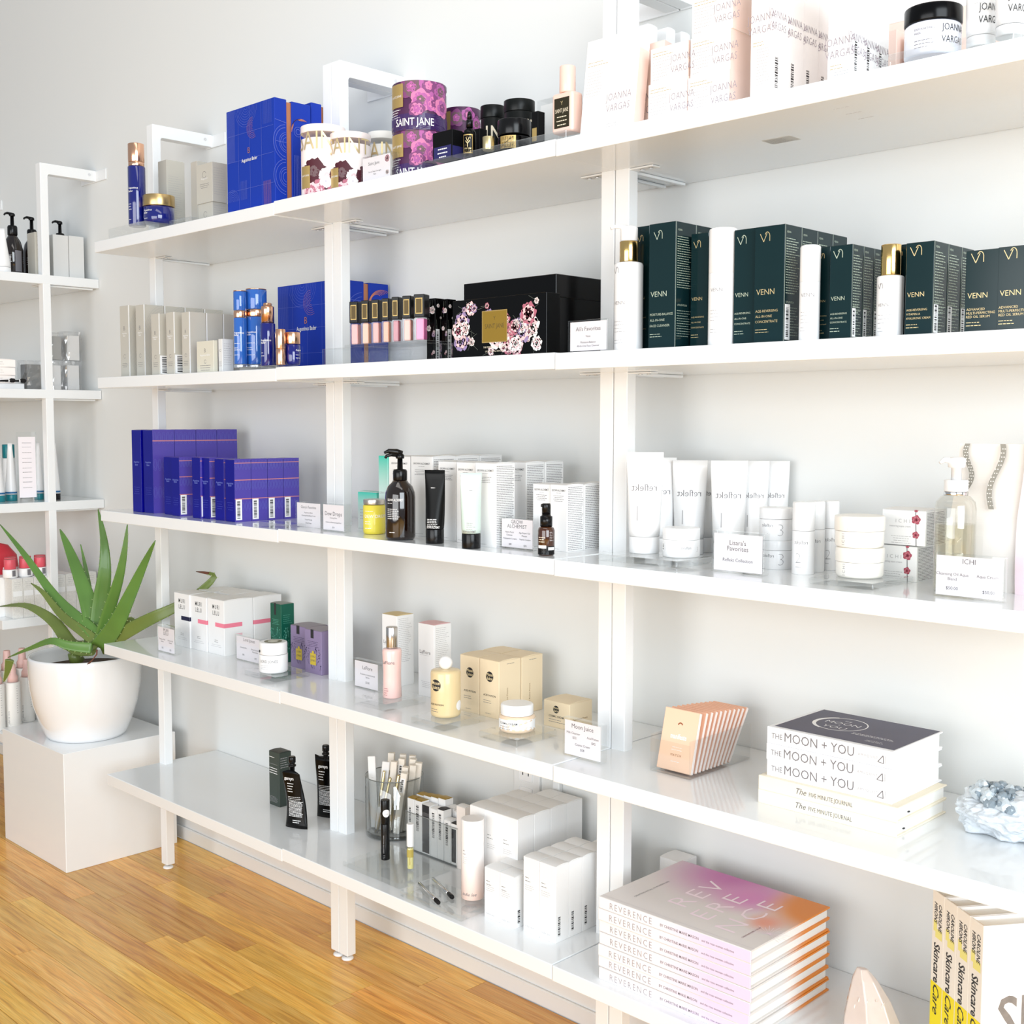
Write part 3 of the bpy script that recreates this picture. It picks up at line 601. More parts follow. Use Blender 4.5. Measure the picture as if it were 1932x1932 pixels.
def sign(key, label, rows, card=True, inset=.06, extra=None):
    L = LAY[key]; w, d, h = L['w'], L['d'], L['h']; t = thing('sign_holder', label, 'sign', L['p'], L['r'])
    rbox(w, d, h-.0004, .0004).build('acrylic_block', ACR, t, .0012, 2)
    iw = w*(1-inset*1.6); y = -d/2+.0014
    MB().box(-iw/2, iw/2, y, y+.0005, h*.05, h*.94).build('card', SIGNCARD, t)
    P = Print(w, -2*y, h)
    for (s, u, v, z, al) in rows: P.text('F', s, u, v, z*h, M('sign_ink', (.11, .10, .11), .5), al, bold=-.002, maxw=w*(.84 if al == 'C' and .4 < u < .6 else .46))
    if extra: extra(P)
    P.build(t); return t
def cylthing(key, name, label, cat, rot=None, group=None, at=None):
    L = LAY[key]; p = at or L['p']; r = camang(p[0], p[1]) if rot is None else rot
    return thing(name, label, cat, p, r, group), L['R'], L['h']
def rnd_prof(R, z0, z1, b=.0015, t=None):
    t = b if t is None else t
    return [(R-b, z0), (R-.3*b, z0+.3*b), (R, z0+b), (R, z1-t), (R-.3*t, z1-.3*t), (R-t, z1)]
def pump_head(t, z, R, mat, ang=0, long=.03, hh=.028):
    a = math.radians(ang)
    MB().lathe([(R*.95, z), (R, z+.001), (R, z+hh*.42), (R*.86, z+hh*.5), (R*.4, z+hh*.52), (R*.36, z+hh)], 24).build('pump_collar', mat, t)
    q = MB().lathe([(R*.55, z+hh), (R*.6, z+hh+.001), (R*.6, z+hh+.006), (R*.4, z+hh+.009)], 20)
    c, s = math.cos(a), math.sin(a)
    q.tube([(0, 0, z+hh+.006), (c*long*.6, s*long*.6, z+hh+.0075), (c*long*.9, s*long*.9, z+hh+.005), (c*long, s*long, z+hh+.001)], [.0042, .0036, .0028, .0022], 10)
    q.build('pump_nozzle', mat, t)
def squeeze_tube(t, R, h, cap_h, body, cap, crimp_w=None, thick=.0022, yaw=0, droop=0, z0=0, capname='cap', taper=1.0):
    if cap_h: MB().lathe(rnd_prof(R*.97, z0, z0+cap_h, .0012), 32).build(capname, cap, t)
    n = 32; rings = []; cw = crimp_w or R*1.25; H0 = z0+cap_h+.0004; HH = h-cap_h-.0004
    ca, sa = math.cos(math.radians(yaw)), math.sin(math.radians(yaw))
    for j in range(13):
        f = j/12; z = H0+HH*f; e = min(1, f/.93)
        rx = R*(1-e)+cw*e if f > 0 else R*.97; ry = (R*(1-e**1.35)+thick/2*e**1.35)*(1 if f > 0 else .97)
        wob = droop*math.sin(f*3.0)*R*.5
        rings.append([((rx*math.cos(6.28318*i/n))*ca-(ry*math.sin(6.28318*i/n)+wob)*sa, (rx*math.cos(6.28318*i/n))*sa+(ry*math.sin(6.28318*i/n)+wob)*ca, z) for i in range(n)])
    return MB().loft(rings).build('tube_body', body, t)
def tube_face(P, R, h, cap_h, cw):      # print surface offset for a tube: follow the narrowing front
    pass
GREYC = M('taupe_grey_card', C('#c3bfb4'), .42, coat=.25)
GREYS = M('light_grey_card', C('#e0e0de'), .42, coat=.2)
BLUE = M('royal_blue_card', C('#0f35a6'), .5, spec=.3, noise=.06, scale=30)
NAVY = M('deep_blue_gloss', C('#08098a'), .18, spec=.22, noise=.25, scale=18)
BLUEG = M('cobalt_glass', C('#0a1570'), .08, coat=1.)
BLUET = M('clear_blue_plastic', C('#2a62b8'), .06, coat=1.)
BLUE_REFL = M('blue_card_white_reflection', C('#5347a6'), .25, spec=.4, coat=.15)  # deep blue card with white reflections put into the colour
CPI = M('copper_foil_ink', C('#d98b6a'), .35, .5)
LBL = M('pale_blue_ink', C('#6a78cc'), .5)
# ------------------------------------------------------------------ top shelf
riser('s1_riser_a', 'clear acrylic block under the tall blue bottle at the left end of the top shelf')
t, R, h = cylthing('s1_bottle', 'lotion_bottle', 'tall slim blue bottle with copper cap at the left end of the top shelf', 'bottle')
MB().lathe(rnd_prof(R, 0, h*.726, .002), 36).build('bottle_body', BLUEG, t)
MB().lathe(rnd_prof(R*.9, h*.726+.0003, h*.775, .0006), 36).build('cap_ring', COPPER, t)
MB().lathe(rnd_prof(R*.92, h*.776, h, .0012), 36).build('cap', COPPER, t)
P = Print(R=R, h=h*.72)
for i, (s_, v) in enumerate((('Augustinus', .62), ('Bader', .565))): P.text('C', s_, -1.15, v, .0042, WINK, bold=.01)
P.lines('C', -1.15, .36, .5, 3, .006, WINK, .0011); P.lines('C', -1.15, .1, .4, 1, .006, WINK, .0011); P.build(t)
t, R, h = cylthing('s1_jar', 'cream_jar', 'round dark blue cream jar with brushed gold lid beside the tall blue bottle', 'jar')
MB().lathe([(R*.55, 0), (R*.8, .001), (R*.93, .006), (R*.97, .014), (R*.97, h*.6), (R*.85, h*.62)], 40).build('jar_body', BLUEG, t)
MB().lathe(rnd_prof(R, h*.62, h, .0012), 40).build('lid', M('brushed_gold', C('#d8b880'), .3, 1), t)
P = Print(R=R*.975, h=h*.6); P.text('C', 'Augustinus', -1.2, .72, .0042, WINK, bold=.01); P.text('C', 'Bader', -1.2, .58, .0042, WINK, bold=.01); P.lines('C', -1.2, .3, .4, 1, .004, WINK); P.build(t)
riser('s1_riser_b', 'small low acrylic block right of the gold-lidded blue jar')
def bader(P, n=1, small=False):
    P.arc('F', .5, .40 if small else .52, P.w*.13, 20, 340, .0007, GINK); P.text('F', 'B', .5, .37 if small else .50, P.w*.16, GINK, 'C')
    P.text('F', 'Augustinus', .5, .33 if small else .44, .0042, WINK, 'C', maxw=P.w*.82, bold=.012); P.text('F', 'Bader', .5, .29 if small else .40, .0042, WINK, 'C', bold=.012)
    P.lines('F', .5, .17, .6, 3, .004, GINK, .0007, 'C')
def swirl(P):
    for i in range(15): P.arc('R', 1.0, .5, P.d*(.12+.065*i), 95, 262, .0004, LINK, 22, ry=P.h*(.03+.034*i))
carton('s1_grey_a', 'skincare_carton', 'slim grey carton standing behind the gold-lidded jar', GREYC, pr=lambda P: (P.arc('F', .5, .45, P.w*.14, 20, 340, .0007, GINK), P.text('F', 'Augustinus', .5, .38, .004, WINK, 'C', maxw=P.w*.8), P.lines('R', .1, .8, .8, 22, .0052, LINK, .0006)))
carton('s1_grey_c', 'skincare_carton', 'grey carton at the back, just right of the slim one on the top shelf', GREYC)
carton('s1_grey_b0', 'skincare_carton', 'short grey carton at the bottom of the stack left of the big blue box', GREYC, pr=lambda P: (P.arc('F', .5, .5, P.w*.11, 20, 340, .0008, GINK), P.lines('R', .1, .85, .8, 7, .005, LINK, .0006)))
carton('s1_grey_b1', 'skincare_carton', 'grey carton lying on the short one left of the big blue box', GREYC, pr=lambda P: (P.arc('F', .5, .72, P.w*.11, 20, 340, .0008, GINK), P.text('F', 'Augustinus', .5, .6, .0042, WINK, 'C', maxw=P.w*.8), P.lines('F', .5, .48, .6, 3, .004, GINK, .0008, 'C'), P.lines('R', .1, .85, .8, 12, .005, LINK, .0006)))
def giftprint(P, u0=0):
    r = random.Random(4)
    for i in range(14): P.line('F', .02+.012*i, .5, .02+.012*i, .99, .0004, LBL)
    for i in range(8): P.arc('F', .42, .99, P.w*(.03+.028*i), 180, 360, .0004, LBL, 20)
    for i in range(6): P.arc('F', .56, .78, P.w*(.02+.02*i), 90, 300, .0004, CPI, 18)
    for i in range(9): P.line('F', .78+.02*i, .78, .78+.02*i, .99, .0004, LBL)
    for a, b, c, d in ((0, .5, .98, .5), (.26, 0, .26, .99), (.5, 0, .5, .99), (.74, 0, .74, .99), (0, .75, .98, .75), (0, .22, .98, .22)): P.line('F', a, b, c, d, .0004, LBL)
    for i in range(8): P.line('F', .3+.018*i, .12, .3+.018*i, .3, .0004, LBL)
    for i in range(7): P.arc('F', .12, .12, P.w*(.02+.02*i), 0, 180, .0004, LBL, 18)
    for i in range(8): P.line('F', .78+.02*i, .02, .78+.02*i, .25, .0005, CPI)
    P.text('F', 'B', .48, .55, P.w*.07, CPI, 'C', bold=-.01); P.text('F', 'Augustinus Bader', .49, .475, P.w*.042, WINK, 'C', bold=.006, maxw=P.w*.42, sx=.8)
def gift(key, label, frac=(.34, .17), pr=True):
    L = LAY[key]; w, d, h = L['w'], L['d'], L['h']; t = thing('gift_box', label, 'box', L['p'], L['r'])
    a, b_ = d*frac[0], d*(frac[0]+frac[1])
    MB().box(-w/2, w/2, -d/2, -d/2+a, 0, h).build('front_cover', BLUE, t, .0008)
    MB().box(-w/2+.002, w/2-.003, -d/2+a, -d/2+b_, .002, h-.004).build('inner_tray', M('copper_paper', C('#b97a58'), .45, .2), t, label='copper-coloured inner tray')
    MB().box(-w/2, w/2, -d/2+b_, d/2, 0, h-.001).build('back_cover', BLUE, t, .0008)
    P = Print(w, d, h)
    if pr: giftprint(P)
    for rr in (.1, .16, .2, .3, .36): P.arc('R', frac[0]-.02, .6, d*rr, 95, 265, .0007, LBL, 20, ry=d*rr*1.1); P.arc('R', frac[0]-.02, .28, d*rr, 95, 265, .0007, LBL, 20, ry=d*rr*1.1)
    P.line('R', .0, .8, frac[0], .78, .0007, LBL); P.line('R', .02, .6, frac[0]-.02, .6, .0006, LBL)
    e = frac[0]+frac[1]
    for q in range(6): P.arc('R', e+.16+.02*q, .78-.01*q, d*(.13+.03*q), 60, 190, .0007, CPI, 14)
    P.arc('R', e+.16, .72, d*.06, 0, 360, .0008, LBL); P.arc('R', e+.16, .72, d*.11, 0, 360, .0007, LBL)
    for q in range(5): P.line('R', e+.05+.04*q, .05, e+.05+.04*q, .5, .0008, LBL)
    P.build(t); return t
gift('s1_gift_a', 'large blue gift box with copper band, front one on the top shelf', (.33, .14))
gift('s1_gift_b', 'large blue gift box mostly hidden behind the front one on the top shelf', (.3, .14), False)
# floral canisters
CREAMP = M('cream_pink_card', C('#fbeeea'), .4); PURP = M('plum_card', C('#4a2048'), .38, coat=.3); DKP = M('dark_violet', C('#3a1f5a'), .4, coat=.3)
PK1 = M('petal_pink', C('#d77ba8'), .5); PK2 = M('petal_orchid', C('#b05a9c'), .5); PK3 = M('petal_mauve', C('#7d3f72'), .5); PK4 = M('petal_taupe', C('#6d5558'), .5)
RD1 = M('petal_wine', C('#4a1220'), .5); RD2 = M('petal_rose', C('#b56a7c'), .5); RD3 = M('petal_blush', C('#eac6c8'), .5); WH1 = M('petal_white', C('#f6f2ee'), .5); LIL = M('petal_lilac', C('#9a86b0'), .5)
GLBL = M('gold_label', C('#c9ab6c'), .4, .6)
def canister(key, name, label, kind, at=None, hh=None, R=None):
    t, R0, h = cylthing(key, name, label, 'canister', at=at); R = R or R0; h = hh or h
    base = {'p': PURP, 'w': CREAMP, 'w2': M('white_canister_card', C('#f7f5ef'), .4), 'k': M('black_card', C('#070a09'), .35, spec=.3)}[kind]
    MB().lathe(rnd_prof(R-.0006, 0, h*.82, .0006), 44).build('canister_body', base, t)
    MB().lathe(rnd_prof(R, h*.82+.0003, h, .0008) if kind == 'k' else rnd_prof(R-.0002, h*.9, h, .0008), 44).build('lid', base, t)
    P = Print(R=R+.0001, h=h)
    if kind == 'p':
        P.rect('C', -1.6, .02, 1.6, .34, DKP)
        for i, (u, v, r, ms) in enumerate(((-.3, .86, .022, (PK3, PK4, PK2, PK1)), (.35, .9, .018, (PK2, PK3, PK1, PK2)), (.05, .6, .019, (PK1, PK2, PK4, PK1)), (.55, .55, .016, (PK2, PK1, PK3, PK1)), (-.1, .42, .015, (PK3, PK1, PK2, PK1)), (.85, .8, .02, (PK3, PK2, PK4, PK2)), (.95, .5, .018, (PK1, PK2, PK3, PK1)))):
            P.flower('C', u, v, r*R/.049, ms, i, 5, .06)
        P.rect('C', -1.35, .48, -.62, .95, GLBL); P.text('C', 'SAINT JANE', -.98, .68, .004, M('gold_shade_ink', C('#86693a'), .5), 'C', maxw=R*.6)
        P.lines('C', -1.3, .42, .6, 4, .0042, WINK, .0012); P.rect('C', -1.6, .06, 1.6, .3, DKP)
        P.text('C', 'SAINT JANE', -.22, .1, h*.155, WINK, 'C', sx=.78, bold=.01)
    elif kind == 'w':
        for i, (u, v, r, ms) in enumerate(((-.45, .36, .024, (RD1, RD1, PK4, RD1)), (.15, .3, .015, (WH1, WH1, RD3, WH1)), (-.1, .1, .022, (RD2, RD3, RD2, RD3)), (.5, .12, .02, (RD1, RD2, RD3, RD1)), (.75, .33, .02, (RD1, RD1, PK4, RD1)), (-.6, .08, .018, (RD3, RD2, RD3, RD2)), (.1, .22, .011, (WH1, WH1, WH1, LIL)), (.9, .08, .02, (RD2, RD1, RD3, RD2)))):
            P.flower('C', u, v, r*R/.043, ms, i+20, 7, .18)
        P.rect('C', -1.2, .14, -.62, .44, GLBL); P.text('C', 'SAINT JANE', -.92, .3, .0035, M('gold_shade_ink'), 'C', maxw=R*.5)
        P.text('C', 'SAINT', -.15, .66, h*.26, GOLDI, 'C', sx=.8, bold=-.006)
    elif kind == 'w2': P.text('C', 'SAINT', .1, .6, h*.26, GOLDI, 'C', sx=.7)
    else: P.text('C', 'SAINT', -.25, .42, h*.3, M('ivory_ink', C('#e9dcc3'), .45), 'C', sx=.75, bold=-.004)
    P.build(t); return t
canister('s1_can_w1', 'gift_canister', 'large cream canister with wine-red peonies in front of the blue gift box', 'w')
canister('s1_can_w2', 'gift_canister', 'cream peony canister standing behind and right of the front one', 'w')
canister('s1_can_w3', 'gift_canister', 'plain white canister with thin gold letters behind the pink card sign', 'w2', R=.030)
sign('s1_sign', 'acrylic sign with pink floral card in front of the cream canisters', [('Saint Jane', .42, .66, .12, 'C'), ('Sacred Sleep Overnight', .45, .4, .055, 'C'), ('Mask', .45, .3, .055, 'C')], extra=lambda P: (P.flower('F', .86, .78, .006, (RD2, RD3, RD2, RD3), 3), P.flower('F', .86, .3, .005, (WH1, RD3, WH1, RD1), 4)))
p = LAY['s1_can_p2']; H2 = p['h']/1.78
canister('s1_can_p2', 'gift_canister', 'purple magnolia canister at the bottom of the stack of two on the top shelf', 'p', hh=H2)
canister('s1_can_p2', 'gift_canister', 'purple magnolia canister on top of the stack of two', 'p', at=(p['p'][0], p['p'][1], p['p'][2]+H2), hh=H2)
canister('s1_can_p3', 'gift_canister', 'purple magnolia canister standing alone behind the black dropper bottle', 'p')
riser('s1_riser_c', 'long clear acrylic block under the black and pink bottles on the top shelf')
BK = M('black_gloss', C('#030304'), .2, spec=.25); BKM = M('black_card_matt', C('#060608'), .5, spec=.2)
carton('s1_black_a', 'cosmetics_carton', 'squat black carton with violet label, left one on the long acrylic block', BKM, pr=lambda P: (P.rect('F', .06, .0, .94, .46, M('indigo', C('#27255e'), .5)), P.rect('R', 0, 0, 1, .42, M('indigo')), P.lines('F', .5, .34, .5, 3, .0065, WINK, .002, 'C')))
t, R, h = cylthing('s1_dropper', 'dropper_bottle', 'black dropper bottle with gold stag label on the long acrylic block', 'bottle')
MB().lathe([(R-.002, 0), (R, .002), (R, h*.5), (R*.9, h*.57), (R*.42, h*.62), (R*.42, h*.64)], 30).build('bottle_body', BK, t)
MB().lathe([(R*.5, h*.64), (R*.5, h*.8), (R*.4, h*.82)], 24).build('dropper_collar', BLACKP, t)
MB().lathe([(R*.36, h*.82), (R*.34, h*.93), (R*.22, h*.99), (.0005, h)], 20).build('rubber_bulb', BLACKP, t)
P = Print(R=R+.0001, h=h*.5); P.rect('C', -1.1, .12, .5, .95, GLBL); P.rect('C', -1.0, .17, .4, .9, BK)
P.text('C', 'Y', -.3, .4, .011, GOLDI, 'C'); P.text('C', 'V', -.3, .62, .008, GOLDI, 'C'); P.text('C', 'SAINT JANE', -.3, .3, .0028, GOLDI, 'C', maxw=R*1.2); P.build(t)
carton('s1_black_b', 'cosmetics_carton', 'narrow black carton right behind the black dropper bottle', BKM, size=(.0229, .018, .0561))
canister('s1_can_k1', 'gift_canister', 'shorter black canister with tall ivory letters, left one of two', 'k')
canister('s1_can_k2', 'gift_canister', 'taller black canister with tall ivory letters, right one of two', 'k')
t, R, h = cylthing('s1_gold', 'lip_balm_pot', 'tiny gold pot in front of the black canisters on the top shelf', 'pot')
MB().lathe(rnd_prof(R, 0, h, .001), 28).build('pot_body', PGOLD, t); P = Print(R=R, h=h); P.text('C', 'S', -.4, .2, .005, M('gold_shade_ink'), 'C'); P.build(t)
t, R, h = cylthing('s1_jar_k', 'cream_jar', 'black jar with wide black lid and gold label on the long acrylic block', 'jar')
MB().lathe(rnd_prof(R*.98, 0, h*.48, .003), 36).build('jar_body', BK, t); MB().lathe(rnd_prof(R, h*.5, h, .0015), 36).build('lid', BLACKP, t)
P = Print(R=R*.985, h=h*.48); P.rect('C', -.95, .1, .1, .92, GLBL); P.rect('C', -.9, .16, .05, .86, M('dark_bronze', C('#5a4a26'), .5)); P.text('C', 'SAINT JANE', -.42, .52, .0035, GOLDI, 'C'); P.lines('C', -.42, .36, .5, 1, .002, GOLDI, .0008, 'C'); P.build(t)
carton('s1_dark', 'cosmetics_carton', 'small black carton with gold patch left of the pink bottle', BKM, size=(.014, .016, .0515), pr=lambda P: P.rect('F', .1, .1, .8, .5, GLBL))
L = LAY['s1_pinkbox']; t = thing('acrylic_case', 'clear acrylic case holding a white card behind the pink bottle', 'case', L['p'])
rbox(.05, .07, .088).build('case_wall', ACR, t, .001); MB().box(-.021, .021, -.03, -.0295, .003, .08).build('card', WHITEC, t)
MB().lathe([(.012, .089), (.014, .091), (.0135, .097), (.008, .100)], 24, .004, 0, 0).build('dark_lid', M('smoky_lid', C('#4b4240'), .2, .3), t)
L = LAY['s1_pink']; w, d, h = L['w'], L['d'], L['h']; t = thing('perfume_bottle', 'pale pink square bottle with tall cap and black label on the top shelf', 'bottle', L['p'])
PKM = M('pale_pink_lacquer', C('#f3cfc0'), .3, coat=.3)
rbox(w, d, h).build('bottle_body', PKM, t, .005, 4)
MB().lathe(rnd_prof(.0125, h, h*1.67, .002), 28).build('cap', PKM, t)
P = Print(w, d, h); OLV = M('olive_black', C('#2a2410'), .4); P.rect('F', .14, .12, .86, .86, OLV)
P.text('F', 'SAINT JANE', .5, .5, .0062, M('ivory_ink'), 'C', maxw=w*.62); P.text('F', 'Y', .5, .68, .006, GOLDI, 'C'); P.lines('F', .5, .38, .5, 3, .006, M('ivory_ink'), .0014, 'C'); P.build(t)
# tall facial boxes with pale lettering
JV = M('blush_white_card', C('#fdf6f2'), .45); JVP = M('blush_card', C('#f3d9cd'), .45); JI = M('mauve_grey_ink', C('#9b8f98'), .5)
def jv(P, f='F', u=.5, v=.5, s=.0115, al='C'):
    P.text(f, 'JOANNA', u, v, s, JI, al, bold=-.012, sx=.72, space=1.08); P.text(f, 'VARGAS', u, v-s*1.45/P.H(f), s, JI, al, bold=-.012, sx=.72, space=1.08)
def lean(t, deg): t.rotation_euler.x = math.radians(-deg)
t = carton('s1_card1', 'sheet_mask_carton', 'tall flat cream carton leaning back at the left of the blush cartons', JV, pr=lambda P: (jv(P, 'F', .68, .32), P.lines('F', .05, .76, .42, 2, .005, GOLDI, .0008), P.lines('F', .05, .66, .3, 9, .0045, LINK, .0005), P.lines('F', .5, .08, .3, 2, .004, LINK, .0006), P.rect('R', 0, 0, 1, .8, JVP))); lean(t, 7)
t = carton('s1_card2', 'sheet_mask_carton', 'second flat blush carton leaning behind the tall cream one', JVP, pr=lambda P: jv(P, 'F', .72, .34, .013), size=(.09, .02, .13)); lean(t, 7)
for i, nm in enumerate(('left', 'middle', 'right')):
    carton('s1_bk%d' % (i+1), 'serum_carton', 'white carton at the back behind the small blush stack, %s of three' % nm, WHITEC, lid=WHITEC)
def jvs(P): jv(P, 'F', .86, .5, .0105); P.lines('F', .06, .84, .6, 2, .004, GOLDI, .0008); P.lines('F', .06, .68, .5, 7, .0042, LINK, .0005); P.lines('F', .06, .1, .2, 1, .004, LINK, .0006); P.rect('R', 0, 0, 1, 1, JVP)
carton('s1_sm0', 'skincare_carton', 'bottom carton of the two-high blush stack on the top shelf', JV, pr=jvs)
carton('s1_sm1', 'skincare_carton', 'upper carton of the two-high blush stack on the top shelf', JV, pr=jvs)
for i, nm in enumerate(('bottom', 'middle', 'topmost')):
    carton('s1_st%d' % i, 'skincare_carton', '%s carton of the three-high blush stack on the top shelf' % nm, JV, pr=jvs)
L = LAY['s1_t0']; w, d, h = L['w'], L['d'], L['h']
def jvt(P, v=.58): jv(P, 'F', .5, v, .0105); P.lines('F', .12, v-.15, .7, 2, .004, GOLDI, .0008); P.lines('F', .3, v-.2, .66, 13, .0038, LINK, .0005); P.lines('F', .5, .05, .5, 2, .003, LINK, .0006, 'C'); jv(P, 'R', .35, v+.02, .0105); P.barcode('R', .15, .08, .35, .26)
src = carton('s1_t0', 'serum_carton', 'tall blush serum carton, front one of the left row of five', JV, pr=jvt)
copies(src, [((L['p'][0]-.001*k, L['p'][1]+(d+.0006)*k, L['p'][2]), 'tall blush serum carton, %s from the front in the left row' % ORD[k], None) for k in range(1, 5)])
L = LAY['s1_t1']; d = L['d']
src = carton('s1_t1', 'serum_carton', 'tall white serum carton, front one of the right row of three', WHITEC, pr=lambda P: jvt(P, .3))
copies(src, [((L['p'][0]-.001*k, L['p'][1]+(d+.0006)*k, L['p'][2]), 'tall white serum carton, %s from the front in the right row' % ORD[k], None) for k in (1, 2)])
carton('s1_pk', 'skincare_carton', 'small blush carton in the back right of the tall white serum row', JVP, size=(.03, .04, .1023))
carton(None, 'skincare_carton', 'small blush carton beside the other one behind the black-lidded jar', JVP, size=(.03, .04, .094), at=(1.955, -.1, 1.5576))
t = thing('gift_tray_box', 'big shallow blush box standing upright at the back of the top shelf right end', 'box', (1.95, -.035, 1.5576))
rbox(.16, .045, .19).build('box_base', JVP, t, .001); MB().box(-.081, .081, -.0235, -.019, .135, .191).build('box_lid', JV, t, .0006)
riser('s1_riser_d', 'long acrylic block under the black-lidded jar at the right end of the top shelf')
t, R, h = cylthing('s1_jarb', 'mask_jar', 'white jar with glossy black lid on the acrylic block, top shelf right', 'jar')
MB().lathe(rnd_prof(R*.98, 0, h*.66, .003), 44).build('jar_body', M('milky_glass', C('#eef0fb'), .15, coat=.6), t); MB().lathe(rnd_prof(R, h*.66, h, .0018), 44).build('lid', BK, t)
P = Print(R=R*.985, h=h*.66); P.text('C', 'EXFOLIATING', -.68, .72, .0026, GINK, sx=1.1); P.text('C', 'MASK', -.68, .6, .0026, GINK); P.lines('C', -.68, .4, .7, 3, .004, GINK, .0007)
P.text('C', 'JOANNA', .3, .66, .0085, INK, sx=.75, bold=-.004); P.text('C', 'VARGAS', .3, .3, .0085, INK, sx=.75, bold=-.004); P.build(t)
for k, nm in (('s1_tw1', 'left'), ('s1_tw2', 'right')):
    t, R, h = cylthing(k, 'cleanser_tube', 'white tube with black lettering standing at the right end, %s one of two' % nm, 'tube'); R = R*.97
    squeeze_tube(t, R, h, .012, WHITEP, WHITEP, R*1.15)
    P = Print(R=R, h=h, taper=lambda v, R=R: R*1.005); P.text('C', 'JOANNA', -.2, .3, .0088, INK, sx=.7); P.text('C', 'VARGAS', -.2, .19, .0088, INK, sx=.7); P.lines('C', -.5, .52, .7, 6, .004, LINK, .0006); P.build(t)
# product info sticker under the top board
t = thing('info_sticker', 'small printed sticker on the underside of the top board, right unit', 'sticker', (1.78, -.165, 1.532)); t.rotation_euler = (math.pi, 0, 0)
rbox(.045, .03, .0002).build('sticker_base', M('sticker_paper', C('#d8dad8'), .5), t); P = Print(.045, .03, .0003); P.lines('T', .05, .8, .85, 6, .0042, LINK, .0008); P.build(t)
# ------------------------------------------------------------------ second shelf
def grey(P, w2=False):
    P.text('F', 'B', .5, .66, P.w*.26, GINK, 'C', bold=-.01); P.text('F', 'Augustinus', .5, .61, .0036, WINK, 'C', maxw=P.w*.8, bold=.012); P.text('F', 'Bader', .5, .575, .0036, WINK, 'C', bold=.012)
    P.arc('F', .5, .30, P.w*.12, 20, 340, .0006, GINK); P.lines('F', .5, .2, .6, 3, .004, GINK, .0008, 'C')
GR = {'s2_g0': 'tall grey carton at the far left end of the second shelf', 's2_g1': 'tall grey carton with wood-ring pattern, front one of the back row of four'}
carton('s2_g0', 'skincare_carton', GR['s2_g0'], GREYC, lid=None, pr=lambda P: (grey(P), swirl(P), P.rect('R', 0, 0, .06, 1, WHITEC)))
L = LAY['s2_g1']; src = carton('s2_g1', 'skincare_carton', GR['s2_g1'], GREYC, pr=lambda P: (grey(P), swirl(P), P.rect('R', 0, 0, .05, 1, WHITEC)))
copies(src, [((L['p'][0], L['p'][1]+(L['d']+.0012)*k, L['p'][2]), 'tall grey ring-patterned carton, %s from the front in the back row' % ORD[k], None) for k in range(1, 4)])
BCG = M('barcode_ground', C('#f4f4f4'), .5)
for k, nm, bc in (('s2_g2', 'with barcode sticker, leftmost of the front row', 1), ('s2_g3', 'with barcode sticker, middle of the front row', 1), ('s2_g4', 'right one of the front row', 0)):
    L = LAY[k]
    t = carton(k, 'skincare_carton', 'shorter grey carton %s on the second shelf' % nm, GREYC, pr=lambda P, bc=bc: (grey(P), P.barcode('R', .04, .02, .6, .3, INK, BCG) if bc else 0, P.rect('R', 0, .34 if bc else 0, .06, 1, WHITEC)))
    n = 3 if k == 's2_g4' else 1
    copies(t, [((L['p'][0], L['p'][1]+(L['d']+.001)*q, L['p'][2]), 'shorter grey carton standing %s the %s front-row one' % (['', 'directly behind', 'two places behind'][q], {'s2_g2': 'leftmost', 's2_g3': 'middle', 's2_g4': 'right'}[k]), None) for q in range(1, n)])
IVC = M('ivory_grey_card', C('#d8d4c4'), .45)
carton('s2_g5', 'cream_carton', 'low wide ivory-grey carton with gold-grey print before the tall grey row', IVC, pr=lambda P: (P.text('F', 'B', .5, .64, .009, GINK, 'C', bold=-.01), P.text('F', 'Augustinus Bader', .5, .53, .0042, WINK, 'C', bold=.01), P.arc('F', .5, .35, .0038, 20, 340, .0007, GINK), P.lines('F', .5, .22, .7, 3, .005, GINK, .001, 'C')))
carton('s2_g6', 'cream_carton', 'low white-sided carton right of the wide ivory one', GREYS, pr=lambda P: (P.arc('F', .5, .65, .0025, 20, 340, .0006, GINK), P.lines('F', .5, .3, .7, 3, .004, GINK, .0008, 'C'), P.lines('R', .15, .85, .7, 10, .0048, LINK, .0006)))
riser('s2_riser_a', 'thin clear acrylic block under the blue bottles on the second shelf')
for k, nm in (('s2_b1', 'left'), ('s2_b2', 'right')):
    t, R, h = cylthing(k, 'serum_bottle', 'tall clear-blue pump bottle with copper ring, %s one of two' % nm, 'bottle')
    MB().lathe(rnd_prof(R, h*.045, h*.645, .001), 32).build('bottle_body', BLUET, t); MB().lathe(rnd_prof(R*1.02, 0, h*.04, .0006), 32).build('base_ring', M('silver_base', C('#cfd3da'), .25, .8), t)
    MB().lathe(rnd_prof(R*.98, h*.65, h*.735, .0006), 32).build('copper_ring', COPPER, t); MB().lathe(rnd_prof(R, h*.74, h*.985, .0008), 32).build('cap', BLUET, t); MB().lathe(rnd_prof(R*.98, h*.986, h, .0008), 32).build('cap_top', COPPER, t)
    P = Print(R=R+.0001, h=h); P.text('C', 'Augustinus', -1.1, .44, .0038, WINK, bold=.012); P.text('C', 'Bader', -1.1, .41, .0038, WINK, bold=.012)
    for v in (.31, .25, .16): P.lines('C', -1.1, v, 1.0, 2 if v == .25 else 1, .004, WINK, .0009)
    P.build(t)
t, R, h = cylthing('s2_b3', 'dropper_bottle', 'dark blue dropper bottle with rose-copper dropper cap on the second shelf', 'bottle')
MB().lathe(rnd_prof(R, 0, h*.68, .0018), 32).build('bottle_body', BLUEG, t); MB().lathe([(R*.88, h*.682), (R*.88, h*.93), (R*.84, h*.945), (R*.6, h*.95), (R*.58, h*.99), (R*.5, h)], 32).build('dropper_cap', COPPER, t)
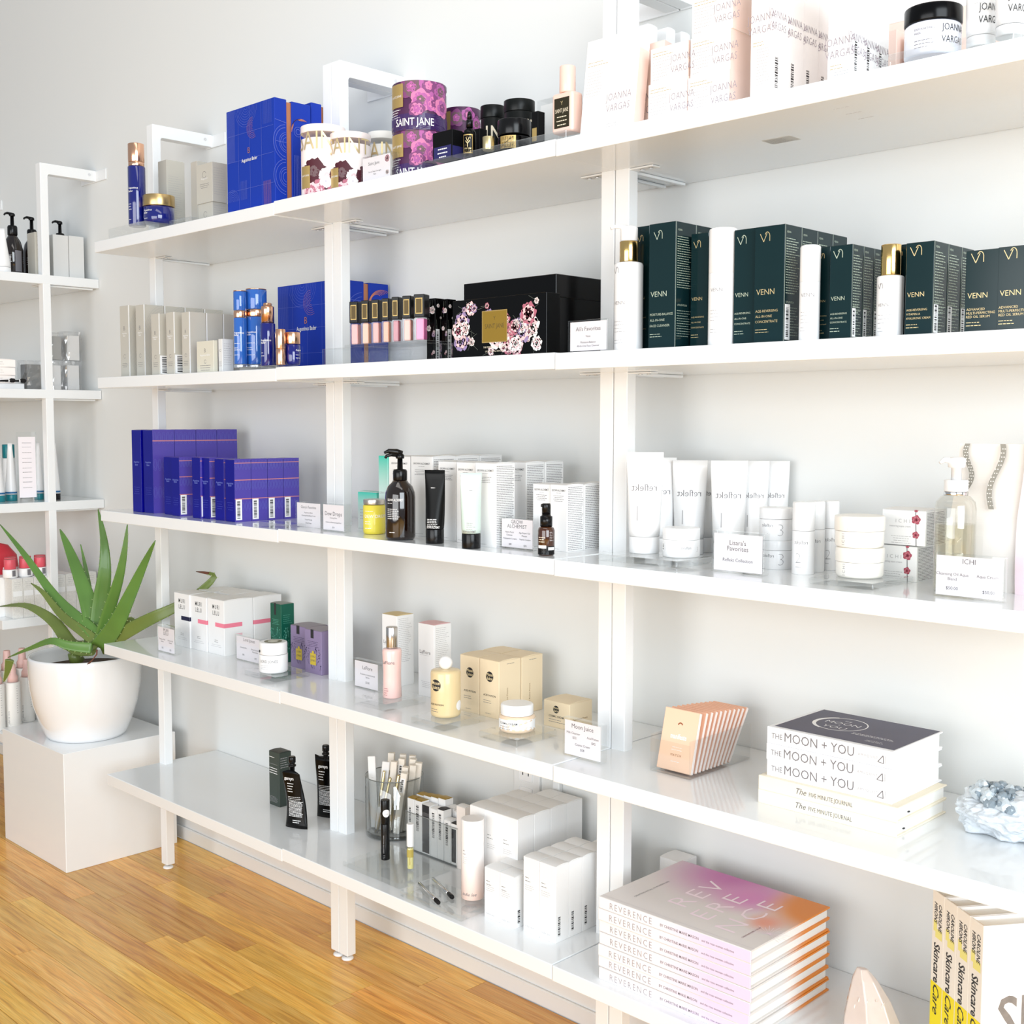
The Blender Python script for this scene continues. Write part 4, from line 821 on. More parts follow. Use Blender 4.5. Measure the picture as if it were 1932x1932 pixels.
P = Print(R=R+.0001, h=h*.68); P.text('C', 'Augustinus', -1.1, .58, .0038, WINK, bold=.012); P.text('C', 'Bader', -1.1, .52, .0038, WINK, bold=.012); P.lines('C', -1.1, .3, .6, 2, .006, WINK); P.build(t)
for k, nm in (('s2_j1', 'behind the copper cylinder'), ('s2_j2', 'right of the copper cylinder')):
    t, R, h = cylthing(k, 'cream_jar', 'small dark blue jar with copper lid %s' % nm, 'jar')
    MB().lathe([(R*.6, 0), (R*.85, .001), (R*.96, .006), (R, .012), (R, h*.6), (R*.9, h*.63)], 32).build('jar_body', BLUEG, t); MB().lathe(rnd_prof(R*.98, h*.64, h, .001), 32).build('lid', COPPER, t)
    P = Print(R=R+.0001, h=h*.6); P.text('C', 'Augustinus', -1.0 if k == 's2_j1' else .35, .72, .0034, WINK, bold=.01); P.lines('C', -1.0 if k == 's2_j1' else .35, .5, .8, 2, .006, WINK, .0009); P.build(t)
t, R, h = cylthing('s2_cop', 'lip_balm_tube', 'plain rose-copper cylinder in front of the blue gift box', 'cylinder')
MB().lathe(rnd_prof(R, 0, h*.45, .0008), 32).build('base', COPPER, t); MB().lathe(rnd_prof(R, h*.452, h, .0008), 32).build('cap', COPPER, t)
gift('s2_gift_a', 'large blue gift box behind the post on the second shelf', (.50, .1))
riser('s2_riser_b', 'frosted acrylic block left of the lip gloss tray'); riser('s2_riser_c', 'acrylic block under the lip gloss tray'); riser('s2_tray', 'thin clear acrylic tray carrying the row of lip glosses')
for k in ('s2_riser_b', 's2_riser_c'): pass
GC = ['#d98c88', '#dd9a78', '#cf8078', '#d88a62', '#a84358', '#e0a090', '#d964a0']; GN = ['dusty pink', 'peach', 'rose brown', 'copper orange', 'berry red', 'pale salmon', 'bright pink']
for i in range(7):
    L = LAY['s2_gloss%d' % i]; w = (L['w']+L['d'])*.62; h = L['h']; p = L['p']
    t = thing('lip_gloss', '%s lip gloss with square black cap on the clear tray' % GN[i], 'lip gloss', p, 22)
    q = rbox(w, w, h*.5).build('clear_bottle', ACR, t, .001); rbox(w*.72, w*.72, h*.46, .002).build('gloss', M('gloss_%s' % GN[i].replace(' ', '_'), C(GC[i]), .25, coat=.5), t, .0015)
    MB().box(-w/2, w/2, -w/2, w/2, h*.505, h).build('cap', BLACKP, t, .0012)
    P = Print(w, w, h); P.rect('F', .18, .58, .82, .92, GLBL); P.rect('F', .24, .6, .76, .9, M('dark_bronze')); P.build(t, 'gold_label')
def floralprint(P, f='F', n=16, seed=1, sc=1.):
    r = random.Random(seed); ms = [(WH1, RD3, WH1, RD2), (RD3, WH1, RD2, WH1), (LIL, RD3, LIL, RD1), (RD2, RD3, RD1, RD3)]
    for i in range(n):
        u, v = r.uniform(.06, .94), r.uniform(.08, .92); s_ = r.choice((.35, .5, .8, 1.2))*.011*sc
        s_ = min(s_, u*P.W(f), (1-u)*P.W(f))
        P.flower(f, u, v, s_, ms[i % 4], i+seed*7, 6, .2); P.n -= 3
        for q in range(2): P.line(f, u, v, min(.98, max(.02, u+r.uniform(-.12, .12))), min(.97, max(.03, v+r.uniform(-.2, .2))), .0006, M('leaf_grey', C('#5a5f58'), .5)); P.n -= 1
    P.n += 4
for k, nm in (('s2_fl0', 'left'), ('s2_fl1', 'right')):
    carton(k, 'lip_gloss_carton', 'slim black floral carton behind the lip glosses, %s of two' % nm, BK, size=(LAY[k]['w'], .022, LAY[k]['h']), pr=lambda P: (floralprint(P, 'F', 8, 3, .6), floralprint(P, 'R', 8, 5, .6), P.barcode('R', .05, .02, .4, .5, INK, BCG)))
carton('s2_fl2', 'lip_gloss_carton', 'slim black floral carton at the back beside the big floral box', BK, size=(.02, .022, .114), pr=lambda P: floralprint(P, 'F', 6, 9, .6))
carton('s2_floral', 'gift_box', 'wide black gift box printed with white and pink flowers and a gold plaque', BK, pr=lambda P: (floralprint(P, 'F', 46, 2, 1.3), P.rect('F', .335, .24, .605, .78, GLBL), P.rect('F', .342, .255, .598, .765, M('satin_gold', C('#b5933f'), .4, .7)), P.text('F', 'SAINT JANE', .47, .48, .0078, M('dark_bronze'), 'C', sx=.8), P.text('F', 'Y', .47, .62, .006, M('dark_bronze'), 'C'), P.text('F', 'THE COMPLETE COLLECTION', .47, .15, .0028, M('ivory_ink'), 'C'), P.text('F', 'OF BOTANICAL SKINCARE', .47, .08, .0026, M('ivory_ink'), 'C')))
L = LAY['s2_blackbox']; w, d, h = L['w'], L['d'], L['h']; t = thing('gift_box', 'large plain black lidded box behind the floral box', 'box', L['p'])
rbox(w-.004, d-.004, h*.76).build('box_base', BK, t, .001); MB().box(-w/2, w/2, -d/2, d/2, h*.72, h).build('box_lid', BK, t, .001)
sign('s2_sign', 'small acrylic sign left of the white pump bottle on the second shelf', [("Ali's Favorites", .5, .66, .13, 'C'), ('Venn', .5, .46, .07, 'C'), ('Moisture-Balance', .5, .28, .065, 'C'), ('All-In-One Face Cleanser', .5, .17, .065, 'C')])
VG = M('dark_green_gloss_card', C('#112c30'), .14, spec=.4, noise=.3, scale=9); VS = M('slate_gloss_card', C('#3c474c'), .16, coat=.9)
VI = M('silver_green_ink', C('#b3c0ae'), .4)
def vmark(P, f, u, v, s, m, th=.0009):
    k = P.R if f == 'C' else P.W(f)
    P.line(f, u-s/k, v+s*1.1/P.H(f), u, v-s*.9/P.H(f), th, m); P.line(f, u, v-s*.9/P.H(f), u+s*.9/k, v+s*1.1/P.H(f), th, m); P.arc(f, u+s*1.0/k, v+s*.3/P.H(f), s*.7, 0, 150, th, m, 16, ry=s*1.1); P.line(f, u+s*1.7/k, v+s*.3/P.H(f), u+s*1.7/k, v-s*.8/P.H(f), th, m)
def venn(P, gold=True, big=True, side=True, body=('AGE-REVERSING', 'ALL-IN-ONE', 'CONCENTRATE'), bc=False):
    m = GOLDI if gold else VI
    vmark(P, 'F', .3, .9, min(P.w*.15, .0055), m); P.text('F', 'VENN', .08, .42, P.w*.17, m, bold=-.004)
    for i, s_ in enumerate(body): P.text('F', s_, .06, .27-.045*i, P.w*.075, m, maxw=P.w*.86, bold=-.003)
    P.lines('F', .06, .12, .6, 2, .0035, m, .0008); 
    if side:
        P.text('R', 'VENN', .1, .93, .0028, VI); P.lines('R', .08, .88, .84, 22, .0034, VI, .0010); P.text('R', 'UTILIZATION', .1, .34, .0028, VI, maxw=P.d*.5); P.lines('R', .08, .3, .84, 11, .0036, VI, .0007)
        if bc: P.barcode('R', .05, .03, .32, .3, INK, BCG)
        P.rect('R', 0, 0, .018, 1, VI)
VL = 'dark green glossy carton, '
carton('s2_v0', 'skincare_carton', VL+'right behind the white pump bottle', VG, pr=lambda P: venn(P, True, side=False))
L = LAY['s2_v1']; VB = ('MOISTURE-BALANCE', 'ALL-IN-ONE', 'FACE CLEANSER')
src = carton('s2_v1', 'skincare_carton', VL+'tallest, right of the pump bottle', VG, pr=lambda P: venn(P, False, body=VB))
copies(src, [((L['p'][0], L['p'][1]+(L['d']+.001)*q, L['p'][2]), VL+'%s the tallest one' % nm, None) for q, nm in ((1, 'directly behind'), (2, 'two places behind'))])
carton('s2_v2', 'skincare_carton', VL+'half hidden left of the white cylinder', VG, size=(.03, .03, LAY['s2_v2']['h']), pr=lambda P: venn(P, side=False))
carton('s2_v3', 'skincare_carton', VL+'just right of the white cylinder', VG, pr=lambda P: venn(P, False, side=False))
L = LAY['s2_v4']
src = carton('s2_v4', 'skincare_carton', VL+'with barcode, third front group', VG, pr=lambda P: venn(P, True, bc=True))
copies(src, [((L['p'][0], L['p'][1]+(L['d']+.001)*q, L['p'][2]), VL+'%s the third front group' % nm, None) for q, nm in ((1, 'second in depth of'), (2, 'third in depth of'), (3, 'last in depth of'))])
carton('s2_v5', 'skincare_carton', VL+'narrow, right of the shorter white cylinder', VG, pr=lambda P: venn(P, side=False))
L = LAY['s2_v6']
src = carton('s2_v6', 'skincare_carton', VL+'small with barcode, left of the gold-capped bottle', VG, pr=lambda P: venn(P, False, bc=True))
copies(src, [((L['p'][0], L['p'][1]+(L['d']+.001)*q, L['p'][2]), VL+'small, %s the gold-capped bottle group' % nm, None) for q, nm in ((1, 'second row of'), (2, 'third row of'))])
carton('s2_v7', 'skincare_carton', VL+'narrow, right behind the gold-capped bottle', VG, pr=lambda P: venn(P, side=False))
L = LAY['s2_v8']
src = carton('s2_v8', 'skincare_carton', VL+'with barcode, right of the gold-capped bottle', VG, pr=lambda P: venn(P, True, body=('AGE-REVERSING', 'VITAMIN A', 'HYALURONIC CREAM'), bc=True))
copies(src, [((L['p'][0], L['p'][1]+(L['d']+.001)*q, L['p'][2]), VL+'%s the one right of the gold-capped bottle' % nm, None) for q, nm in ((1, 'behind'), (2, 'two behind'))])
for k, nm in (('s2_v9', 'second from the right end'), ('s2_v10', 'at the right end of the second shelf')):
    carton(k, 'skincare_carton', VL+nm, VG, pr=lambda P: venn(P, True, body=('ADVANCED', 'MULTI-PERFECTING', 'RED OIL SERUM'), side=False))
t, R, h = cylthing('s2_pump', 'pump_bottle', 'white pump bottle with gold neck on the second shelf', 'bottle')
MB().lathe(rnd_prof(R, 0, h*.70, .0012, .004), 40).build('bottle_body', WHITEP, t); MB().lathe(rnd_prof(R*.64, h*.705, h*.865, .0005), 32).build('neck_ring', GOLD, t)
MB().lathe(rnd_prof(R*.6, h*.867, h*.985, .001, .003), 32).tube([(0, 0, h*.975), (-R*.9, -.004, h*.985), (-R*1.25, -.006, h*.965)], [.004, .003, .0022], 10).build('pump_head', WHITEP, t)
P = Print(R=R+.0001, h=h*.7); vmark(P, 'C', -1.1, .9, .004, GINK, .0006); P.text('C', 'VENN', -1.2, .52, .0058, GINK, bold=-.012); P.lines('C', -1.2, .33, 1.3, 4, .005, LINK, .0007); P.lines('C', -1.2, .12, 1.1, 2, .004, LINK, .0006); P.build(t)
for k, nm in (('s2_c1', 'taller'), ('s2_c2', 'shorter')):
    t, R, h = cylthing(k, 'airless_bottle', '%s plain white cylinder bottle among the dark green cartons' % nm, 'bottle')
    MB().lathe(rnd_prof(R, 0, h*.62, .0006, .0002), 40).build('bottle_body', WHITEP, t); MB().lathe(rnd_prof(R, h*.6205, h, .0002, .003), 40).build('cap', WHITEP, t)
    P = Print(R=R+.0001, h=h); P.text('C', 'VENN', -.95, .46, .0052, GINK, bold=-.012); P.lines('C', -.95, .3, 1.2, 4, .0045, LINK, .0006); P.lines('C', -.95, .14, .6, 2, .004, LINK, .0006); P.build(t)
t, R, h = cylthing('s2_gb', 'serum_bottle', 'white bottle with tall polished gold cap on the second shelf', 'bottle')
MB().lathe(rnd_prof(R, 0, h*.665, .001, .002), 40).build('bottle_body', WHITEP, t); MB().lathe(rnd_prof(R*.74, h*.668, h, .0008), 36).build('cap', GOLD, t)
P = Print(R=R+.0001, h=h*.665); vmark(P, 'C', -.9, .82, .003, GINK, .0006); P.text('C', 'VENN', -1.0, .5, .0042, GINK, bold=-.012); P.lines('C', -1.0, .36, 1.3, 3, .005, LINK, .0006); P.lines('C', -1.0, .15, .6, 2, .004, LINK, .0006); P.build(t)
# ------------------------------------------------------------------ third shelf
ORL = M('orange_line_ink', C('#d98a80'), .4)
def waves(P, bands=(.12, .45, .78)):
    for v in bands: P.rect('R', 0, v, 1, v+.012, ORL)
    for v0 in (.25, .58, .9):
        for i in range(5):
            for q in range(2): P.arc('R', .1+.2*i, v0, P.d*.08*(1-.4*q), 0, 360, .0003, LBL, 14, ry=P.h*(.07-.02*q))
def navy(P, r=True, bc=0, bands=(.36, .66, .93)):
    P.text('F', 'Augustinus', .5, .60, .0042, LBL, 'C', maxw=P.w*.86, bold=.015); P.text('F', 'Bader', .5, .565, .0042, LBL, 'C', bold=.015); P.lines('F', .5, .3, .7, 4, .005, M('faint_blue_ink', C('#3a44b0'), .4), .0007, 'C')
    if r: P.rect('R', 0, 0, 1, 1, BLUE_REFL); waves(P, bands)
    if bc: P.barcode('R', .04, .03, .38, .33, INK, BCG)
carton('s3_b0', 'skincare_carton', 'tall deep blue film-wrapped carton at the left end of the third shelf', NAVY, lid=BLUE_REFL, pr=lambda P: navy(P, False))
L = LAY['s3_b1']; src = carton('s3_b1', 'skincare_carton', 'tall deep blue carton, front one of the back row of four', NAVY, lid=BLUE_REFL, pr=lambda P: navy(P, True, 0, (.86,)))
copies(src, [((L['p'][0], L['p'][1]+(L['d']+.001)*q, L['p'][2]), 'tall deep blue carton, %s from the front in the back row' % ORD[q], None) for q in (1, 2, 3)])
BLB = 'shorter deep blue film-wrapped carton, %s from the left in the front row'
for i, (k, bc) in enumerate((('s3_b2', 0), ('s3_b3', 1), ('s3_b4', 1), ('s3_b5', 1), ('s3_b6', 0), ('s3_b7', 1))):
    sz = (LAY[k]['w'], .0405, LAY[k]['h'])
    if k == 's3_b4': p0 = LAY[k]; sz = (.034, .0405, p0['h'])
    src = carton(k, 'skincare_carton', BLB % ORD[i], NAVY, lid=BLUE_REFL, size=sz, pr=lambda P, bc=bc: navy(P, True, bc))
    if k == 's3_b7':
        L = LAY[k]; copies(src, [((L['p'][0], L['p'][1]+.0415*q, L['p'][2]), 'shorter deep blue carton with barcode, %s from the front at the right end' % ORD[q], None) for q in (1, 2, 3)])
riser('s3_riser_a', 'low clear acrylic block before the blue cartons on the third shelf')
sign('s3_sign1', 'wider acrylic sign right beside the deep blue cartons on the third shelf', [("Glory's Favorites", .5, .74, .1, 'C'), ('Augustinus Bader', .5, .56, .055, 'C'), ('Cleansing Mask/Body Cream', .5, .45, .055, 'C'), ('Travel Friendly', .5, .3, .055, 'C'), ('Dew Drops', .5, .18, .055, 'C')])
sign('s3_sign2', 'narrower acrylic sign between the wider sign and the yellow jar', [('Dew Drops', .5, .56, .15, 'C'), ('Cleansing Balm', .5, .46, .05, 'C'), ('Herbivore Botanicals Superfood', .5, .3, .05, 'C'), ('$34', .5, .12, .06, 'C')])
def teal_mat():
    m = M('teal_fade_card', (1, 1, 1), .4); nt = m.node_tree; N = nt.nodes; tc = N.new('ShaderNodeTexCoord'); sp = N.new('ShaderNodeSeparateXYZ'); rp = N.new('ShaderNodeValToRGB')
    nt.links.new(tc.outputs['Generated'], sp.inputs[0]); nt.links.new(sp.outputs[2], rp.inputs[0]); e = rp.color_ramp.elements; e[0].position = .35; e[0].color = (*C('#eef7f4'), 1); e[1].position = 1; e[1].color = (*C('#3fc4b0'), 1)
    nt.links.new(rp.outputs[0], N['Principled BSDF'].inputs['Base Color']); return m
TEAL = teal_mat()
carton('s3_teal_a', 'serum_carton', 'tall teal-to-white carton behind the brown pump bottle', TEAL, lid=TEAL, pr=lambda P: (P.text('F', 'DEW DROPS', .12, .5, .0042, LINK), P.lines('F', .12, .35, .7, 3, .005, LINK, .0007)))
carton('s3_teal_b', 'balm_carton', 'short teal-to-white carton behind the yellow jar', TEAL, lid=TEAL, pr=lambda P: P.lines('F', .12, .5, .5, 4, .006, LINK, .0007))
t, R, h = cylthing('s3_yellow', 'cream_jar', 'frosted yellow jar with silver lid on the third shelf', 'jar')
YG = M('frosted_yellow', C('#e8d84a'), .35, coat=.3, sss=.2)
MB().lathe([(R*.8, 0), (R*.95, .001), (R, .005), (R, h*.82), (R*.94, h*.84)], 40).build('jar_body', YG, t); MB().lathe(rnd_prof(R*.97, h*.85, h, .001), 40).build('lid', M('brushed_silver', C('#c9c4bd'), .3, .9), t)
P = Print(R=R+.0001, h=h); P.text('C', 'DEW DROPS', -.95, .48, .0062, WINK, bold=.004); P.lines('C', -.95, .36, .9, 2, .004, WINK, .0012); P.lines('C', -.95, .66, .9, 1, .004, WINK, .001); P.lines('C', -.95, .17, .7, 1, .004, WINK, .0012); P.build(t)
def amber(): 
    m = M('dark_amber_glass', C('#160803'), .06, coat=1.0, noise=.3, scale=8); return m
t, R, h = cylthing('s3_pump', 'pump_bottle', 'dark brown glass pump bottle with black pump on the third shelf', 'bottle'); AM = amber()
hb = h*.66
MB().lathe([(R*.8, 0), (R*.95, .0015), (R, .006), (R, hb*.72), (R*.97, hb*.80), (R*.82, hb*.9), (R*.55, hb*.965), (R*.48, hb)], 44).build('bottle_body', AM, t)
pump_head(t, hb, R*.47, BLACKP, 200, .028, h*.24)
MB().tube([(0, 0, h*.88), (0, 0, h*.955)], [.0045, .004], 12).tube([(.004, 0, h*.955), (-.006, -.001, h*.975), (-.020, -.004, h*.985), (-.028, -.006, h*.965)], [.0052, .0055, .004, .0022], 10).build('pump_lever', BLACKP, t)
P = Print(R=R+.0001, h=hb); P.text('C', 'GROWN ALCHEMIST', -.95, .66, .0045, WINK, bold=.006, maxw=R*1.15); P.lines('C', -.95, .62, .4, 1, .004, WINK, .0008); P.lines('C', -.95, .52, 1.0, 6, .0034, WINK, .0012); P.lines('C', -.8, .13, .45, 1, .004, WINK, .001); P.build(t)
t, R, h = cylthing('s3_btube', 'squeeze_tube', 'matt black crumpled tube standing on its cap on the third shelf', 'tube')
squeeze_tube(t, R, h, h*.2, M('matt_black_tube', C('#050505'), .38, spec=.25), BLACKP, R*1.12, yaw=-18, droop=.35)
P = Print(R=R*1.02, h=h, taper=lambda v, R=R: R*1.03); P.text('C', 'GROWN ALCHEMIST', -.95, .212, .004, WINK, bold=.006, maxw=R*1.5); P.lines('C', -.9, .33, 1.4, 5, .0028, WINK, .001); P.lines('C', -.4, .76, .45, 1, .003, WINK, .001); P.build(t)
t, R, h = cylthing('s3_mtube', 'squeeze_tube', 'pale mint crumpled tube on a black cap on the third shelf', 'tube')
squeeze_tube(t, R, h, h*.2, M('pale_mint_tube', C('#cfe2d9'), .3), BLACKP, R*1.12, yaw=12, droop=.25)
P = Print(R=R*1.02, h=h, taper=lambda v, R=R: R*1.03); P.text('C', 'GROWN ALCHEMIST', -1.0, .214, .0038, GINK, bold=.004, maxw=R*1.5); P.lines('C', -.5, .34, .9, 5, .0034, LINK, .0008); P.lines('C', -.2, .77, .35, 1, .003, GINK, .0008); P.build(t)
def grown(P, side=True):
    P.text('F', 'GROWN ALCHEMIST', .5, .89, .0036, INK, 'C', bold=.004, maxw=P.w*.82); P.lines('F', .5, .865, .3, 1, .003, GINK, .0005, 'C'); P.lines('F', .5, .82, .66, 4, .0028, GINK, .0008, 'C'); P.lines('F', .08, .03, .5, 1, .003, LINK, .0006)
    if side: P.lines('R', .06, .95, .9, int(P.h/.0031), .003, GINK, .0009, rnd=.12)
GA = 'white carton with a narrow black heading, '
carton('s3_w0', 'skincare_carton', GA+'behind the brown pump bottle', WHITEC, lid=WHITEC, pr=lambda P: grown(P))
L = LAY['s3_w1']; src = carton('s3_w1', 'skincare_carton', GA+'behind the black tube, front of the back row', WHITEC, lid=WHITEC, pr=lambda P: grown(P))
copies(src, [((L['p'][0], L['p'][1]+(L['d']+.001)*q, L['p'][2]), GA+'%s in the back row behind the black tube' % ORD[q], None) for q in (1, 2)])
carton('s3_w2', 'skincare_carton', GA+'between the black and mint tubes', WHITEC, lid=WHITEC, pr=lambda P: grown(P))
carton('s3_w3', 'skincare_carton', GA+'behind the mint tube', WHITEC, lid=WHITEC, pr=lambda P: grown(P))
carton('s3_w4', 'skincare_carton', GA+'tall one right of the mint tube', WHITEC, lid=WHITEC, pr=lambda P: grown(P))
L = LAY['s3_w5']; src = carton('s3_w5', 'skincare_carton', GA+'behind the tall one right of the mint tube', WHITEC, lid=WHITEC, pr=lambda P: grown(P))
copies(src, [((L['p'][0]+.001, L['p'][1]+(L['d']+.001), L['p'][2]), GA+'rearmost of the tall ones by the mint tube', None)])
carton('s3_w6', 'skincare_carton', GA+'short, left of the two behind the amber serum', WHITEC, lid=WHITEC, pr=lambda P: grown(P))
L = LAY['s3_w7']; src = carton('s3_w7', 'skincare_carton', GA+'short, right of the two behind the amber serum', WHITEC, lid=WHITEC, pr=lambda P: grown(P))
copies(src, [((L['p'][0], L['p'][1]+(L['d']+.001)*q, L['p'][2]), GA+'short, %s row near the double post' % ORD[q], None) for q in (1, 2)])
sign('s3_sign3', 'acrylic sign left of the small amber serum bottle, third shelf', [('GROW', .5, .8, .12, 'C'), ('ALCHEMIST', .5, .66, .12, 'C'), ('Hydra Facial', .28, .5, .055, 'C'), ('Cleanser', .28, .41, .055, 'C'), ('Age-Repair Gel', .72, .5, .055, 'C'), ('Masque', .72, .41, .055, 'C'), ('Polypeptide Complex', .3, .3, .05, 'C'), ('Peptide Complex', .74, .3, .05, 'C'), ('$40', .3, .12, .06, 'C'), ('$78', .74, .1, .06, 'C')])
t, R, h = cylthing('s3_serum', 'serum_bottle', 'small amber serum bottle with black pump on the third shelf', 'bottle')
AML = M('amber_glass', C('#4a2206'), .06, coat=1., noise=.4, scale=14)
hb = h*.56
MB().lathe([(R*.8, 0), (R, .002), (R, hb*.86), (R*.9, hb*.95), (R*.6, hb)], 32).build('bottle_body', AML, t)
MB().lathe([(R*.72, hb), (R*.72, hb+h*.19), (R*.55, hb+h*.2), (R*.5, h*.8)], 28).build('collar', BLACKP, t); MB().lathe([(R*.52, h*.8), (R*.52, h*.97), (R*.45, h)], 24).tube([(0, 0, h*.94), (-R*.62, -.002, h*.965)], [.0035, .0022], 8).build('pump_head', BLACKP, t)
P = Print(R=R+.0001, h=hb); P.rect('C', -1.2, .04, 1.2, .34, BLACKP); P.rect('C', -1.1, .26, .0, .36, WINK); P.rect('C', .25, .2, 1.1, .3, WINK); P.lines('C', -1.0, .62, .9, 3, .0035, M('ivory_ink'), .0012); P.lines('C', .4, .8, .6, 6, .0026, LINK, .001); P.build(t)
riser('s3_riser_b', 'clear acrylic block under the white tube behind the double post')
def refl(P, s=.0095, u=-.85, v=.6, n='1'):
    # mirror-written word
    V, F, w = textmesh('reflekt', -.01, 0., 1.); P.poly('C', [(u*P.R+(w-a)*s, v*P.h+b*s) for a, b in V], F, GINK)
    if n: P.text('C', n, u+.28, v-.30, s*2.6, LINK, bold=-.03)
TL = 'white squeeze tube with mirror-written grey word, '
for k, nm, z_, onr in (('s3_tube0', 'biggest, on the acrylic block by the double post', 0, 1), ('s3_tube1', 'hidden behind the biggest one', 0, 0), ('s3_tube2', 'second of the front row', 0, 0), ('s3_tube3', 'mostly hidden between the second and third', 0, 0), ('s3_tube4', 'third of the front row behind the acrylic sign', 0, 0), ('s3_tube5', 'fourth toward the right', 0, 0), ('s3_tube6', 'rearmost at the right', 0, 0)):
    t, R, h = cylthing(k, 'squeeze_tube', TL+nm, 'tube'); h = min(h, .165)
    squeeze_tube(t, R, h, h*.165, WHITEP, WHITEP, R*1.2)
    P = Print(R=R, h=h, taper=lambda v, R=R, h=h: R*(1.004)-.0)
    cw = R*1.2
    # print follows the flattening front of the tube
    def tp(v, R=R, h=h): 
        e = min(1, max(0, (v-h*.165)/(h*.835))/.93); return R*(1-e**1.35)+.0012
    Pf = Print(2*R, 0, h); V, F, w = textmesh('reflekt', -.006, 0., 1.)
    s_ = R*.46; mb = MB(); mb2 = MB()
    def wrap(V, F, mb, s, u0, v0, mir=False, w=0):
        n = len(mb.v)
        for a, b in V:
            u = u0+((w-a) if mir else a)*s; v = v0+b*s; e = min(1, max(0, (v-h*.165)/(h*.835))/.93); rx = R*(1-e)+cw*e; ry = R*(1-e**1.35)+.0011*e**1.35
            q = max(-.98, min(.98, u/rx)); mb.v.append((u, -ry*math.sqrt(1-q*q)-.0004, v))
        mb.f += [tuple(n+i for i in f) for f in F]; mb.sm += [False]*len(F)
    wrap(V, F, mb, s_, -R*.85, h*.62, True, w); V1, F1, w1 = textmesh('1', -.03, 0., 1.); wrap(V1, F1, mb2, R*1.1, -R*.5, h*.32)
    mb.build('lettering', GINK, t); mb2.build('numeral', LINK, t)
t, R, h = cylthing('s3_jar', 'cream_jar', 'plain white jar on the acrylic block left of the acrylic sign', 'jar')
MB().lathe(rnd_prof(R, 0, h*.6, .002, .0003), 40).build('jar_body', WHITEP, t); MB().lathe(rnd_prof(R, h*.606, h, .0003, .0015), 40).build('lid', WHITEP, t)
P = Print(R=R+.0001, h=h); refl(P, .0044, 0.0, .3, ''); P.text('C', '3', .95, .2, .008, LINK, bold=-.03); P.rect('C', -1.35, .22, -1.05, .5, BCG); P.barcode('C', -1.35, .24, .3, .2); P.build(t)
sign('s3_sign4', 'acrylic sign before the white squeeze tubes on the third shelf', [("Lisara's", .5, .68, .12, 'C'), ('Favorites', .5, .54, .12, 'C'), ('Reflekt Collection', .5, .28, .085, 'C')])
for k, nm in (('s3_j3a', 'lower'), ('s3_j3b', 'upper')):
    t, R, h = cylthing(k, 'cream_jar', '%s jar of the two stacked white jars numbered 3' % nm, 'jar')
    MB().lathe(rnd_prof(R, 0, h*.65, .0008, .0004), 40).build('jar_body', WHITEP, t); MB().lathe(rnd_prof(R*1.01, h*.66, h, .0004, .001), 40).build('lid', WHITEP, t)
    P = Print(R=R+.0001, h=h); refl(P, .0052, -.95, .42, ''); P.text('C', '3', .1, .14, .019, LINK, bold=-.03); P.build(t)
for k, nm in (('s3_y0', 'front'), ('s3_y1', 'middle'), ('s3_y2', 'rearmost')):
    t, R, h = cylthing(k, 'serum_bottle', 'slim white cylinder bottle right of the stacked jars, %s of three' % nm, 'bottle')
    MB().lathe(rnd_prof(R, 0, h*.6, .0006, .0002), 36).build('bottle_body', WHITEP, t); MB().lathe(rnd_prof(R, h*.604, h, .0002, .002), 36).build('cap', WHITEP, t)
    P = Print(R=R+.0001, h=h); refl(P, .0055, -.85, .42, ''); P.text('C', '2', -.7, .16, .015, LINK, bold=-.03); P.lines('C', -.7, .1, .5, 1, .003, LINK, .0006); P.build(t)
riser('s3_riser_c', 'clear acrylic block under the stacked cream pots')
for k, nm in (('s3_cream0', 'lower'), ('s3_cream1', 'upper')):
    t, R, h = cylthing(k, 'cream_pot', '%s of the two stacked plain ivory-white pots' % nm, 'jar')
    MB().lathe(rnd_prof(R*.97, 0, h*.52, .004, .0004), 44).build('pot_body', M('ivory_plastic', C('#f3efe6'), .3), t); MB().lathe(rnd_prof(R, h*.53, h, .0006, .002), 44).build('lid', M('ivory_plastic'), t)
    P = Print(R=R*1.004, h=h); P.text('C', 'ICHI', -.62, .1, .0045, LINK, rot=90, space=1.4); P.lines('C', -.5, .6, .02, 1, .003, LINK, .0006); P.build(t)
def ichibox(P, full=True):
    P.text('F', 'ICHI', .32, .62, .0052, LINK, space=1.7, bold=-.01); P.text('F', 'restoring aqua cream', .18, .5, .0026, LINK, maxw=P.w*.5); P.lines('F', .45, .24, .5, 4, .003, LINK, .0005, 'C')
    P.line('F', .8, 0, .77, .99, .0009, INK)
    for v, r_ in ((.72, .0062), (.3, .0048), (.99, .003)): P.flower('F', .785, v, r_, (M('plum_red', C('#a8475a')), M('plum_pink', C('#c4707c')), M('plum_red'), M('plum_deep', C('#7a2d3e'))), int(v*10), 5, .1)
    P.lines('R', .06, .9, .88, int(P.h/.0022), .002, GINK, .0007, rnd=.1)
for k, nm in (('s3_ichi0', 'lower'), ('s3_ichi1', 'upper')): carton(k, 'cream_carton', '%s white carton printed with red plum blossoms' % nm, WHITEC, lid=WHITEC, size=(.062, .062, LAY[k]['h']), at=(LAY['s3_ichi0']['p'][0]-.014+(.011 if nm == 'upper' else 0), LAY['s3_ichi0']['p'][1]+.022, LAY[k]['p'][2]), pr=ichibox)
t, R, h = cylthing('s3_glassp', 'pump_bottle', 'clear pump bottle with white pump and silver ring before the paper bags', 'bottle'); hb = h*.72
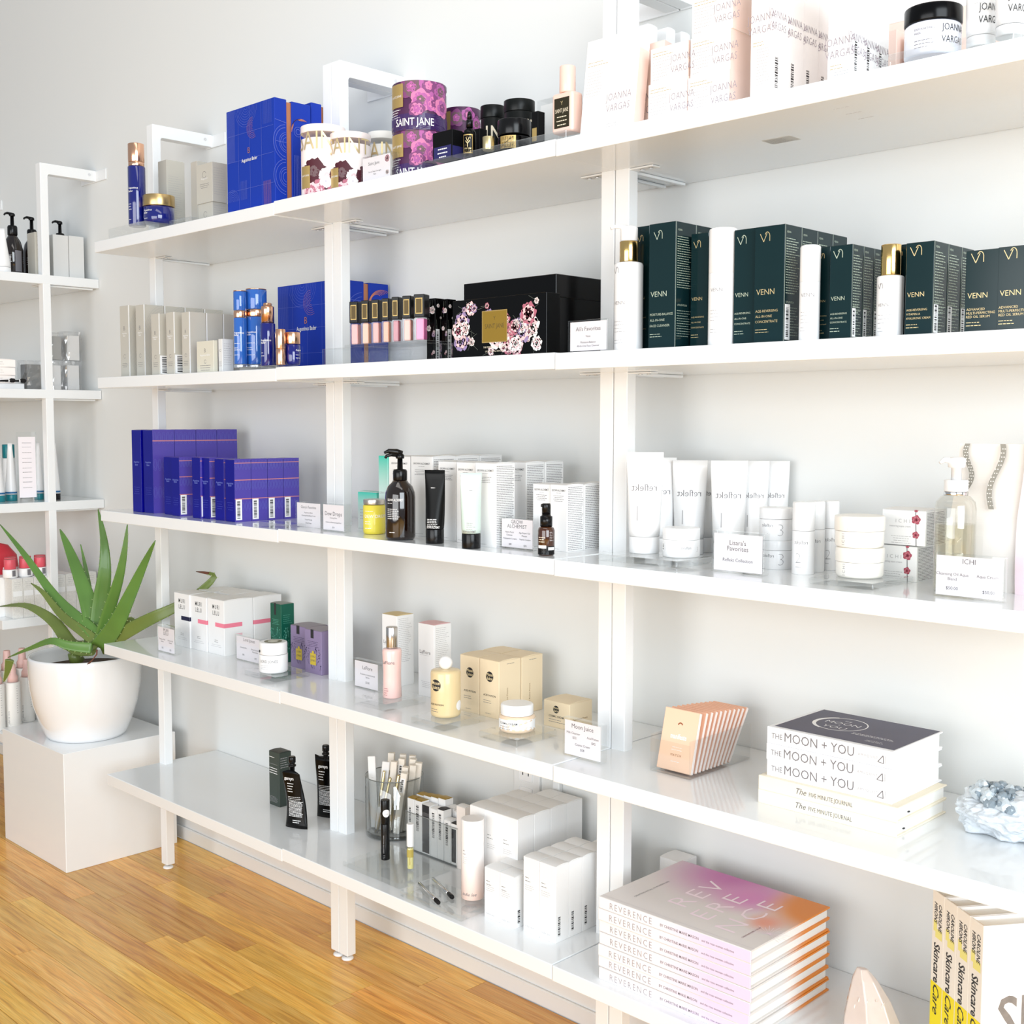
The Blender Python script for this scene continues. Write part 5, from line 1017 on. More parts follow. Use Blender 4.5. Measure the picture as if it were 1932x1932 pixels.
MB().lathe([(R*.9, 0), (R, .003), (R, hb*.86), (R*.94, hb*.93), (R*.7, hb*.985), (R*.55, hb)], 40).build('bottle_body', clear('clear_plastic', (.93, .925, .9), .9, .03), t); MB().lathe([(R*.9, .002), (R*.95, .004), (R*.95, hb*.7)], 36).build('cleansing_oil', clear('pale_oil', (.955, .94, .88), .9, 0.), t)
MB().lathe(rnd_prof(R*.6, hb, hb+.004, .0003), 36).build('silver_ring', CHROME, t); MB().lathe(rnd_prof(R*.58, hb+.0042, hb+.019, .001), 36).build('collar', WHITEP, t)
MB().lathe([(R*.26, hb+.019), (R*.26, h*.92), (R*.42, h*.925), (R*.44, h*.99), (R*.3, h)], 28).tube([(0, 0, h*.97), (-R*.6, -.006, h*.98), (-R*.8, -.008, h*.955)], [.0045, .0035, .0022], 10).build('pump_head', WHITEP, t)
sign('s3_sign5', 'acrylic price sign with two fifty-dollar prices at the right end, third shelf', [('ICHI', .5, .78, .12, 'C'), ('Cleansing Oil Aqua', .27, .5, .07, 'C'), ('Blend', .27, .39, .07, 'C'), ('Aqua Cream', .76, .5, .07, 'C'), ('$50.00', .27, .18, .075, 'C'), ('$50.00', .78, .16, .075, 'C')], inset=.05)
RB = M('grey_patterned_ribbon', C('#96938a'), .5)
def bag(key, label, rib=True, pink=False):
    L = LAY[key]; w, d, h = L['w'], L['d'], L['h']; t = thing('paper_bag', label, 'bag', L['p'])
    k = MB(); n = 8; rings = []
    for j in range(n+1):
        f = j/n; dy = d/2*(1-.82*max(0, (f-.55)/.45)**.8 if f > .55 else 1); bulge = .003*math.sin(f*6)
        rings.append([(-w/2, -dy-bulge, h*f), (0, -dy-bulge*1.6, h*f), (w/2, -dy-bulge, h*f), (w/2-.004*math.sin(f*3.1), 0, h*f), (w/2, dy, h*f), (0, dy, h*f), (-w/2, dy, h*f), (-w/2+.004*math.sin(f*3.1), 0, h*f)])
    k.loft(rings, True, False).build('bag_body', M('pale_pink_paper', C('#f3dfe6'), .6) if pink else M('white_paper', C('#eae6e0'), .6), t, fix=True)
    def rib_(x0, z0, z1, wv, nm='ribbon'):
        q = MB(); m = 16; V = []
        for j in range(m+1):
            f = j/m; z = z0+(z1-z0)*f; x = x0+wv*math.sin(f*5.5)*.006; y = -d/2*(1-.82*max(0, (z/h-.55)/.45)**.8 if z/h > .55 else 1)-.0045
            V.append((x, y, z))
        for j in range(m):
            a, b = V[j], V[j+1]; q.quad((a[0]-.0035, a[1], a[2]), (a[0]+.0035, a[1]-.0003, a[2]), (b[0]+.0035, b[1]-.0003, b[2]), (b[0]-.0035, b[1], b[2]))
        r_ = q.build(nm, RB, t); dots = MB()
        for j in range(1, m):
            for i in range(2):
                a = ((V[j][0]+V[j-1][0])/2, V[j][1]-.0006, (V[j][2]+V[j-1][2])/2); c = a[0]-.0015+.003*i+(.0007 if j % 2 else -.0007)
                for s_ in (-.0016, .0016): dots.quad((c-.0008, a[1], a[2]+s_-.0007), (c+.0008, a[1], a[2]+s_-.0007), (c+.0008, a[1], a[2]+s_+.0007), (c-.0008, a[1], a[2]+s_+.0007))
        o = dots.build('ribbon_pattern', M('white_paper', C('#eae6e0'), .6), r_); o['kind'] = 'stuff'
    if rib:
        rib_(-w*.31 if not pink else -w*.1, h*.68, h*1.0, 1); rib_(w*.10 if not pink else w*.2, h*.56, h*1.0, -1)
    P = Print(w, d, h)
    if not pink:
        P.text('F', 'ICHI', .42, .46, .0062, LINK, space=2.0, bold=-.01); P.line('F', .34, .26, .36, .46, .0008, INK)
        for v in (.45, .37): P.disc('F', .355+(v-.4)*-.3, v, .003, M('plum_deep'), 10, ry=.0045)
    P.build(t); return t
bag('s3_bag0', 'white paper gift bag with grey ribbons behind the clear pump bottle')
bag('s3_bag1', 'pale pink paper gift bag cut by the right edge of the frame', True, True)
# ------------------------------------------------------------------ fourth shelf
sign('s4_sign1', 'acrylic sign at the left end of the fourth shelf before the navy-banded carton', [('MURI', .5, .8, .12, 'C'), ('LELU', .5, .67, .12, 'C'), ('Moisture Mist', .28, .47, .055, 'C'), ('Serum', .28, .39, .055, 'C'), ('Restore Oil', .74, .47, .055, 'C'), ('Serum', .74, .39, .055, 'C'), ('$55', .3, .15, .06, 'C'), ('$75', .74, .12, .06, 'C')])
PINKI = M('coral_pink_band', C('#f0849a'), .5); NAVI = M('navy_band', C('#10143c'), .5)
def muri(P, band=PINKI):
    P.text('F', 'MURI', .5, .815, .0105, INK, 'C', bold=.006, space=1.35, sx=.72); P.text('F', 'LELU', .5, .705, .0105, INK, 'C', bold=.006, space=1.35, sx=.72)
    P.rect('F', .45, .50, 1.0, .575, band); P.rect('R', 0, .50, .62, .575, band); P.lines('F', .5, .25, .3, 2, .004, GINK, .0009, 'C'); P.lines('F', .5, .17, .8, 2, .004, LINK, .0005, 'C')
MR = 'white carton with block letters and %s band, %s'
carton('s4_m0', 'skincare_carton', MR % ('navy', 'leftmost of the front three'), WHITEC, lid=WHITEC, pr=lambda P: muri(P, NAVI))
L = LAY['s4_m1']; src = carton('s4_m1', 'skincare_carton', MR % ('pink', 'middle of the front three'), WHITEC, lid=WHITEC, pr=muri)
L2 = LAY['s4_m2']; L0 = LAY['s4_m0']
src2 = carton('s4_m2', 'skincare_carton', MR % ('pink', 'right one of the front three'), WHITEC, lid=WHITEC, pr=muri)
copies(src2, [((L2['p'][0]+.001, L2['p'][1]+L2['d']+.0015, L2['p'][2]), MR % ('pink', 'behind the right one of the front three'), None), ((L['p'][0], L['p'][1]+.078, L['p'][2]), MR % ('pink', 'behind the middle one of the front three'), None), ((L0['p'][0]-.001, L0['p'][1]+.076, L0['p'][2]), MR % ('pink', 'rearmost at the left'), None)])
sign('s4_sign2', 'acrylic sign left of the round white jar on the fourth shelf', [('Lord Jones', .55, .78, .13, 'C'), ('Cleansing Balm', .32, .5, .055, 'C'), ('$45', .32, .22, .07, 'C'), ('Bump & Smooth', .78, .5, .055, 'C'), ('Body Lotion', .78, .41, .055, 'C'), ('$75', .8, .16, .07, 'C')])
riser('s4_riser_a', 'clear acrylic block under the white lidded jar on the fourth shelf')
t, R, h = cylthing('s4_jar', 'cream_jar', 'round white jar with white lid on the fourth shelf, dark seal on top', 'jar')
MB().lathe(rnd_prof(R, 0, h*.6, .004, .0006), 44).build('jar_body', WHITEP, t); MB().lathe(rnd_prof(R*.97, h*.61, h, .0006, .0025), 44).build('lid', WHITEP, t)
MB().lathe([(R*.62, h+.0001), (R*.62, h+.0004)], 36).build('lid_seal', M('olive_print', C('#7b7a66'), .5), t); MB().lathe([(R*.4, h+.0005), (R*.4, h+.0006)], 7).build('lid_emblem', M('pale_print', C('#d8d8cc'), .5), t)
P = Print(R=R+.0001, h=h); P.text('C', 'LORD JONES', -1.05, .36, .0062, GINK, sx=.85); P.lines('C', -1.0, .26, .9, 3, .0035, LINK, .0007); P.disc('C', -1.2, .72, .003, INK, 10); P.build(t)
GRN = M('emerald_foil_card', C('#08604c'), .3, .25, coat=.4); PUR = M('dusty_purple_card', C('#8f7fa2'), .4, coat=.2); PURL = M('purple_grey_lid', C('#8b828f'), .4)
DPI = M('dark_purple_ink', C('#3a2f52'), .5)
def garden(P, m, f='F', seed=1):
    r = random.Random(seed)
    for i in range(26):
        u = r.uniform(.05, .95); v = r.uniform(.1, .52); a = r.uniform(-.12, .12); P.line(f, u, v, min(.97, max(.03, u+a)), min(.6, v+r.uniform(.04, .12)), .0007, m)
        P.disc(f, min(.96, max(.04, u+a)), min(.6, v+.1), r.uniform(.0008, .0018), m, 7); P.n -= 1
def lord(P, crest=True, m=DPI):
    P.rect('F', .36, .80, .54, 1.0, INK); P.lines('F', .5, .72, .7, 4, .0035, m, .0008, 'C'); garden(P, m)
    if crest: P.rect('F', .33, .2, .68, .46, M('yellow_foil', C('#e4c84a'), .4, .3)); P.text('F', 'LORD', .5, .37, .0045, DPI, 'C'); P.text('F', 'JONES', .5, .28, .0045, DPI, 'C'); P.disc('F', .5, .48, .004, M('yellow_foil'), 9)
carton('s4_green', 'skincare_carton', 'emerald green carton with black seal strip beside the pink-banded cartons', GRN, lid=M('grey_green_lid', C('#7d857f'), .4), pr=lambda P: (lord(P, False, M('light_green_ink', C('#5fae98'), .5)), P.lines('R', .15, .8, .7, 5, .0045, M('light_green_ink'), .0006), garden(P, M('light_green_ink'), 'R', 4)))
for k, nm in (('s4_p0', 'left'), ('s4_p1', 'right')): carton(k, 'skincare_carton', 'dusty purple carton with yellow crest beside the post, %s one' % nm, PUR, lid=PURL, size=(LAY[k]['w'], .055, LAY[k]['h']), at=(LAY[k]['p'][0], LAY[k]['p'][1]+.006, LAY[k]['p'][2]), pr=lambda P: lord(P))
sign('s4_sign3', 'acrylic sign left of the pink silver-capped bottle on the fourth shelf', [('LaFlore', .55, .68, .13, 'C'), ('Probiotic Concentrated', .55, .48, .06, 'C'), ('Serum', .55, .39, .06, 'C'), ('$160', .55, .2, .08, 'C')])
riser('s4_riser_b', 'clear acrylic block under the pink silver-capped bottle')
t, R, h = cylthing('s4_pinkb', 'serum_bottle', 'pale pink bottle with tall silver cap on the fourth shelf', 'bottle'); hb = h*.7
MB().lathe([(R*.9, 0), (R, .0015), (R*.93, hb*.35), (R*.92, hb*.5), (R*1.0, hb*.94), (R*.95, hb*.985), (R*.6, hb)], 40).build('bottle_body', M('pale_pink_glass', C('#f6cfc9'), .2, coat=.4), t); MB().lathe(rnd_prof(R*.6, hb+.0002, h, .001), 36).build('cap', M('silver_cap', C('#d0ccc8'), .15, 1), t)
P = Print(R=R+.0004, h=hb); P.text('C', 'LaFlore', -1.2, .7, .0068, GINK); P.lines('C', -.9, .2, .5, 4, .004, M('rose_ink', C('#a8606a'), .5), .0008); P.build(t)
def laf(P): P.text('F', 'LaFlore', .1, .58, .0078, M('sign_ink'), maxw=P.w*.85); P.lines('F', .1, .56, .6, 1, .003, LINK, .0004, words=False); P.lines('F', .5, .2, .7, 4, .0035, LINK, .0005, 'C'); P.lines('R', .1, .94, .8, 24, .0038, LINK, .0006)
carton('s4_l0', 'serum_carton', 'tall white carton with gold-coloured lid behind the pink bottle', WHITEC, lid=M('gold_card_lid', C('#dcc58f'), .45), pr=laf)
carton('s4_l1', 'serum_carton', 'tall white carton with pink lid behind the amber ball-cap bottle', WHITEC, lid=M('pink_card_lid', C('#e2b4b8'), .45), pr=laf)
riser('s4_riser_c', 'clear acrylic block under the amber ball-cap bottle')
t, R, h = cylthing('s4_amber', 'potion_bottle', 'frosted amber bottle with white ball cap on the fourth shelf', 'bottle')
MB().lathe([(R*.85, 0), (R*.97, .002), (R, .006), (R, h*.93), (R*.95, h*.98), (R*.75, h), (R*.3, h+.0005)], 44).build('bottle_body', M('frosted_amber', C('#e2cc9e'), .3, coat=.4, sss=.15), t)
rb = R*.46; MB().lathe([(rb*math.sin(a*math.pi/14)+.0001, h+rb-.001-rb*math.cos(a*math.pi/14)) for a in range(1, 15)], 32).build('ball_cap', WHITEP, t)
def moon(P, f, u, v, s):
    P.disc(f, u, v, s, INK, 28); c = M('moon_letters', C('#f0dcae'), .5); k = s/(P.R if f == 'C' else P.W(f))
    P.text(f, 'Moon', u, v+s*.12/P.H(f), s*.62, c, 'C', bold=.008, maxw=s*1.7); P.text(f, 'Juice', u, v-s*.62/P.H(f), s*.62, c, 'C', bold=.008, maxw=s*1.6)
P = Print(R=R+.0001, h=h); moon(P, 'C', -.72, .7, .0105); P.text('C', 'ACID POTION', -1.25, .27, .0034, INK, bold=.01); P.lines('C', -1.2, .18, .9, 2, .004, GINK, .0009); P.disc('C', 1.1, .25, .009, WHITEC, 20); P.build(t)
KR = M('kraft_cream_card', C('#ecd9b8'), .5)
def mj(P, s=.0095, name='ACID POTION'): moon(P, 'F', .52, .70, s); P.text('F', name, .2, .36, .0036, INK, bold=.01, maxw=P.w*.7); P.lines('F', .2, .28, .55, 2, .004, GINK, .0008); P.lines('F', .3, .06, .3, 1, .004, GINK, .0006); P.text('R', 'Clean Active Potent', .4, .1, .0036, M('kraft_ink', C('#8a6a3a'), .5), rot=90, space=1.1); P.lines('R', .35, .92, .35, 1, .003, GINK, .0008)
L0 = LAY['s4_mj0']; L1 = LAY['s4_mj1']; sz = (.0505, .056, L1['h'])
src = carton('s4_mj0', 'potion_carton', 'kraft-cream carton with black round logo, left front one of four', KR, lid=KR, size=sz, at=(L1['p'][0]-.0525, L0['p'][1], L1['p'][2]), pr=mj)
src = carton('s4_mj1', 'potion_carton', 'kraft-cream carton with black round logo, right front one of four', KR, lid=KR, size=sz, pr=mj)
copies(src, [((L1['p'][0]+.001, L1['p'][1]+.0575, L1['p'][2]), 'kraft-cream carton behind the right front one of four', None), ((L1['p'][0]-.053, L1['p'][1]+.0585, L1['p'][2]), 'kraft-cream carton behind the left front one of four', None)])
carton('s4_mj2', 'cream_carton', 'short kraft-cream carton with black round logo behind the cream jar', KR, lid=KR, size=(.0612, .06, LAY['s4_mj2']['h']), pr=lambda P: (moon(P, 'F', .48, .68, .0068), P.text('F', 'COSMIC CREAM', .2, .38, .0036, INK, bold=.008, maxw=P.w*.6), P.lines('F', .2, .28, .7, 2, .004, GINK, .0008), P.text('R', 'Clean Active Potent', .12, .32, .0036, M('kraft_ink'), maxw=P.d*.75)))
riser('s4_riser_d', 'clear acrylic block under the white-lidded cream jar')
t, R, h = cylthing('s4_cream', 'cream_jar', 'peach glass cream jar with white label and white lid on the fourth shelf', 'jar')
MB().lathe([(R*.86, 0), (R*.97, .002), (R, .006), (R, h*.52), (R*.96, h*.58), (R*.88, h*.6)], 44).build('jar_body', M('peach_glass', C('#e9cfb2'), .15, coat=.5), t); MB().lathe(rnd_prof(R*.89, h*.605, h, .001, .003), 44).build('lid', WHITEP, t)
P = Print(R=R+.0001, h=h); P.rect('C', -1.35, .12, 1.35, .5, WHITEC); P.text('C', 'COSMIC CREAM', -1.1, .33, .0036, INK, bold=.01); P.lines('C', -1.1, .24, 1.0, 2, .004, GINK, .0008); P.build(t)
sign('s4_sign4', 'acrylic sign by the double post, right of the cream jar, fourth shelf', [('Moon Juice', .5, .76, .12, 'C'), ('Milk Cleanser', .27, .6, .06, 'C'), ('$32', .3, .48, .065, 'C'), ('Acid Potion', .76, .56, .06, 'C'), ('$42', .78, .44, .065, 'C'), ('Cosmic Cream', .5, .32, .06, 'C'), ('$58', .5, .2, .065, 'C')])
# open acrylic tray with leaning sachets
L = LAY['s4_tray']; w, d = L['w'], L['d']; t = thing('acrylic_tray', 'open clear acrylic tray holding the peach sachets', 'tray', L['p'])
k = MB().box(-w/2, w/2, -d/2, d/2, .0004, .0024).box(-w/2, w/2, -d/2, -d/2+.002, .0024, .052).box(w/2-.002, w/2, -d/2+.002, d/2, .0024, .058).box(-w/2, -w/2+.002, -d/2+.002, d/2, .0024, .058).box(-w/2, w/2, d/2-.002, d/2, .0024, .058)
k.build('tray_wall', clear('thin_acrylic', (.975, .98, .98), .9, .0), t)
PCH = M('peach_sachet', C('#f8d0b2'), .5); PCS = M('sachet_edge', C('#fbeee8'), .5)
def sachet(loc, label, deg, col):
    q = thing('mask_sachet', label, 'sachet', loc)
    MB().box(-.033, .033, -.0018, .0018, 0, .094).build('sachet_body', col, q, .001); MB().box(.0325, .0335, -.0022, .0022, .001, .093).build('folded_edge', PCS, q)
    P = Print(.066, .0036, .094); P.text('F', 'manifeste', .5, .52, .0082, WINK, 'C', bold=.02, sx=.7); P.arc('F', .5, .74, .004, 20, 170, .002, M('brown_ink', C('#9a5a38'), .5)); P.text('F', 'MATCH', .5, .24, .0036, M('brown_ink'), 'C', space=1.3); P.lines('F', .5, .38, .4, 2, .004, WINK, .0007, 'C'); P.lines('F', .5, .15, .25, 1, .004, WINK, .0007, 'C'); P.build(q)
    q.rotation_euler.x = math.radians(-deg); return q
yy = L['p'][1]-d/2
SC2 = M('salmon_sachet', C('#f3bd9f'), .5)
s0 = sachet((L['p'][0], yy+.012, L['p'][2]+.004), 'peach mask sachet, front one leaning in the clear tray', 14, PCH)
for i in range(1, 11):
    c = s0.copy() if i > 1 else None
    y_ = yy+.012+.0098*i; lab = 'peach mask sachet in the tray, directly behind the front one'
    if i == 1:
        s1_ = sachet((L['p'][0], y_, L['p'][2]+.004), lab, 18, SC2); 
    else: 
        c = s1_.copy(); COL.objects.link(c); c['label'] = 'peach mask sachet in the tray, %s from the front' % (ORD+['eleventh'])[i]; LABELS[c['label']] = 1; c.location = (L['p'][0], y_, L['p'][2]+.004); c.rotation_euler.x = math.radians(-(17+i*1.6))
        for ch in s1_.children: g = ch.copy(); COL.objects.link(g); g.parent = c
# books
def book(name, label, p, w, d, th, cover, spine=None, rot=0, pages=None, pr=None, cov=.0022, group=None):
    t = thing(name, label, 'book', p, rot, group); e = .0035
    MB().box(-w/2, w/2, -d/2, d/2, 0, cov).build('back_board', cover, t, .0006); MB().box(-w/2, w/2, -d/2, d/2, th-cov, th).build('front_board', cover, t, .0006)
    MB().box(-w/2, w/2, -d/2-.0001, -d/2+.0022, 0.0003, th-.0003).build('spine', spine or cover, t, .0009, 2)
    MB().box(-w/2+e, w/2-e, -d/2+.0025, d/2-e, cov, th-cov).build('page_block', pages or M('page_white', C('#f6f5f1'), .7, noise=.05, scale=400), t)
    if pr: P = Print(w, d+.0002, th); pr(P); P.build(t)
    return t
CR2 = M('linen_cream', C('#efe6d2'), .7); L = LAY['s4_jr0']; th = L['h']+.0008; zt = L['p'][2]
def fmj(P): P.text('F', 'The', .29, .32, .0085, M('sign_ink'), shear=.35, maxw=P.w*.075); P.text('F', 'FIVE MINUTE JOURNAL', .385, .32, .0062, M('sign_ink'), maxw=P.w*.31)
for i, nm in enumerate(('bottom', 'upper')):
    t = book('journal', '%s one of the two cream linen journals under the white books' % nm, (L['p'][0]+.001*i, L['p'][1]-.001*i, zt), L['w'], L['d'], th, CR2, pr=fmj); zt += th
    MB().box(L['w']/2-.0034, L['w']/2-.0015, -.05+.012*i, -.046+.012*i, .006, .0075).build('ribbon_end', INK, t, label='black end of the ribbon marker')
L = LAY['s4_mo0']; th = L['h']; WB = M('white_book_cloth', C('#f2f3f6'), .55)
w_, d_ = L['w']+.004, .146
def moonyou(top):
    def f(P):
        P.text('F', 'THE', .04, .34, .0078, GINK, maxw=P.w*.09); P.text('F', 'MOON + YOU', .15, .28, .0135, GINK, maxw=P.w*.56); P.text('F', 'AMUQUIST', .74, .42, .0035, LINK, space=1.3)
        P.line('F', .89, .28, .93, .68, .0012, GINK); P.line('F', .93, .68, .935, .24, .0012, GINK); P.line('F', .89, .28, .935, .24, .001, GINK); P.line('F', .95, .25, .95, .68, .0006, LINK)
        if top:
            G = M('slate_violet_cover', C('#57566a'), .5, noise=.25, scale=14); P.rect('T', .035, .06, .985, .985, G); P.arc('T', .37, .56, .036, 0, 360, .0016, WINK, 40); P.arc('T', .355, .56, .036, 120, 250, .004, WINK, 30)
            P.text('T', 'THE', .37, .68, .0045, WINK, 'C'); P.text('T', 'MOON', .37, .55, .0125, WINK, 'C', bold=-.01); P.text('T', '+', .37, .5, .0045, WINK, 'C'); P.text('T', 'YOU', .37, .38, .0125, WINK, 'C', bold=-.01)
            P.lines('T', .55, .35, .34, 2, .005, WINK, .0014, rnd=.1); P.lines('T', .72, .2, .18, 2, .005, WINK, .001)
    return f
for i, nm in enumerate(('bottom', 'middle', 'topmost')):
    book('hardcover_book', 'white hardcover with large grey spine letters, %s of the three on the journals' % nm, (L['p'][0], L['p'][1]+[.002, .0, .001][i]-.008, zt), w_, d_, th, WB, pr=moonyou(i == 2)); zt += th+.0002
# crystal cluster
t = thing('celestite_cluster', 'pale blue-grey crystal cluster on a rough white rock, right end of the fourth shelf', 'rock', (2.118, -.118, .5968), 20)
rr = random.Random(5)
def rocky(a, b, c, seed, n=3, cut=0.):
    bm = bmesh.new(); bmesh.ops.create_icosphere(bm, subdivisions=n, radius=1.0); r = random.Random(seed); off = [Vector((r.uniform(-3, 3), r.uniform(-3, 3), r.uniform(-3, 3))) for _ in range(4)]
    from mathutils import noise
    for v in bm.verts:
        q = v.co.copy(); f = 1+.22*noise.noise(q*1.7+off[0])+.13*noise.noise(q*4.5+off[1])+.06*noise.noise(q*10+off[2]); q *= f; v.co = Vector((q.x*a, q.y*b, max(-cut, q.z)*c))
    return bm
bm = rocky(.070, .046, .036, 3, 5, .75); bmesh.ops.translate(bm, verts=bm.verts, vec=(0, 0, .0275)); me = bpy.data.meshes.new('rock_base'); bm.to_mesh(me); bm.free()
me.materials.append(M('rough_white_rock', C('#e3eaf0'), .7, noise=.45, scale=90)); o = bpy.data.objects.new('rock_base', me); COL.objects.link(o); o.parent = t
CRY = M('blue_grey_crystal', C('#a9bac6'), .12, coat=.6, noise=.35, scale=40, trans=.35)
def crystal(p, ax, r, l, seg=6, nm='crystal', mat=None, par=None):
    k = MB(); A = Vector(ax).normalized(); u_ = A.orthogonal().normalized(); v_ = A.cross(u_); rings = []
    for f, s_ in ((0, .9), (.62, 1.0), (.9, .55), (1.0, .08)): rings.append([tuple(Vector(p)+A*l*f+(u_*math.cos(6.2832*i/seg)+v_*math.sin(6.2832*i/seg))*r*s_) for i in range(seg)])
    return k.loft(rings, True, False).build(nm, mat or CRY, par or t, fix=True)
CRY2 = M('pale_crystal', C('#cdd8df'), .15, coat=.5, noise=.3, scale=50)
for i in range(170):
    a = rr.uniform(0, 6.28); q = rr.random()**.55; x, y = q*.056*math.cos(a)+.006, q*.033*math.sin(a)-.005; zz = .040+.018*(1-q*q)+.010*(-x/.05)+rr.uniform(-.004, .001)
    crystal((x, y, zz), (x*7+rr.uniform(-.6, .6), y*9+rr.uniform(-.9, .3), .8), rr.uniform(.0032, .0075)*(1.6 if i % 9 == 0 else 1), rr.uniform(.008, .015), 5+i % 3, mat=CRY if i % 3 else CRY2)
# ------------------------------------------------------------------ lowest shelf
DG = M('dark_sage_card', C('#3c4640'), .45)
carton('s5_green', 'skincare_carton', 'dark sage carton with white lines standing behind the front black pouch', DG, lid=M('dark_sage_lid', C('#2b302d'), .45), pr=lambda P: (P.lines('F', .05, .88, .5, 1, .004, WINK, .0014), P.lines('F', .05, .76, .8, 1, .004, LINK, .0006, words=False), P.lines('F', .05, .68, .8, 3, .0055, WINK, .0017), P.lines('F', .05, .16, .8, 5, .0028, LINK, .0006), P.lines('R', .1, .88, .75, 5, .0052, LINK, .0014)))
def pouch(key, label, yaw, kinky):
    t, R, h = cylthing(key, 'spout_pouch', label, 'pouch'); t.rotation_euler.z = math.radians(yaw); wd = R*1.08; n = 24; k = MB(); rings = []
    for j in range(17):
        f = j/16; z = h*f; wx = wd*(1-.04*math.sin(f*3)-(.10*f if kinky else .03*f)+(.12*(1-f) if kinky else .04)); th = .0015+.0095*math.sin(math.pi*min(1, f*1.05+.05))**.7*(1-.55*f); sh = (.006*math.sin(f*4.4) if kinky else .0025*math.sin(f*4)); sx = -.010*f if kinky else -.004*f
        rings.append([(wx*math.cos(6.2832*i/n)*(1 if abs(math.cos(6.2832*i/n)) < .99 else 1.06)+sx, th*math.sin(6.2832*i/n)+sh, z+(.006*math.cos(6.2832*i/n)**2*(-1 if kinky else 1) if j == 16 else 0)) for i in range(n)])
    k.loft(rings).build('pouch_body', M('black_foil_pouch', C('#040404'), .22, spec=.3), t)
    s_ = MB().lathe([(.0055, h*.97), (.0055, h+.006), (.0085, h+.007), (.0085, h+.010), (.006, h+.011), (.006, h+.014), (.0078, h+.015), (.0078, h+.026), (.006, h+.028)], 18, -.010 if kinky else -.003, .001)
    s_.build('spout_cap', BLACKP, t)
    def wr(V, F, mb, s, u0, v0):
        m = len(mb.v)
        for a, b in V:
            u, v = u0+a*s, v0+b*s; f = v/h; wx = wd*(1-.04*math.sin(f*3)-(.10*f if kinky else .03*f)+(.12*(1-f) if kinky else .04)); th = .0015+.0095*math.sin(math.pi*min(1, f*1.05+.05))**.7*(1-.55*f); sh = (.006*math.sin(f*4.4) if kinky else .0025*math.sin(f*4)); sx = -.010*f if kinky else -.004*f
            q = max(-.97, min(.97, (u-sx)/wx)); mb.v.append((u, -th*math.sqrt(1-q*q)+sh-.0006, v))
        mb.f += [tuple(m+i for i in f) for f in F]; mb.sm += [False]*len(F)
    mb = MB(); V, F, w = textmesh('gamyn', .012, 0., .92); wr(V, F, mb, .0072, -wd*.85-(.006 if kinky else 0), h*.83)
    def ln(n, z0, pitch, x0, x1, th_, sd, rag=.3):
        r = random.Random(sd)
        for i in range(n):
            z = z0-pitch*i; x = x0; e = x1-(x1-x0)*rag*r.random()
            while x < e:
                q = min(e, x+r.uniform(.002, .005)); wr([(x, 0), (q, 0), (q, th_), (x, th_)], [(0, 1, 2, 3)], mb, 1., 0, z); x = q+.0007
    ln(4, h*.76, .0058, -wd*.8, -wd*.1, .0016, 1); ln(3, h*.53, .0036, -wd*.8, wd*.6, .0009, 2, .1); ln(13, h*.45, .0026, -wd*.75, wd*.72, .0011, 3, .1); ln(2, h*.13, .0042, -wd*.3, wd*.6, .0014, 4)
    mb.build('lettering', WINK, t); return t
pouch('s5_pouch1', 'black foil spout pouch with white print, front one on the lowest shelf', 22, True)
pouch('s5_pouch2', 'black foil spout pouch partly hidden by the double post', 24, False)
# glass vase with sachets and gold wands
L = LAY['s5_vase']; t = thing('glass_vase', 'round clear glass vase full of gold wands and cream sachets', 'vase', L['p']); R = L['R']; h = L['h']; g = clear('vase_glass', (.86, .87, .865), 1., .05)
k = MB().lathe([(R*.93, 0), (R*.985, .003), (R, .008), (R, h-.001), (R-.0012, h), (R-.0028, h-.001), (R-.0028, .011), (R*.9, .009), (.001, .009)], 56); k.f.pop(); k.f.pop(); k.sm.pop(); k.sm.pop(); k.build('vase_wall', g, t)
MB().lathe([(R*.9, .0008), (R*.93, .0015), (R*.93, .007), (R*.9, .0082)], 48).build('thick_base', clear('vase_base_glass', (.62, .64, .62), 1., .08), t)
k = MB(); k.tube([(R*.985*math.cos(a*math.pi/28), R*.985*math.sin(a*math.pi/28), h-.0004) for a in range(57)], .0011, 6); k.build('rim', M('dark_rim_glass', C('#6a6e6a'), .1, coat=1.), t)
IV = M('ivory_sachet', C('#f1e9dd'), .5); rr = random.Random(8); px, py, pz = L['p']
def stick(label, name, x, y, dx, dy, l, w_, th_, mat, yaw, grp=None, bc=False, z0=.0105):
    q = thing(name, label, 'sachet' if name == 'slim_sachet_box' else 'wand', (px+x, py+y, pz+z0), 0, grp)
    A = Vector((dx, dy, l)).normalized(); q.rotation_mode = 'QUATERNION'; q.rotation_quaternion = Vector((0, 0, 1)).rotation_difference(A) @ Quaternion((0, 0, 1), math.radians(yaw))
    if name == 'slim_sachet_box':
        rbox(w_, th_, l).build('box_body', mat, q, .0008)
        P = Print(w_, th_, l); P.lines('F', .5, .7, .3, 1, .003, LINK, .0005, 'C')
        if bc: P.barcode('F', .1, .68, .7, .24, INK, BCG)
        P.build(q)
    else:
        MB().lathe([(.0022, 0), (.0031, .004), (.0031, l*.56), (.0036, l*.562), (.0036, l*.6), (.0031, l*.602), (.0031, l-.002), (.0015, l)], 12).build('wand_shaft', PGOLD, q)
c_ = 'in the glass vase'
stick('white slim box at the far left %s' % c_, 'slim_sachet_box', -.030, -.028, -.010, .0, .150, .016, .005, WHITEC, 42)
stick('white slim box tilting right near the left %s' % c_, 'slim_sachet_box', -.014, -.030, .02, .004, .148, .0155, .005, WHITEC, 40)
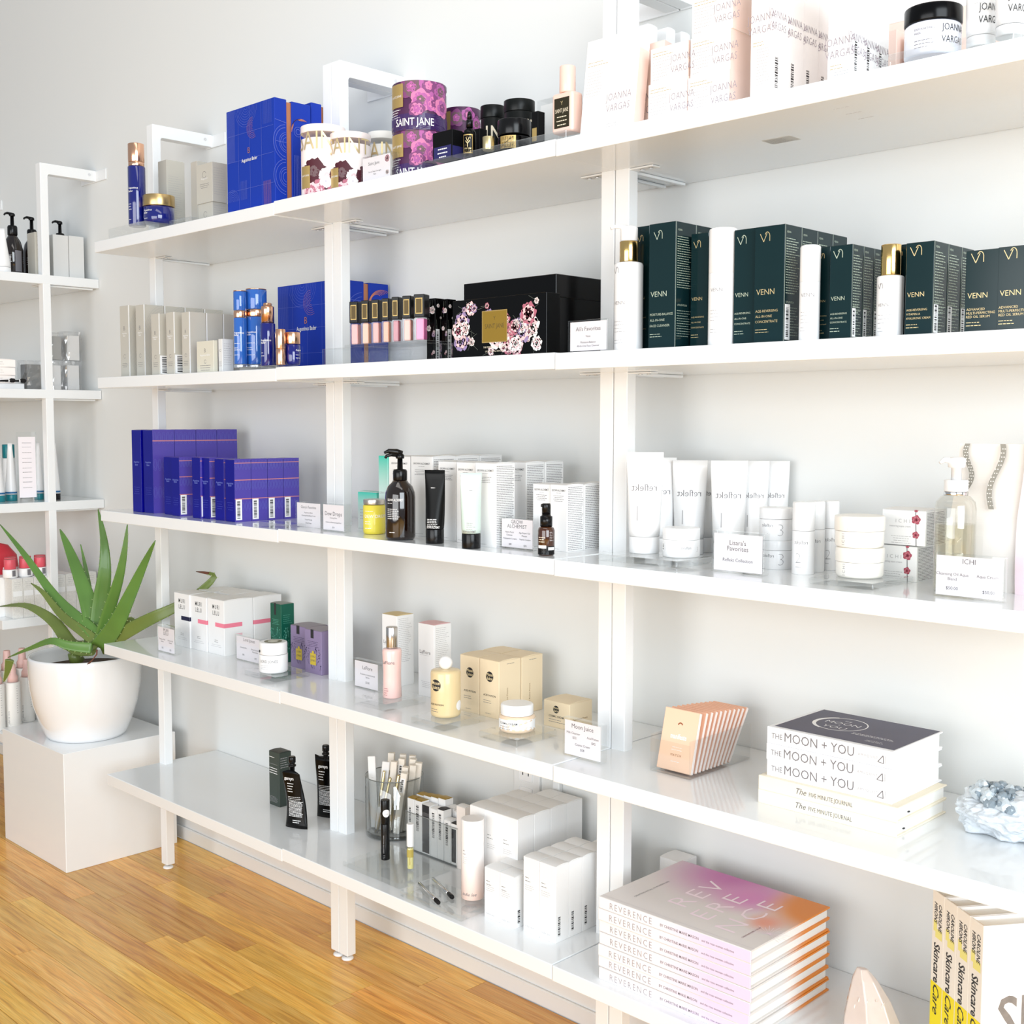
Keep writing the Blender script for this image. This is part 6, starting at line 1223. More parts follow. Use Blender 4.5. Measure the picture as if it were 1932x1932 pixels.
for i, (x, y, dx, dy, l, bc) in enumerate(((-.028, .012, -.002, .006, .150, 0), (-.008, .022, .004, .006, .150, 0), (.006, .004, .012, .003, .150, 1), (.010, .026, .012, .006, .152, 0), (.020, .018, .016, .004, .150, 0), (.024, -.006, .018, .002, .140, 0), (.030, .006, .022, .002, .144, 0), (.028, -.018, .030, -.002, .136, 1), (.036, .018, .018, .004, .146, 0), (.002, -.014, .010, .004, .146, 0))):
    stick('cream slim box upright %s, %s' % (c_, ['rear left', 'rear middle', 'with barcode on its left', 'tallest at the back', 'behind the tilted ones', 'tilting right in the middle', 'second from the right', 'with barcode at the right rim', 'rearmost right', 'centre front'][i]), 'slim_sachet_box', x, y, dx, dy, l, .0135, .011, IV, 38+rr.uniform(-8, 8), None, bc)
for i, (x, y, dx, dy, l) in enumerate(((-.020, -.012, .010, .002, .135), (-.032, -.018, .038, .000, .132), (-.012, -.036, .046, .0, .128), (-.024, -.030, .034, -.004, .134), (.018, -.030, .028, .004, .130))):
    stick('thin gold wand %s, %s' % (c_, ['most upright', 'crossing from the lower left', 'lowest and most slanted', 'slanting beside the lowest', 'at the right rim'][i]), 'gold_wand', x, y, dx, dy, l, 0, 0, PGOLD, 0)
riser('s5_riser_a', 'wide clear acrylic block under the black mascara tube, lowest shelf')
t, R, h = cylthing('s5_mascara', 'mascara_tube', 'slim black mascara tube with round white sticker', 'mascara')
MB().lathe(rnd_prof(R, 0, h*.6, .0008, .0002), 28).build('tube_body', BLACKP, t); MB().lathe(rnd_prof(R*1.03, h*.603, h, .0004, .001), 28).build('cap', BLACKP, t)
P = Print(R=R*1.04, h=h); P.disc('C', .25, .79, .0075, WINK, 24); P.text('C', 'uoga', .25, .77, .003, LINK, 'C'); P.build(t); P = Print(R=R+.0001, h=h); P.text('C', 'CREATIVE MASCARA', -.25, .12, .0026, LINK, rot=90, space=1.1); P.lines('C', -.5, .08, .5, 3, .003, LINK, .0006); P.build(t)
t, R, h = cylthing('s5_vial', 'oil_vial', 'small clear vial of yellow oil with white cap before the carton bin', 'vial')
MB().lathe(rnd_prof(R, 0, h*.5, .0008), 28).build('vial_body', clear('thin_acrylic'), t); MB().lathe(rnd_prof(R*.78, .004, h*.48, .0006), 24).build('yellow_oil', M('pale_yellow_oil', C('#e6dc8e'), .1, coat=.5), t); MB().lathe(rnd_prof(R*.92, h*.52, h, .0006, .001), 28).build('cap', WHITEP, t)
P = Print(R=R+.0001, h=h); P.rect('C', -1., .3, .9, .46, M('gold_ring_label', C('#b3a050'), .4)); P.rect('C', -.2, .14, .0, .3, M('gold_ring_label')); P.build(t)
# glass bin of small cartons
L = LAY['s5_bin']; bx, by, bz = L['p']; w, d = L['w'], .085; by = by-L['d']/2+d/2; t = thing('glass_bin', 'low rectangular clear bin holding the small black and white cartons', 'bin', (bx, by, bz))
hh = .078; k = MB().box(-w/2, w/2, -d/2, d/2, .0004, .003).box(-w/2, w/2, -d/2, -d/2+.002, .003, hh).box(w/2-.002, w/2, -d/2+.002, d/2, .003, hh).box(-w/2, -w/2+.002, -d/2+.002, d/2, .003, hh).box(-w/2, w/2, d/2-.002, d/2, .003, hh)
k.build('bin_wall', clear('bin_glass', (.95, .955, .95), .95, .01), t)
k = MB()
for a, b_ in (((-w/2, -d/2), (w/2, -d/2)), ((w/2, -d/2), (w/2, d/2)), ((w/2, d/2), (-w/2, d/2)), ((-w/2, d/2), (-w/2, -d/2))): k.tube([(a[0], a[1], hh), (b_[0], b_[1], hh)], .0006, 5)
k.build('bin_rim', M('rim_grey', C('#9a9c98'), .2), t)
GT = M('olive_gold_lid', C('#a8872a'), .35, .5)
def small(label, x, y, w_, d_, h_, mat, lid, kind):
    def pr(P):
        if kind == 'w': P.text('F', 'BROW', .62, .15, .0035, GINK, rot=90); P.barcode('F', .1, .5, .6, .35)
        if kind == 'k': P.rect('F', .08, .03, .92, .84, M('smoke_window', C('#3d3a3a'), .15, coat=1)); P.rect('F', .08, .84, .92, .99, INK)
        if kind == 'b': P.barcode('F', .1, .35, .75, .6)
        if kind == 'n': P.rect('F', .15, .06, .85, .86, INK); P.rect('F', .3, .12, .7, .8, M('smoke_window'))
        P.lines('R', .2, .8, .6, 8, .006, LINK, .0006)
    return carton(None, 'small_carton', label, mat, lid=lid, size=(w_, d_, h_), at=(bx+x, by+y, bz+.0032), pr=pr)
x0 = -w/2+.0035
small('small white carton with olive-gold lid, leftmost in the clear bin', x0+.0105, -.029, .020, .022, .104, WHITEC, GT, 'w')
small('small white carton with olive-gold lid and barcode, second in the bin', x0+.032, -.029, .021, .022, .104, WHITEC, GT, 'b')
for i in range(4): small('small carton with olive-gold lid in the back of the bin, %s from the left' % ORD[i], x0+.0105+.0215*i, -.005+.0005*i, .0205, .022, .106+.002*i, WHITEC, GT, '')
small('small carton with dark window panel, third in the front of the bin', x0+.056, -.029, .025, .022, .100, WHITEC, WHITEC, 'k')
small('small white carton with black-striped lid in the middle of the bin', x0+.079, -.029, .019, .022, .098, WHITEC, WHITEC, 'b')
small('small carton with narrow black front in the bin, fifth', x0+.0985, -.029, .018, .022, .101, WHITEC, INK, 'b')
for i in range(3): small('small white carton in the rear right of the bin, %s from the left' % ORD[i], x0+.096+.0205*i, .0+.0005*i, .0195, .022, .098-.004*i, WHITEC, WHITEC, '')
small('shorter white carton with barcode at the right of the bin', x0+.1185, -.030, .018, .02, .085, WHITEC, WHITEC, 'b')
small('shorter carton with black window at the right end of the bin', x0+.1375, -.030, .0175, .02, .082, WHITEC, INK, 'n')
riser('s5_riser_b', 'clear acrylic block under the two tiny brushes, lowest shelf')
t, R, h = cylthing('s5_pinkc', 'airless_bottle', 'white cylinder bottle fading to peach at its foot, lowest shelf', 'bottle')
def fade():
    m = M('white_to_peach', (1, 1, 1), .3, coat=.3); nt = m.node_tree; N = nt.nodes; tc = N.new('ShaderNodeTexCoord'); sp = N.new('ShaderNodeSeparateXYZ'); rp = N.new('ShaderNodeValToRGB')
    nt.links.new(tc.outputs['Generated'], sp.inputs[0]); nt.links.new(sp.outputs[2], rp.inputs[0]); e = rp.color_ramp.elements; e[0].position = .05; e[0].color = (*C('#f3d2c2'), 1); e[1].position = .5; e[1].color = (*C('#f6f3f2'), 1)
    nt.links.new(rp.outputs[0], N['Principled BSDF'].inputs['Base Color']); return m
MB().lathe(rnd_prof(R, 0, h, .0012, .001), 40).build('bottle_body', fade(), t)
P = Print(R=R+.0001, h=h); P.lines('C', -.95, .62, .3, 2, .006, GINK, .001); P.lines('C', -.95, .54, .5, 4, .0035, LINK, .0005); P.text('C', 'indie lee', -1.0, .06, .006, GINK, shear=.3); P.build(t)
carton('s5_pale', 'serum_carton', 'slim pale carton standing behind the white and peach cylinder', M('ivory_card', C('#f6eee8'), .45), lid=WHITEC, size=(.024, .02, LAY['s5_pale']['h']))
def indie(P, bc=True): P.lines('F', .12, .72, .35, 2, .006, GINK, .001); P.lines('F', .12, .62, .55, 3, .0035, LINK, .0005); P.text('F', 'indie lee', .1, .07, .0045, LINK, shear=.3, bold=-.01); (P.barcode('R', .1, .06, .35, .3) if bc else 0)
IL = 'plain white carton with tiny grey print, '
L = LAY['s5_a']; w = L['w']; d = L['d']/4-.0006; y0 = L['p'][1]-L['d']/2+d/2; hA = L['h']
n = 0; names_c = ['right', 'middle', 'left']
src = carton(None, 'serum_carton', IL+'rear block, right column, front row', WHITEC, lid=WHITEC, size=(w-.0006, d, hA), at=(L['p'][0], y0, L['p'][2]), pr=lambda P: indie(P, False))
lst = []
for c in range(3):
    for r_ in range(4):
        if (c, r_) == (0, 0) or (c == 2 and r_ > 2): continue
        lst.append(((L['p'][0]-w*c*.98, y0+(d+.0006)*r_, L['p'][2]), IL+'rear block, %s column, %s row' % (names_c[c], ['front', 'second', 'third', 'back'][r_]), None))
copies(src, lst)
L = LAY['s5_f']; w = L['w']/2
src = carton(None, 'serum_carton', IL+'low front pair, right one with barcode', WHITEC, lid=WHITEC, size=(w-.0006, .034, L['h']), at=(L['p'][0]+w/2, L['p'][1]-L['d']/2+.017, L['p'][2]), pr=indie)
copies(src, [((L['p'][0]-w/2, L['p'][1]-L['d']/2+.017, L['p'][2]), IL+'low front pair, left one', None), ((L['p'][0]-w/2, L['p'][1]-L['d']/2+.052, L['p'][2]), IL+'low pair behind the front pair, left', None), ((L['p'][0]+w/2-.002, L['p'][1]-L['d']/2+.052, L['p'][2]), IL+'low pair behind the front pair, right', None)])
L = LAY['s5_g']; w = L['w']/2; d = L['d']/3-.0005; y0 = L['p'][1]-L['d']/2+d/2
src = carton(None, 'serum_carton', IL+'tall block by the double post, right front', WHITEC, lid=WHITEC, size=(w-.0006, d, L['h']), at=(L['p'][0]+w/2, y0, L['p'][2]), pr=indie)
lst = []
for c in range(2):
    for r_ in range(5):
        if (c, r_) == (0, 0): continue
        if r_ > 3 and c == 1: continue
        lst.append(((L['p'][0]+w/2-w*c, y0+(d+.0005)*r_, L['p'][2]), IL+'tall block by the double post, %s %s' % (['right', 'left'][c], ['front', 'second', 'third', 'fourth', 'rear'][r_]), None))
copies(src, lst)
carton(None, 'serum_carton', 'white carton standing just right of the double post against the wall, lowest shelf', WHITEC, lid=WHITEC, size=(.045, .045, .118), at=(1.520, -.0345, .274))
# two tiny brushes
def brush(a, b_, label, tip):
    zc = LAY['s5_riser_b']['p'][2]+LAY['s5_riser_b']['h']+.0036
    A, B = Vector((a[0], a[1], zc)), Vector((b_[0], b_[1], zc)); d = B-A; t = thing('makeup_brush', label, 'brush', A, math.degrees(math.atan2(d.y, d.x))); l = d.length
    k = MB(); k.tube([(0, 0, 0), (.003, 0, 0), (l*.6, 0, 0), (l*.8, 0, 0)], [.002, .0032, .003, .0033], 12); k.build('handle', CHROME, t)
    k = MB(); k.tube([(l*.8, 0, 0), (l*.84, 0, 0), (l*.97, 0, 0), (l, 0, 0)], [.0032, .0040, .0036 if tip else .0042, .0012 if tip else .0038], 12); k.build('bristles' if tip else 'black_cap', M('black_bristle', C('#0b0808'), .8) if tip else BLACKP, t)
brush((1.0997, -.2577), (1.1969, -.2946), 'tiny silver brush with dark bristles, left one of the two lying on the block', True)
brush((1.1001, -.2244), (1.1929, -.2598), 'tiny silver wand with round black end, right one of the two lying on the block', False)
# stack of seven large hardcovers
def grad():
    m = bpy.data.materials.new('sunset_cover'); m.use_nodes = True; nt = m.node_tree; N = nt.nodes; b = N['Principled BSDF']; tc = N.new('ShaderNodeTexCoord'); b.inputs['Roughness'].default_value = .42
    def blobm(cx, cy, sx, sy, lo, hi):
        mp = N.new('ShaderNodeMapping'); mp.inputs['Location'].default_value = (-cx/sx, -cy/sy, 0); mp.inputs['Scale'].default_value = (1/sx, 1/sy, 0); nt.links.new(tc.outputs['Generated'], mp.inputs[0])
        ln = N.new('ShaderNodeVectorMath'); ln.operation = 'LENGTH'; nt.links.new(mp.outputs[0], ln.inputs[0]); mr = N.new('ShaderNodeMapRange'); mr.interpolation_type = 'SMOOTHSTEP'; mr.inputs[1].default_value = lo; mr.inputs[2].default_value = hi; mr.inputs[3].default_value = 1; mr.inputs[4].default_value = 0; nt.links.new(ln.outputs['Value'], mr.inputs[0]); return mr.outputs[0]
    def mix(a, colr, f):
        x = N.new('ShaderNodeMix'); x.data_type = 'RGBA'; nt.links.new(f, x.inputs[0]); x.inputs[7].default_value = (*C(colr), 1)
        if isinstance(a, tuple): x.inputs[6].default_value = a
        else: nt.links.new(a, x.inputs[6])
        return x.outputs[2]
    c = mix((*C('#e2ddda'), 1), '#c66fb0', blobm(.38, 1.05, .55, .75, .15, 1.0)); c = mix(c, '#d98ac2', blobm(.62, .75, .28, .4, .1, 1.0)); c = mix(c, '#e58a2c', blobm(1.0, .98, .36, .62, .45, 1.0)); c = mix(c, '#e9a08a', blobm(.86, .45, .14, .2, .1, 1.0))
    nt.links.new(c, b.inputs['Base Color']); return m
SUN = grad()
def spm():
    m = bpy.data.materials.new('lilac_spine'); m.use_nodes = True; nt = m.node_tree; N = nt.nodes; tc = N.new('ShaderNodeTexCoord'); sp = N.new('ShaderNodeSeparateXYZ'); rp = N.new('ShaderNodeValToRGB'); nt.links.new(tc.outputs['Generated'], sp.inputs[0]); nt.links.new(sp.outputs[0], rp.inputs[0])
    e = rp.color_ramp.elements; e[0].position = .3; e[0].color = (*C('#f3eeee'), 1); e[1].position = .75; e[1].color = (*C('#e2cfe8'), 1); nt.links.new(rp.outputs[0], N['Principled BSDF'].inputs['Base Color']); N['Principled BSDF'].inputs['Roughness'].default_value = .5; return m
SPN = spm(); BW, BD, BT = .275, .214, .01865
RI = M('rose_white_ink', C('#fbe9f2'), .4)
def rev(top):
    def f(P):
        P.text('F', 'REVERENCE', .08, .22, .0105, M('spine_grey_ink', C('#a29ba0'), .5), bold=-.006, space=1.35, sx=.85); P.text('F', 'BY CHRISTINE MARIE MASON', .43, .36, .0042, GINK, maxw=P.w*.25, bold=.006); P.text('F', 'and the rose woman collective', .70, .36, .0036, GINK, maxw=P.w*.2)
        P.line('T', 0, .04, 1, .04, .0006, M('hinge_grey', C('#d6d0d2'), .6))
        if top:
            for t_, u, v in (('REV', .44, .27), ('ERE', .63, .2), ('NCE', .82, .15)): P.text('T', t_, u, v, .037, RI, 'L', rot=90, bold=-.012, space=1.15, sx=1.3)
            P.text('T', 'CREATING RITUAL IN MODERN LIFE', .155, .17, .0036, GINK, rot=90, space=1.1); P.text('T', 'CHRISTINE MARIE MASON', .885, .13, .003, M('wine_ink', C('#8a4a5a'), .5), rot=90)
            for i in range(17): a = math.radians(-30+15*i); P.line('T', .955, .30, .955+.11*math.cos(a)*(.8 if i % 2 else 1)*-1, .30+.14*math.sin(a)*(.8 if i % 2 else 1), .0006, RI)
    return f
for i in range(7):
    book('reverence_hardcover'.replace('reverence_', 'large_'), 'large hardcover with pink and orange cover, %s' % ('on top of its stack of seven' if i == 6 else '%s from the bottom of its stack' % ORD[i]), (1.6955+[.001, -.001, 0, .0012, 0, -.001, 0][i], -.182+[0, .001, -.001, 0, .001, 0, 0][i], .274+BT*i), BW, BD, BT-.0002, SUN, SPN, rot=[.3, -.3, .2, 0, -.2, .3, 0][i], pr=rev(i == 6), cov=.0026)
# rose quartz point
t = thing('quartz_point', 'pale rose quartz point standing on the lowest shelf right of the book stack', 'crystal', (1.962, -.192, .274), 8)
QZ = M('rose_quartz', C('#dccdc4'), .18, coat=.6, noise=.18, scale=45, sss=.4)
k = MB(); rings = []
for f, r_, ox in ((0, .043, .004), (.08, .045, .004), (.4, .040, .002), (.66, .030, -.002), (.88, .018, -.008), (1.0, .008, -.012)):
    rings.append([(ox+r_*math.cos(6.2832*i/7+.3)*(1+.08*math.sin(i*2.1)), r_*.62*math.sin(6.2832*i/7+.3), f*.113) for i in range(7)])
k.loft(rings, True, False).build('quartz_body', QZ, t, .0015, 2)
rr = random.Random(3); k = MB()
for i in range(26):
    a = rr.uniform(2.4, 5.8); f = rr.uniform(.08, .7); r_ = .0405-.02*f; x, y, z = r_*math.cos(a)-.002*f, r_*.64*math.sin(a), f*.113; s_ = rr.uniform(.0015, .0035)
    k.tube([(x, y, z), (x+s_*.4, y, z+s_*2.2)], [s_*.5, .0004], 5)
o = k.build('inner_flakes', M('quartz_flake', C('#efe2da'), .2), t); o['kind'] = 'stuff'
# four upright skincare books
a = math.radians(-36); ux, uy = math.cos(a), math.sin(a); bxx, byy = 2.139, -.250; TH, DP, HH = .0305, .186, .246
WCV = M('white_gloss_cover', C('#f7f5f4'), .25, coat=.4); YEL = M('yellow_band', C('#f5e21a'), .5); YH = M('highlighter_yellow', C('#eee68a'), .5)
def caroline(lab, i):
    c0 = (bxx-ux*TH*(i+.5)-uy*DP/2, byy-uy*TH*(i+.5)+ux*DP/2); dz = 0
    t = thing('upright_hardcover', lab, 'book', (c0[0], c0[1], .2741), -36)
    w = TH-.0006
    MB().box(-w/2, -w/2+.0026, -DP/2, DP/2, 0, HH).build('back_board', WCV, t, .0006); MB().box(w/2-.0026, w/2, -DP/2, DP/2, 0, HH).build('front_board', WCV, t, .0006); MB().box(-w/2, w/2, -DP/2-.0002, -DP/2+.0024, .0003, HH-.0003).build('spine', M('cream_spine', C('#f0ebe2'), .4), t, .0009, 2)
    MB().box(-w/2+.0028, w/2-.0028, -DP/2+.0026, DP/2-.004, .004, HH-.004).build('page_block', M('page_white'), t); MB().box(-w/2+.0045, w/2-.0045, -DP/2+.0024, -DP/2+.006, HH-.006, HH-.0032).build('headband', M('ochre_headband', C('#d99a4a'), .6), t)
    P = Print(w, DP+.0004, HH)
    P.rect('F', .14, .78, .42, .84, YH); P.rect('F', .3, .75, .86, .80, YH); P.rect('F', .02, .02, .98, .50, YEL)
    P.text('F', 'CAROLINE', .56, .94, .0078, INK, rot=-90, bold=.02, shear=.15, sx=.72); P.text('F', 'HIRONS', .20, .94, .0078, INK, rot=-90, bold=.02, shear=.15, sx=.72)
    P.text('F', 'Skincare', .24, .72, .0145, INK, rot=-90, bold=.02, sx=.8); P.text('F', 'Care', .25, .49, .015, INK, rot=-90, bold=.012, shear=.3)
    P.text('R', 'Skin', .12, .40, .060, M('marbled_letters', C('#9a928c'), .5, noise=.6, scale=60), bold=.01, sx=.8)
    P.build(t)
for i, lab in enumerate(('white-covered upright book nearest the frame edge, front of four', 'upright book with yellow-banded spine, second from the front of four', 'upright book with yellow-banded spine, third from the front of four', 'upright book with yellow-banded spine, rearmost left of four')): caroline(lab, i)
# ------------------------------------------------------------------ potted aloe
t = thing('potted_aloe', 'spiky green aloe in a glossy white pot on the cube pedestal', 'plant', (-.279, -.222, .305)); R = .1425; h = .2177
POT = M('white_glazed_ceramic', (.88, .88, .885), .12, coat=.8)
prof = [(R*.66, 0), (R*.69, .0015), (R*.73, .010), (R*.84, h*.22), (R*.93, h*.42), (R*.985, h*.64), (R, h*.84), (R*.995, h*.97), (R*.985, h), (R*.955, h*.995), (R*.95, h*.95), (R*.93, h*.80), (.002, h*.80)]
k = MB().lathe(prof, 64); k.build('pot', POT, t)
o = MB().lathe([(R*.92, h*.80+.0005), (R*.9, h*.80+.004), (.002, h*.80+.008)], 40).build('soil', M('potting_soil', C('#5b4a3a'), .95, noise=.5, scale=120), t); o['kind'] = 'stuff'
def leafmat():
    m = M('aloe_skin', C('#6a9646'), .38, noise=.5, scale=9, coat=.15, sss=.05); return m
AL = leafmat(); AL2 = M('aloe_skin_olive', C('#7a8c44'), .42, noise=.5, scale=9, coat=.1); DRY = M('dry_leaf_tip', C('#6a3f30'), .7)
TH_ = Vector((-.279, -.222, .305))
def bez(P, n):
    out = []
    for j in range(n+1):
        f = j/n*(len(P)-1); i = min(int(f), len(P)-2); u = f-i; p0, p1, p2, p3 = P[max(i-1, 0)], P[i], P[i+1], P[min(i+2, len(P)-1)]
        out.append(.5*((2*p1)+(p2-p0)*u+(2*p0-5*p1+4*p2-p3)*u*u+(3*p1-p0-3*p2+p3)*u**3))
    return out
def leaf(pts, w0, mat=None, spines=True, dry=False, wtip=.0012, wmid=1.0):
    P = [Vector(p)-TH_ for p in pts]; Q = bez(P, 18); view = (CAM-TH_).normalized(); rings = []; sp = MB()
    m = len(Q)
    for j, q in enumerate(Q):
        tg = (Q[min(j+1, m-1)]-Q[max(j-1, 0)]).normalized(); side = tg.cross(view).normalized(); nn = side.cross(tg).normalized(); f = j/(m-1)
        w = max(wtip, w0*1.3*((1-f)**.75)*(wmid if f > .05 else 1)); th = w*.34
        ring = []
        for i in range(12):
            a = 6.2832*i/12; c, s_ = math.cos(a), math.sin(a); curl = .35*w*(c*c)
            ring.append(tuple(q+side*(w*c)+nn*(th*s_+curl)))
        rings.append(ring)
        if spines and .04 < f < .9:
            for s_ in (-1, 1):
                b0 = q+side*(w*s_)+nn*(.35*w); sp.tube([tuple(b0-side*s_*.0008), tuple(b0+side*s_*.0028+tg*.0015)], [.0011, .0002], 4)
    o = MB().loft(rings).build('leaf', mat or AL, t)
    if spines: q = sp.build('leaf_spines', M('pale_spine', C('#b9c98e'), .5), o); q['kind'] = 'stuff'
    if dry: MB().tube([tuple(Q[-3]), tuple(Q[-2]), tuple(Q[-1])], [.004, .003, .001], 7).build('dry_tip', DRY, o)
leaf([(-0.1773, -0.235, 0.557), (-0.1978, -0.24, 0.5928), (-0.355, -0.26, 0.6641), (-0.4937, -0.285, 0.7747), (-0.5949, -0.305, 0.8487)], 0.016, AL, True, False)
leaf([(-0.1709, -0.24, 0.5551), (-0.1855, -0.25, 0.5784), (-0.2973, -0.27, 0.6225), (-0.378, -0.285, 0.6784), (-0.4418, -0.29, 0.6991)], 0.0135, AL2, True, False)
leaf([(-0.2083, -0.225, 0.555), (-0.2367, -0.22, 0.6237), (-0.302, -0.215, 0.7071), (-0.3844, -0.21, 0.7918), (-0.4436, -0.205, 0.8393)], 0.023, AL, True, False)
leaf([(-0.245, -0.205, 0.5511), (-0.3037, -0.19, 0.648), (-0.336, -0.185, 0.7296), (-0.3753, -0.18, 0.801)], 0.01, AL, True, False)
leaf([(-0.2174, -0.215, 0.556), (-0.2176, -0.205, 0.6589), (-0.2017, -0.2, 0.7428), (-0.2113, -0.195, 0.8209), (-0.2498, -0.19, 0.9027)], 0.021, AL, True, False)
leaf([(-0.1627, -0.235, 0.5624), (-0.1297, -0.23, 0.644), (-0.0797, -0.225, 0.7359), (-0.0553, -0.22, 0.8106), (-0.047, -0.215, 0.8768)], 0.0155, AL, True, False)
leaf([(-0.1492, -0.24, 0.5614), (-0.0696, -0.24, 0.6254), (-0.0049, -0.235, 0.7046), (0.0576, -0.23, 0.7847), (0.108, -0.225, 0.8489)], 0.02, AL, True, False)
leaf([(-0.1558, -0.235, 0.5582), (-0.0865, -0.225, 0.5913), (-0.0055, -0.21, 0.6295), (0.0525, -0.195, 0.6559), (0.0824, -0.165, 0.6755), (0.1226, -0.13, 0.707), (0.1589, -0.1, 0.7499), (0.1473, -0.1, 0.7602), (0.0802, -0.1, 0.7601)], 0.016, AL2, True, True)
leaf([(-0.1854, -0.24, 0.5532), (-0.2624, -0.26, 0.5456), (-0.3373, -0.27, 0.5967), (-0.4165, -0.28, 0.6241), (-0.5116, -0.285, 0.6314), (-0.6482, -0.29, 0.6134)], 0.017, AL2, True, False)
leaf([(-0.1593, -0.26, 0.5559), (-0.207, -0.3, 0.5617), (-0.2499, -0.325, 0.5713), (-0.3423, -0.34, 0.5421), (-0.4724, -0.345, 0.5002)], 0.011, AL, True, False)
leaf([(-0.4577, -0.346, 0.4971), (-0.4747, -0.347, 0.4608), (-0.4973, -0.348, 0.4306)], 0.009, AL2, True, False)
leaf([(-0.2221, -0.2, 0.5499), (-0.1681, -0.19, 0.5903), (-0.13, -0.18, 0.6177), (-0.1047, -0.175, 0.6236), (-0.1092, -0.175, 0.5991)], 0.013, AL2, True, False)
MB().tube([tuple(Vector(p)-TH_) for p in [(0.0928, -0.372, 0.6018), (0.0963, -0.374, 0.5916), (0.0759, -0.374, 0.5763), (0.0588, -0.374, 0.5661), (0.0479, -0.374, 0.5614)]], [.0022, .0016, .0012, .0022, .001], 6).build('dry_curl', DRY, t)

MB().tube([(0, -.02, h*.9), (.0, -.03, h*.98), (-.002, -.035, h*1.03)], [.02, .016, .012], 10).build('stem_base', AL2, t)
# ------------------------------------------------------------------ separate left unit: goods seen past its end frame
def lpump(key, label, z=None):
    L = LAY[key]; t = thing('pump_bottle', label, 'bottle', L['p'], camang(*L['p'][:2])); R, h = L['R'], L['h']; hb = h*.66
    MB().lathe([(R*.85, 0), (R, .004), (R, hb*.66), (R*.8, hb*.85), (R*.5, hb*.96), (R*.45, hb)], 36).build('bottle_body', AM, t); pump_head(t, hb, R*.5, BLACKP, 200, .022, h*.3)
    P = Print(R=R+.0001, h=hb); P.rect('C', .2, .12, .95, .62, M('grey_label', C('#77757a'), .5)); P.lines('C', -.6, .5, .5, 4, .006, WINK, .0008); P.build(t)
L = LAY['l1_tube']; t = thing('squeeze_tube', 'white tube with narrow top at the left edge, top shelf of the far unit', 'tube', L['p'], 60); squeeze_tube(t, L['R'], L['h'], .014, WHITEP, WHITEP, L['R']*.3)
lpump('l1_pump1', 'dark brown pump bottle, leftmost on the far unit top shelf'); lpump('l1_pump2', 'dark brown pump bottle half hidden by the far unit post'); lpump('l1_pump3', 'dark pump bottle behind the two grey cartons of the far unit')
carton('l1_g0', 'skincare_carton', 'grey carton left of the far unit post on its top shelf', GREYC, pr=lambda P: P.lines('R', .2, .9, .6, 4, .012, GINK, .0012))
[carton(k_, 'skincare_carton', 'light grey carton on the far unit top shelf, %s of the two by the wall' % n_, GREYS, bev=.001, size=(.06, LAY[k_]['d']-.0035, LAY[k_]['h'])) for k_, n_ in (('l1_g1', 'left'), ('l1_g2', 'right'))]
z2l = 1.2224
for i, nm in enumerate(('bottom', 'middle', 'topmost')): carton(None, 'soap_carton', 'small blush flat carton, %s of the stack at the left edge' % nm, JV, lid=JV, size=(.05, .075, .022), at=(-.668, -.268+.001*i, z2l+.0165+.0225*i), pr=lambda P: P.lines('R', .2, .6, .5, 2, .006, LINK, .0008))
t = thing('white_block', 'low white block under the small flat cartons of the far unit', 'display block', (-.668, -.255, z2l)); rbox(.05, .1, .016).build('block', WHITEP, t, .001)
for i in range(2):
    t = thing('black_brush', 'black brush with white ring on the far unit second shelf, %s' % ('left one', 'right one')[i], 'brush', (-.63, -.262+.030*i, z2l+.023), 80)
    MB().tube([(-.03, 0, -.0015), (.006, 0, 0)], [.0022, .003], 10).build('handle', BLACKP, t); MB().tube([(.006, 0, 0), (.009, 0, .0003)], [.0042, .0042], 10).build('white_ring', WHITEP, t); MB().tube([(.009, 0, 0), (.014, 0, .001), (.022, 0, .0008), (.025, 0, 0)], [.0042, .0062, .0056, .002], 10).build('brush_head', M('black_bristle', C('#0b0808'), .8), t)
FILM = clear('clear_film', (.975, .975, .975), .9, .08)
def bagged(label, p, w, d, h, inner, dark=False):
    t = thing('bagged_pack', label, 'pack', p); k = MB(); rings = []; r = random.Random(len(label))
    for j in range(8):
        f = j/7; rings.append([((w/2+.004+r.uniform(-.003, .003))*math.copysign(abs(math.cos(a))**.4, math.cos(a)), (d/2+.004+r.uniform(-.003, .003))*math.copysign(abs(math.sin(a))**.4, math.sin(a)), h*1.06*f+.0003) for a in [6.2832*(i+.5)/16 for i in range(16)]])
    k.loft(rings, True, False).build('plastic_bag', FILM, t); rbox(w*.86, d*.8, h*.9, .002).build('pack_inside', inner, t, .001)
    if dark: MB().box(-w*.2, w*.44, -d*.35, d*.2, h*.3, h*.8).build('dark_insert', M('dark_grey_insert', C('#4a4a4a'), .6), t)
bagged('clear bag with dark insert left of the far unit post', (-.684, -.168, z2l), .05, .05, .078, M('grey_insert', C('#8a8a88'), .6))
bagged('clear bag with white carton, lower left of four right of the far unit post', (-.69, -.100, z2l), .05, .036, .078, WHITEC); bagged('clear bag with white card, lower right of four by the wall', (-.69, -.048, z2l), .05, .044, .080, WHITEC)
bagged('clear bag with grey content, upper left of four by the wall', (-.69, -.098, z2l+.086), .05, .040, .075, M('silver_grey_pack', C('#a8a8a6'), .4)); bagged('clear bag with white card and handle, upper right of four by the wall', (-.69, -.046, z2l+.086), .05, .046, .080, WHITEC)
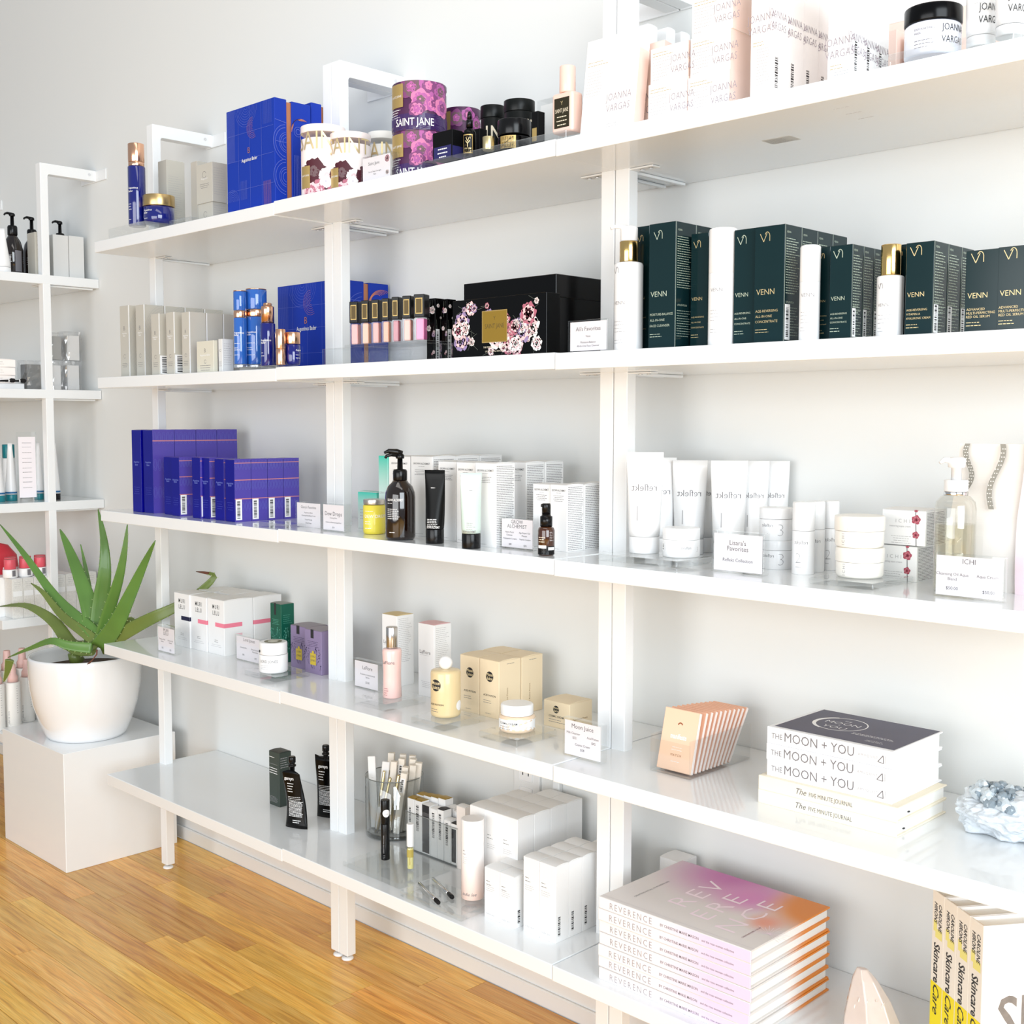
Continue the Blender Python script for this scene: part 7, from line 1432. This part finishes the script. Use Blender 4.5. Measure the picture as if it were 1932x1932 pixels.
# third level of the far unit
TC = M('teal_cap', C('#1f7d86'), .3)
L = LAY['l3_sign']; t = thing('sign_holder', 'tall clear acrylic sign holder with printed sheet in the far unit', 'sign', L['p']); w, d, h = L['w'], L['d'], L['h']
MB().box(-.001, .001, -d/2, d/2, .0004, h).build('acrylic_panel', ACR, t); MB().box(-.0135, .001, -d/2, d/2, .0002, .0024).build('acrylic_foot', ACR, t); MB().box(.0012, .0016, -d/2+.004, d/2-.004, .012, h-.014).build('printed_sheet', SIGNCARD, t)
P = Print(.0036, d-.01, h); [P.lines('R', .2, v, .6, 1, .003, GINK if i % 2 == 0 else LINK, .0012) for i, v in enumerate((.84, .78, .7, .62, .56, .48, .42, .34, .28, .2))]; P.build(t)
for k, nm in (('l3_t0', 'at the left edge'), ('l3_t1', 'left of the clear sign holder'), ('l3_t2', 'behind the clear sign holder'), ('l3_t3', 'just right of the far unit post')):
    L = LAY[k]; t = thing('squeeze_tube', 'white tube with teal cap %s' % nm, 'tube', L['p'], camang(*L['p'][:2])); squeeze_tube(t, L['R'], .165, .018, WHITEP, TC if k != 'l3_t3' else BLACKP, L['R']*.35)
    P = Print(R=L['R']*1.004, h=.165); P.rect('C', -1.2, .13, 1.2, .16, M('blue_stripe', C('#2a6a9a'), .5)); P.build(t)
for i in range(3): t = thing('teal_jar', 'teal capped bottle at the back of the far unit third shelf, %s' % ('left', 'middle', 'right')[i], 'bottle', (-.80, -.24+.05*i, .9052)); MB().lathe(rnd_prof(.018, 0, .12, .002), 28).build('bottle_body', WHITEP, t); MB().lathe(rnd_prof(.017, .1205, .16, .001), 28).build('cap', TC, t)
# fourth level: white cartons in a row, red-capped jars on top
z4l = .581; SPK = M('speckled_white_card', C('#f1efea'), .5, noise=.3, scale=260)
src = carton(None, 'tall_carton', 'white carton with grey band in the far unit row, first from the left', SPK, lid=WHITEC, size=(.05, .0305, .112), at=(-.632, -.2565, z4l), pr=lambda P: (P.rect('R', .08, .55, .92, .68, WHITEC), P.lines('R', .2, .9, .6, 3, .006, LINK, .0006)))
copies(src, [((-.632, -.2565+.0312*k, z4l), 'white carton with grey band in the far unit row, %s from the left' % ORD[k], None) for k in range(1, 8)])
RC = M('coral_red_cap', C('#d23a48'), .35); RCP = M('coral_pink_cap', C('#dd5a68'), .35)
def redjar(label, x, y, z, r_=.016, par=None):
    t = thing('red_capped_jar', label, 'jar', (x, y, z), 60); MB().lathe(rnd_prof(r_*1.25, 0, .024, .003, .002), 28).build('jar_body', WHITEP, t); MB().lathe(rnd_prof(r_, .0243, .052, .001), 28).build('cap', RCP, t)
    P = Print(R=r_*1.26, h=.024); P.rect('C', .4, .2, .9, .9, M('grey_label', C('#77757a'), .5)); P.build(t)
for i in range(3): redjar('white jar with red cap on the far unit white cartons, front row, %s' % ('left', 'middle', 'right')[i], -.640, -.262+.043*i, z4l+.1123)
for i in range(3): redjar('white jar with red cap on the far unit shelf, second row, %s' % ('left', 'middle', 'right')[i], -.690, -.240+.043*i, z4l+.1123)
t = thing('white_block', 'white carton block carrying the second row of red-capped jars', 'display block', (-.692, -.19, z4l)); rbox(.066, .2, .112).build('block', WHITEC, t, .001)
t = thing('red_pouch', 'rounded red pouch behind the red-capped jars of the far unit', 'pouch', (-.80, -.23, z4l)); MB().lathe([(.02, 0), (.055, .02), (.065, .09), (.055, .16), (.03, .19), (.005, .197)], 24, sx=.5).build('pouch_body', RC, t)
# lowest level: spray bottles with pink caps
SBM = M('milky_white_bottle', C('#f3f1ec'), .3); PKC = M('pale_pink_cap', C('#eec6bf'), .4)
def spray(label, x, y, k=1.):
    t = thing('spray_bottle', label, 'bottle', (x, y, .2582), camang(x, y)); R = .0200*k; h = .183*k
    MB().lathe(rnd_prof(R, 0, h*.72, .002, .003), 32).build('bottle_body', SBM, t); MB().lathe([(R*.72, h*.723), (R*.7, h*.8), (R*.5, h*.84), (R*.42, h*.99), (R*.36, h)], 28).build('spray_cap', PKC, t)
    P = Print(R=R+.0001, h=h*.72); P.text('C', 'eleni & chris', -.55, .1, .0055, GINK, rot=90, bold=-.01); P.lines('C', .45, .92, .25, 12, .007, GINK, .0008); P.lines('C', -.6, .1, .4, 3, .004, LINK, .0006); P.build(t)
for i, (x, y) in enumerate(((-.668, -.252), (-.712, -.193), (-.672, -.296), (-.720, -.150), (-.76, -.27), (-.77, -.225), (-.775, -.178))):
    spray('white spray bottle with pale pink cap, %s' % ['nearest at the far unit foot', 'second right of the nearest', 'cut by the left edge', 'beside the white pot', 'rear left', 'rear middle', 'rear right'][i], x, y, 1. if i < 4 else 1.12)
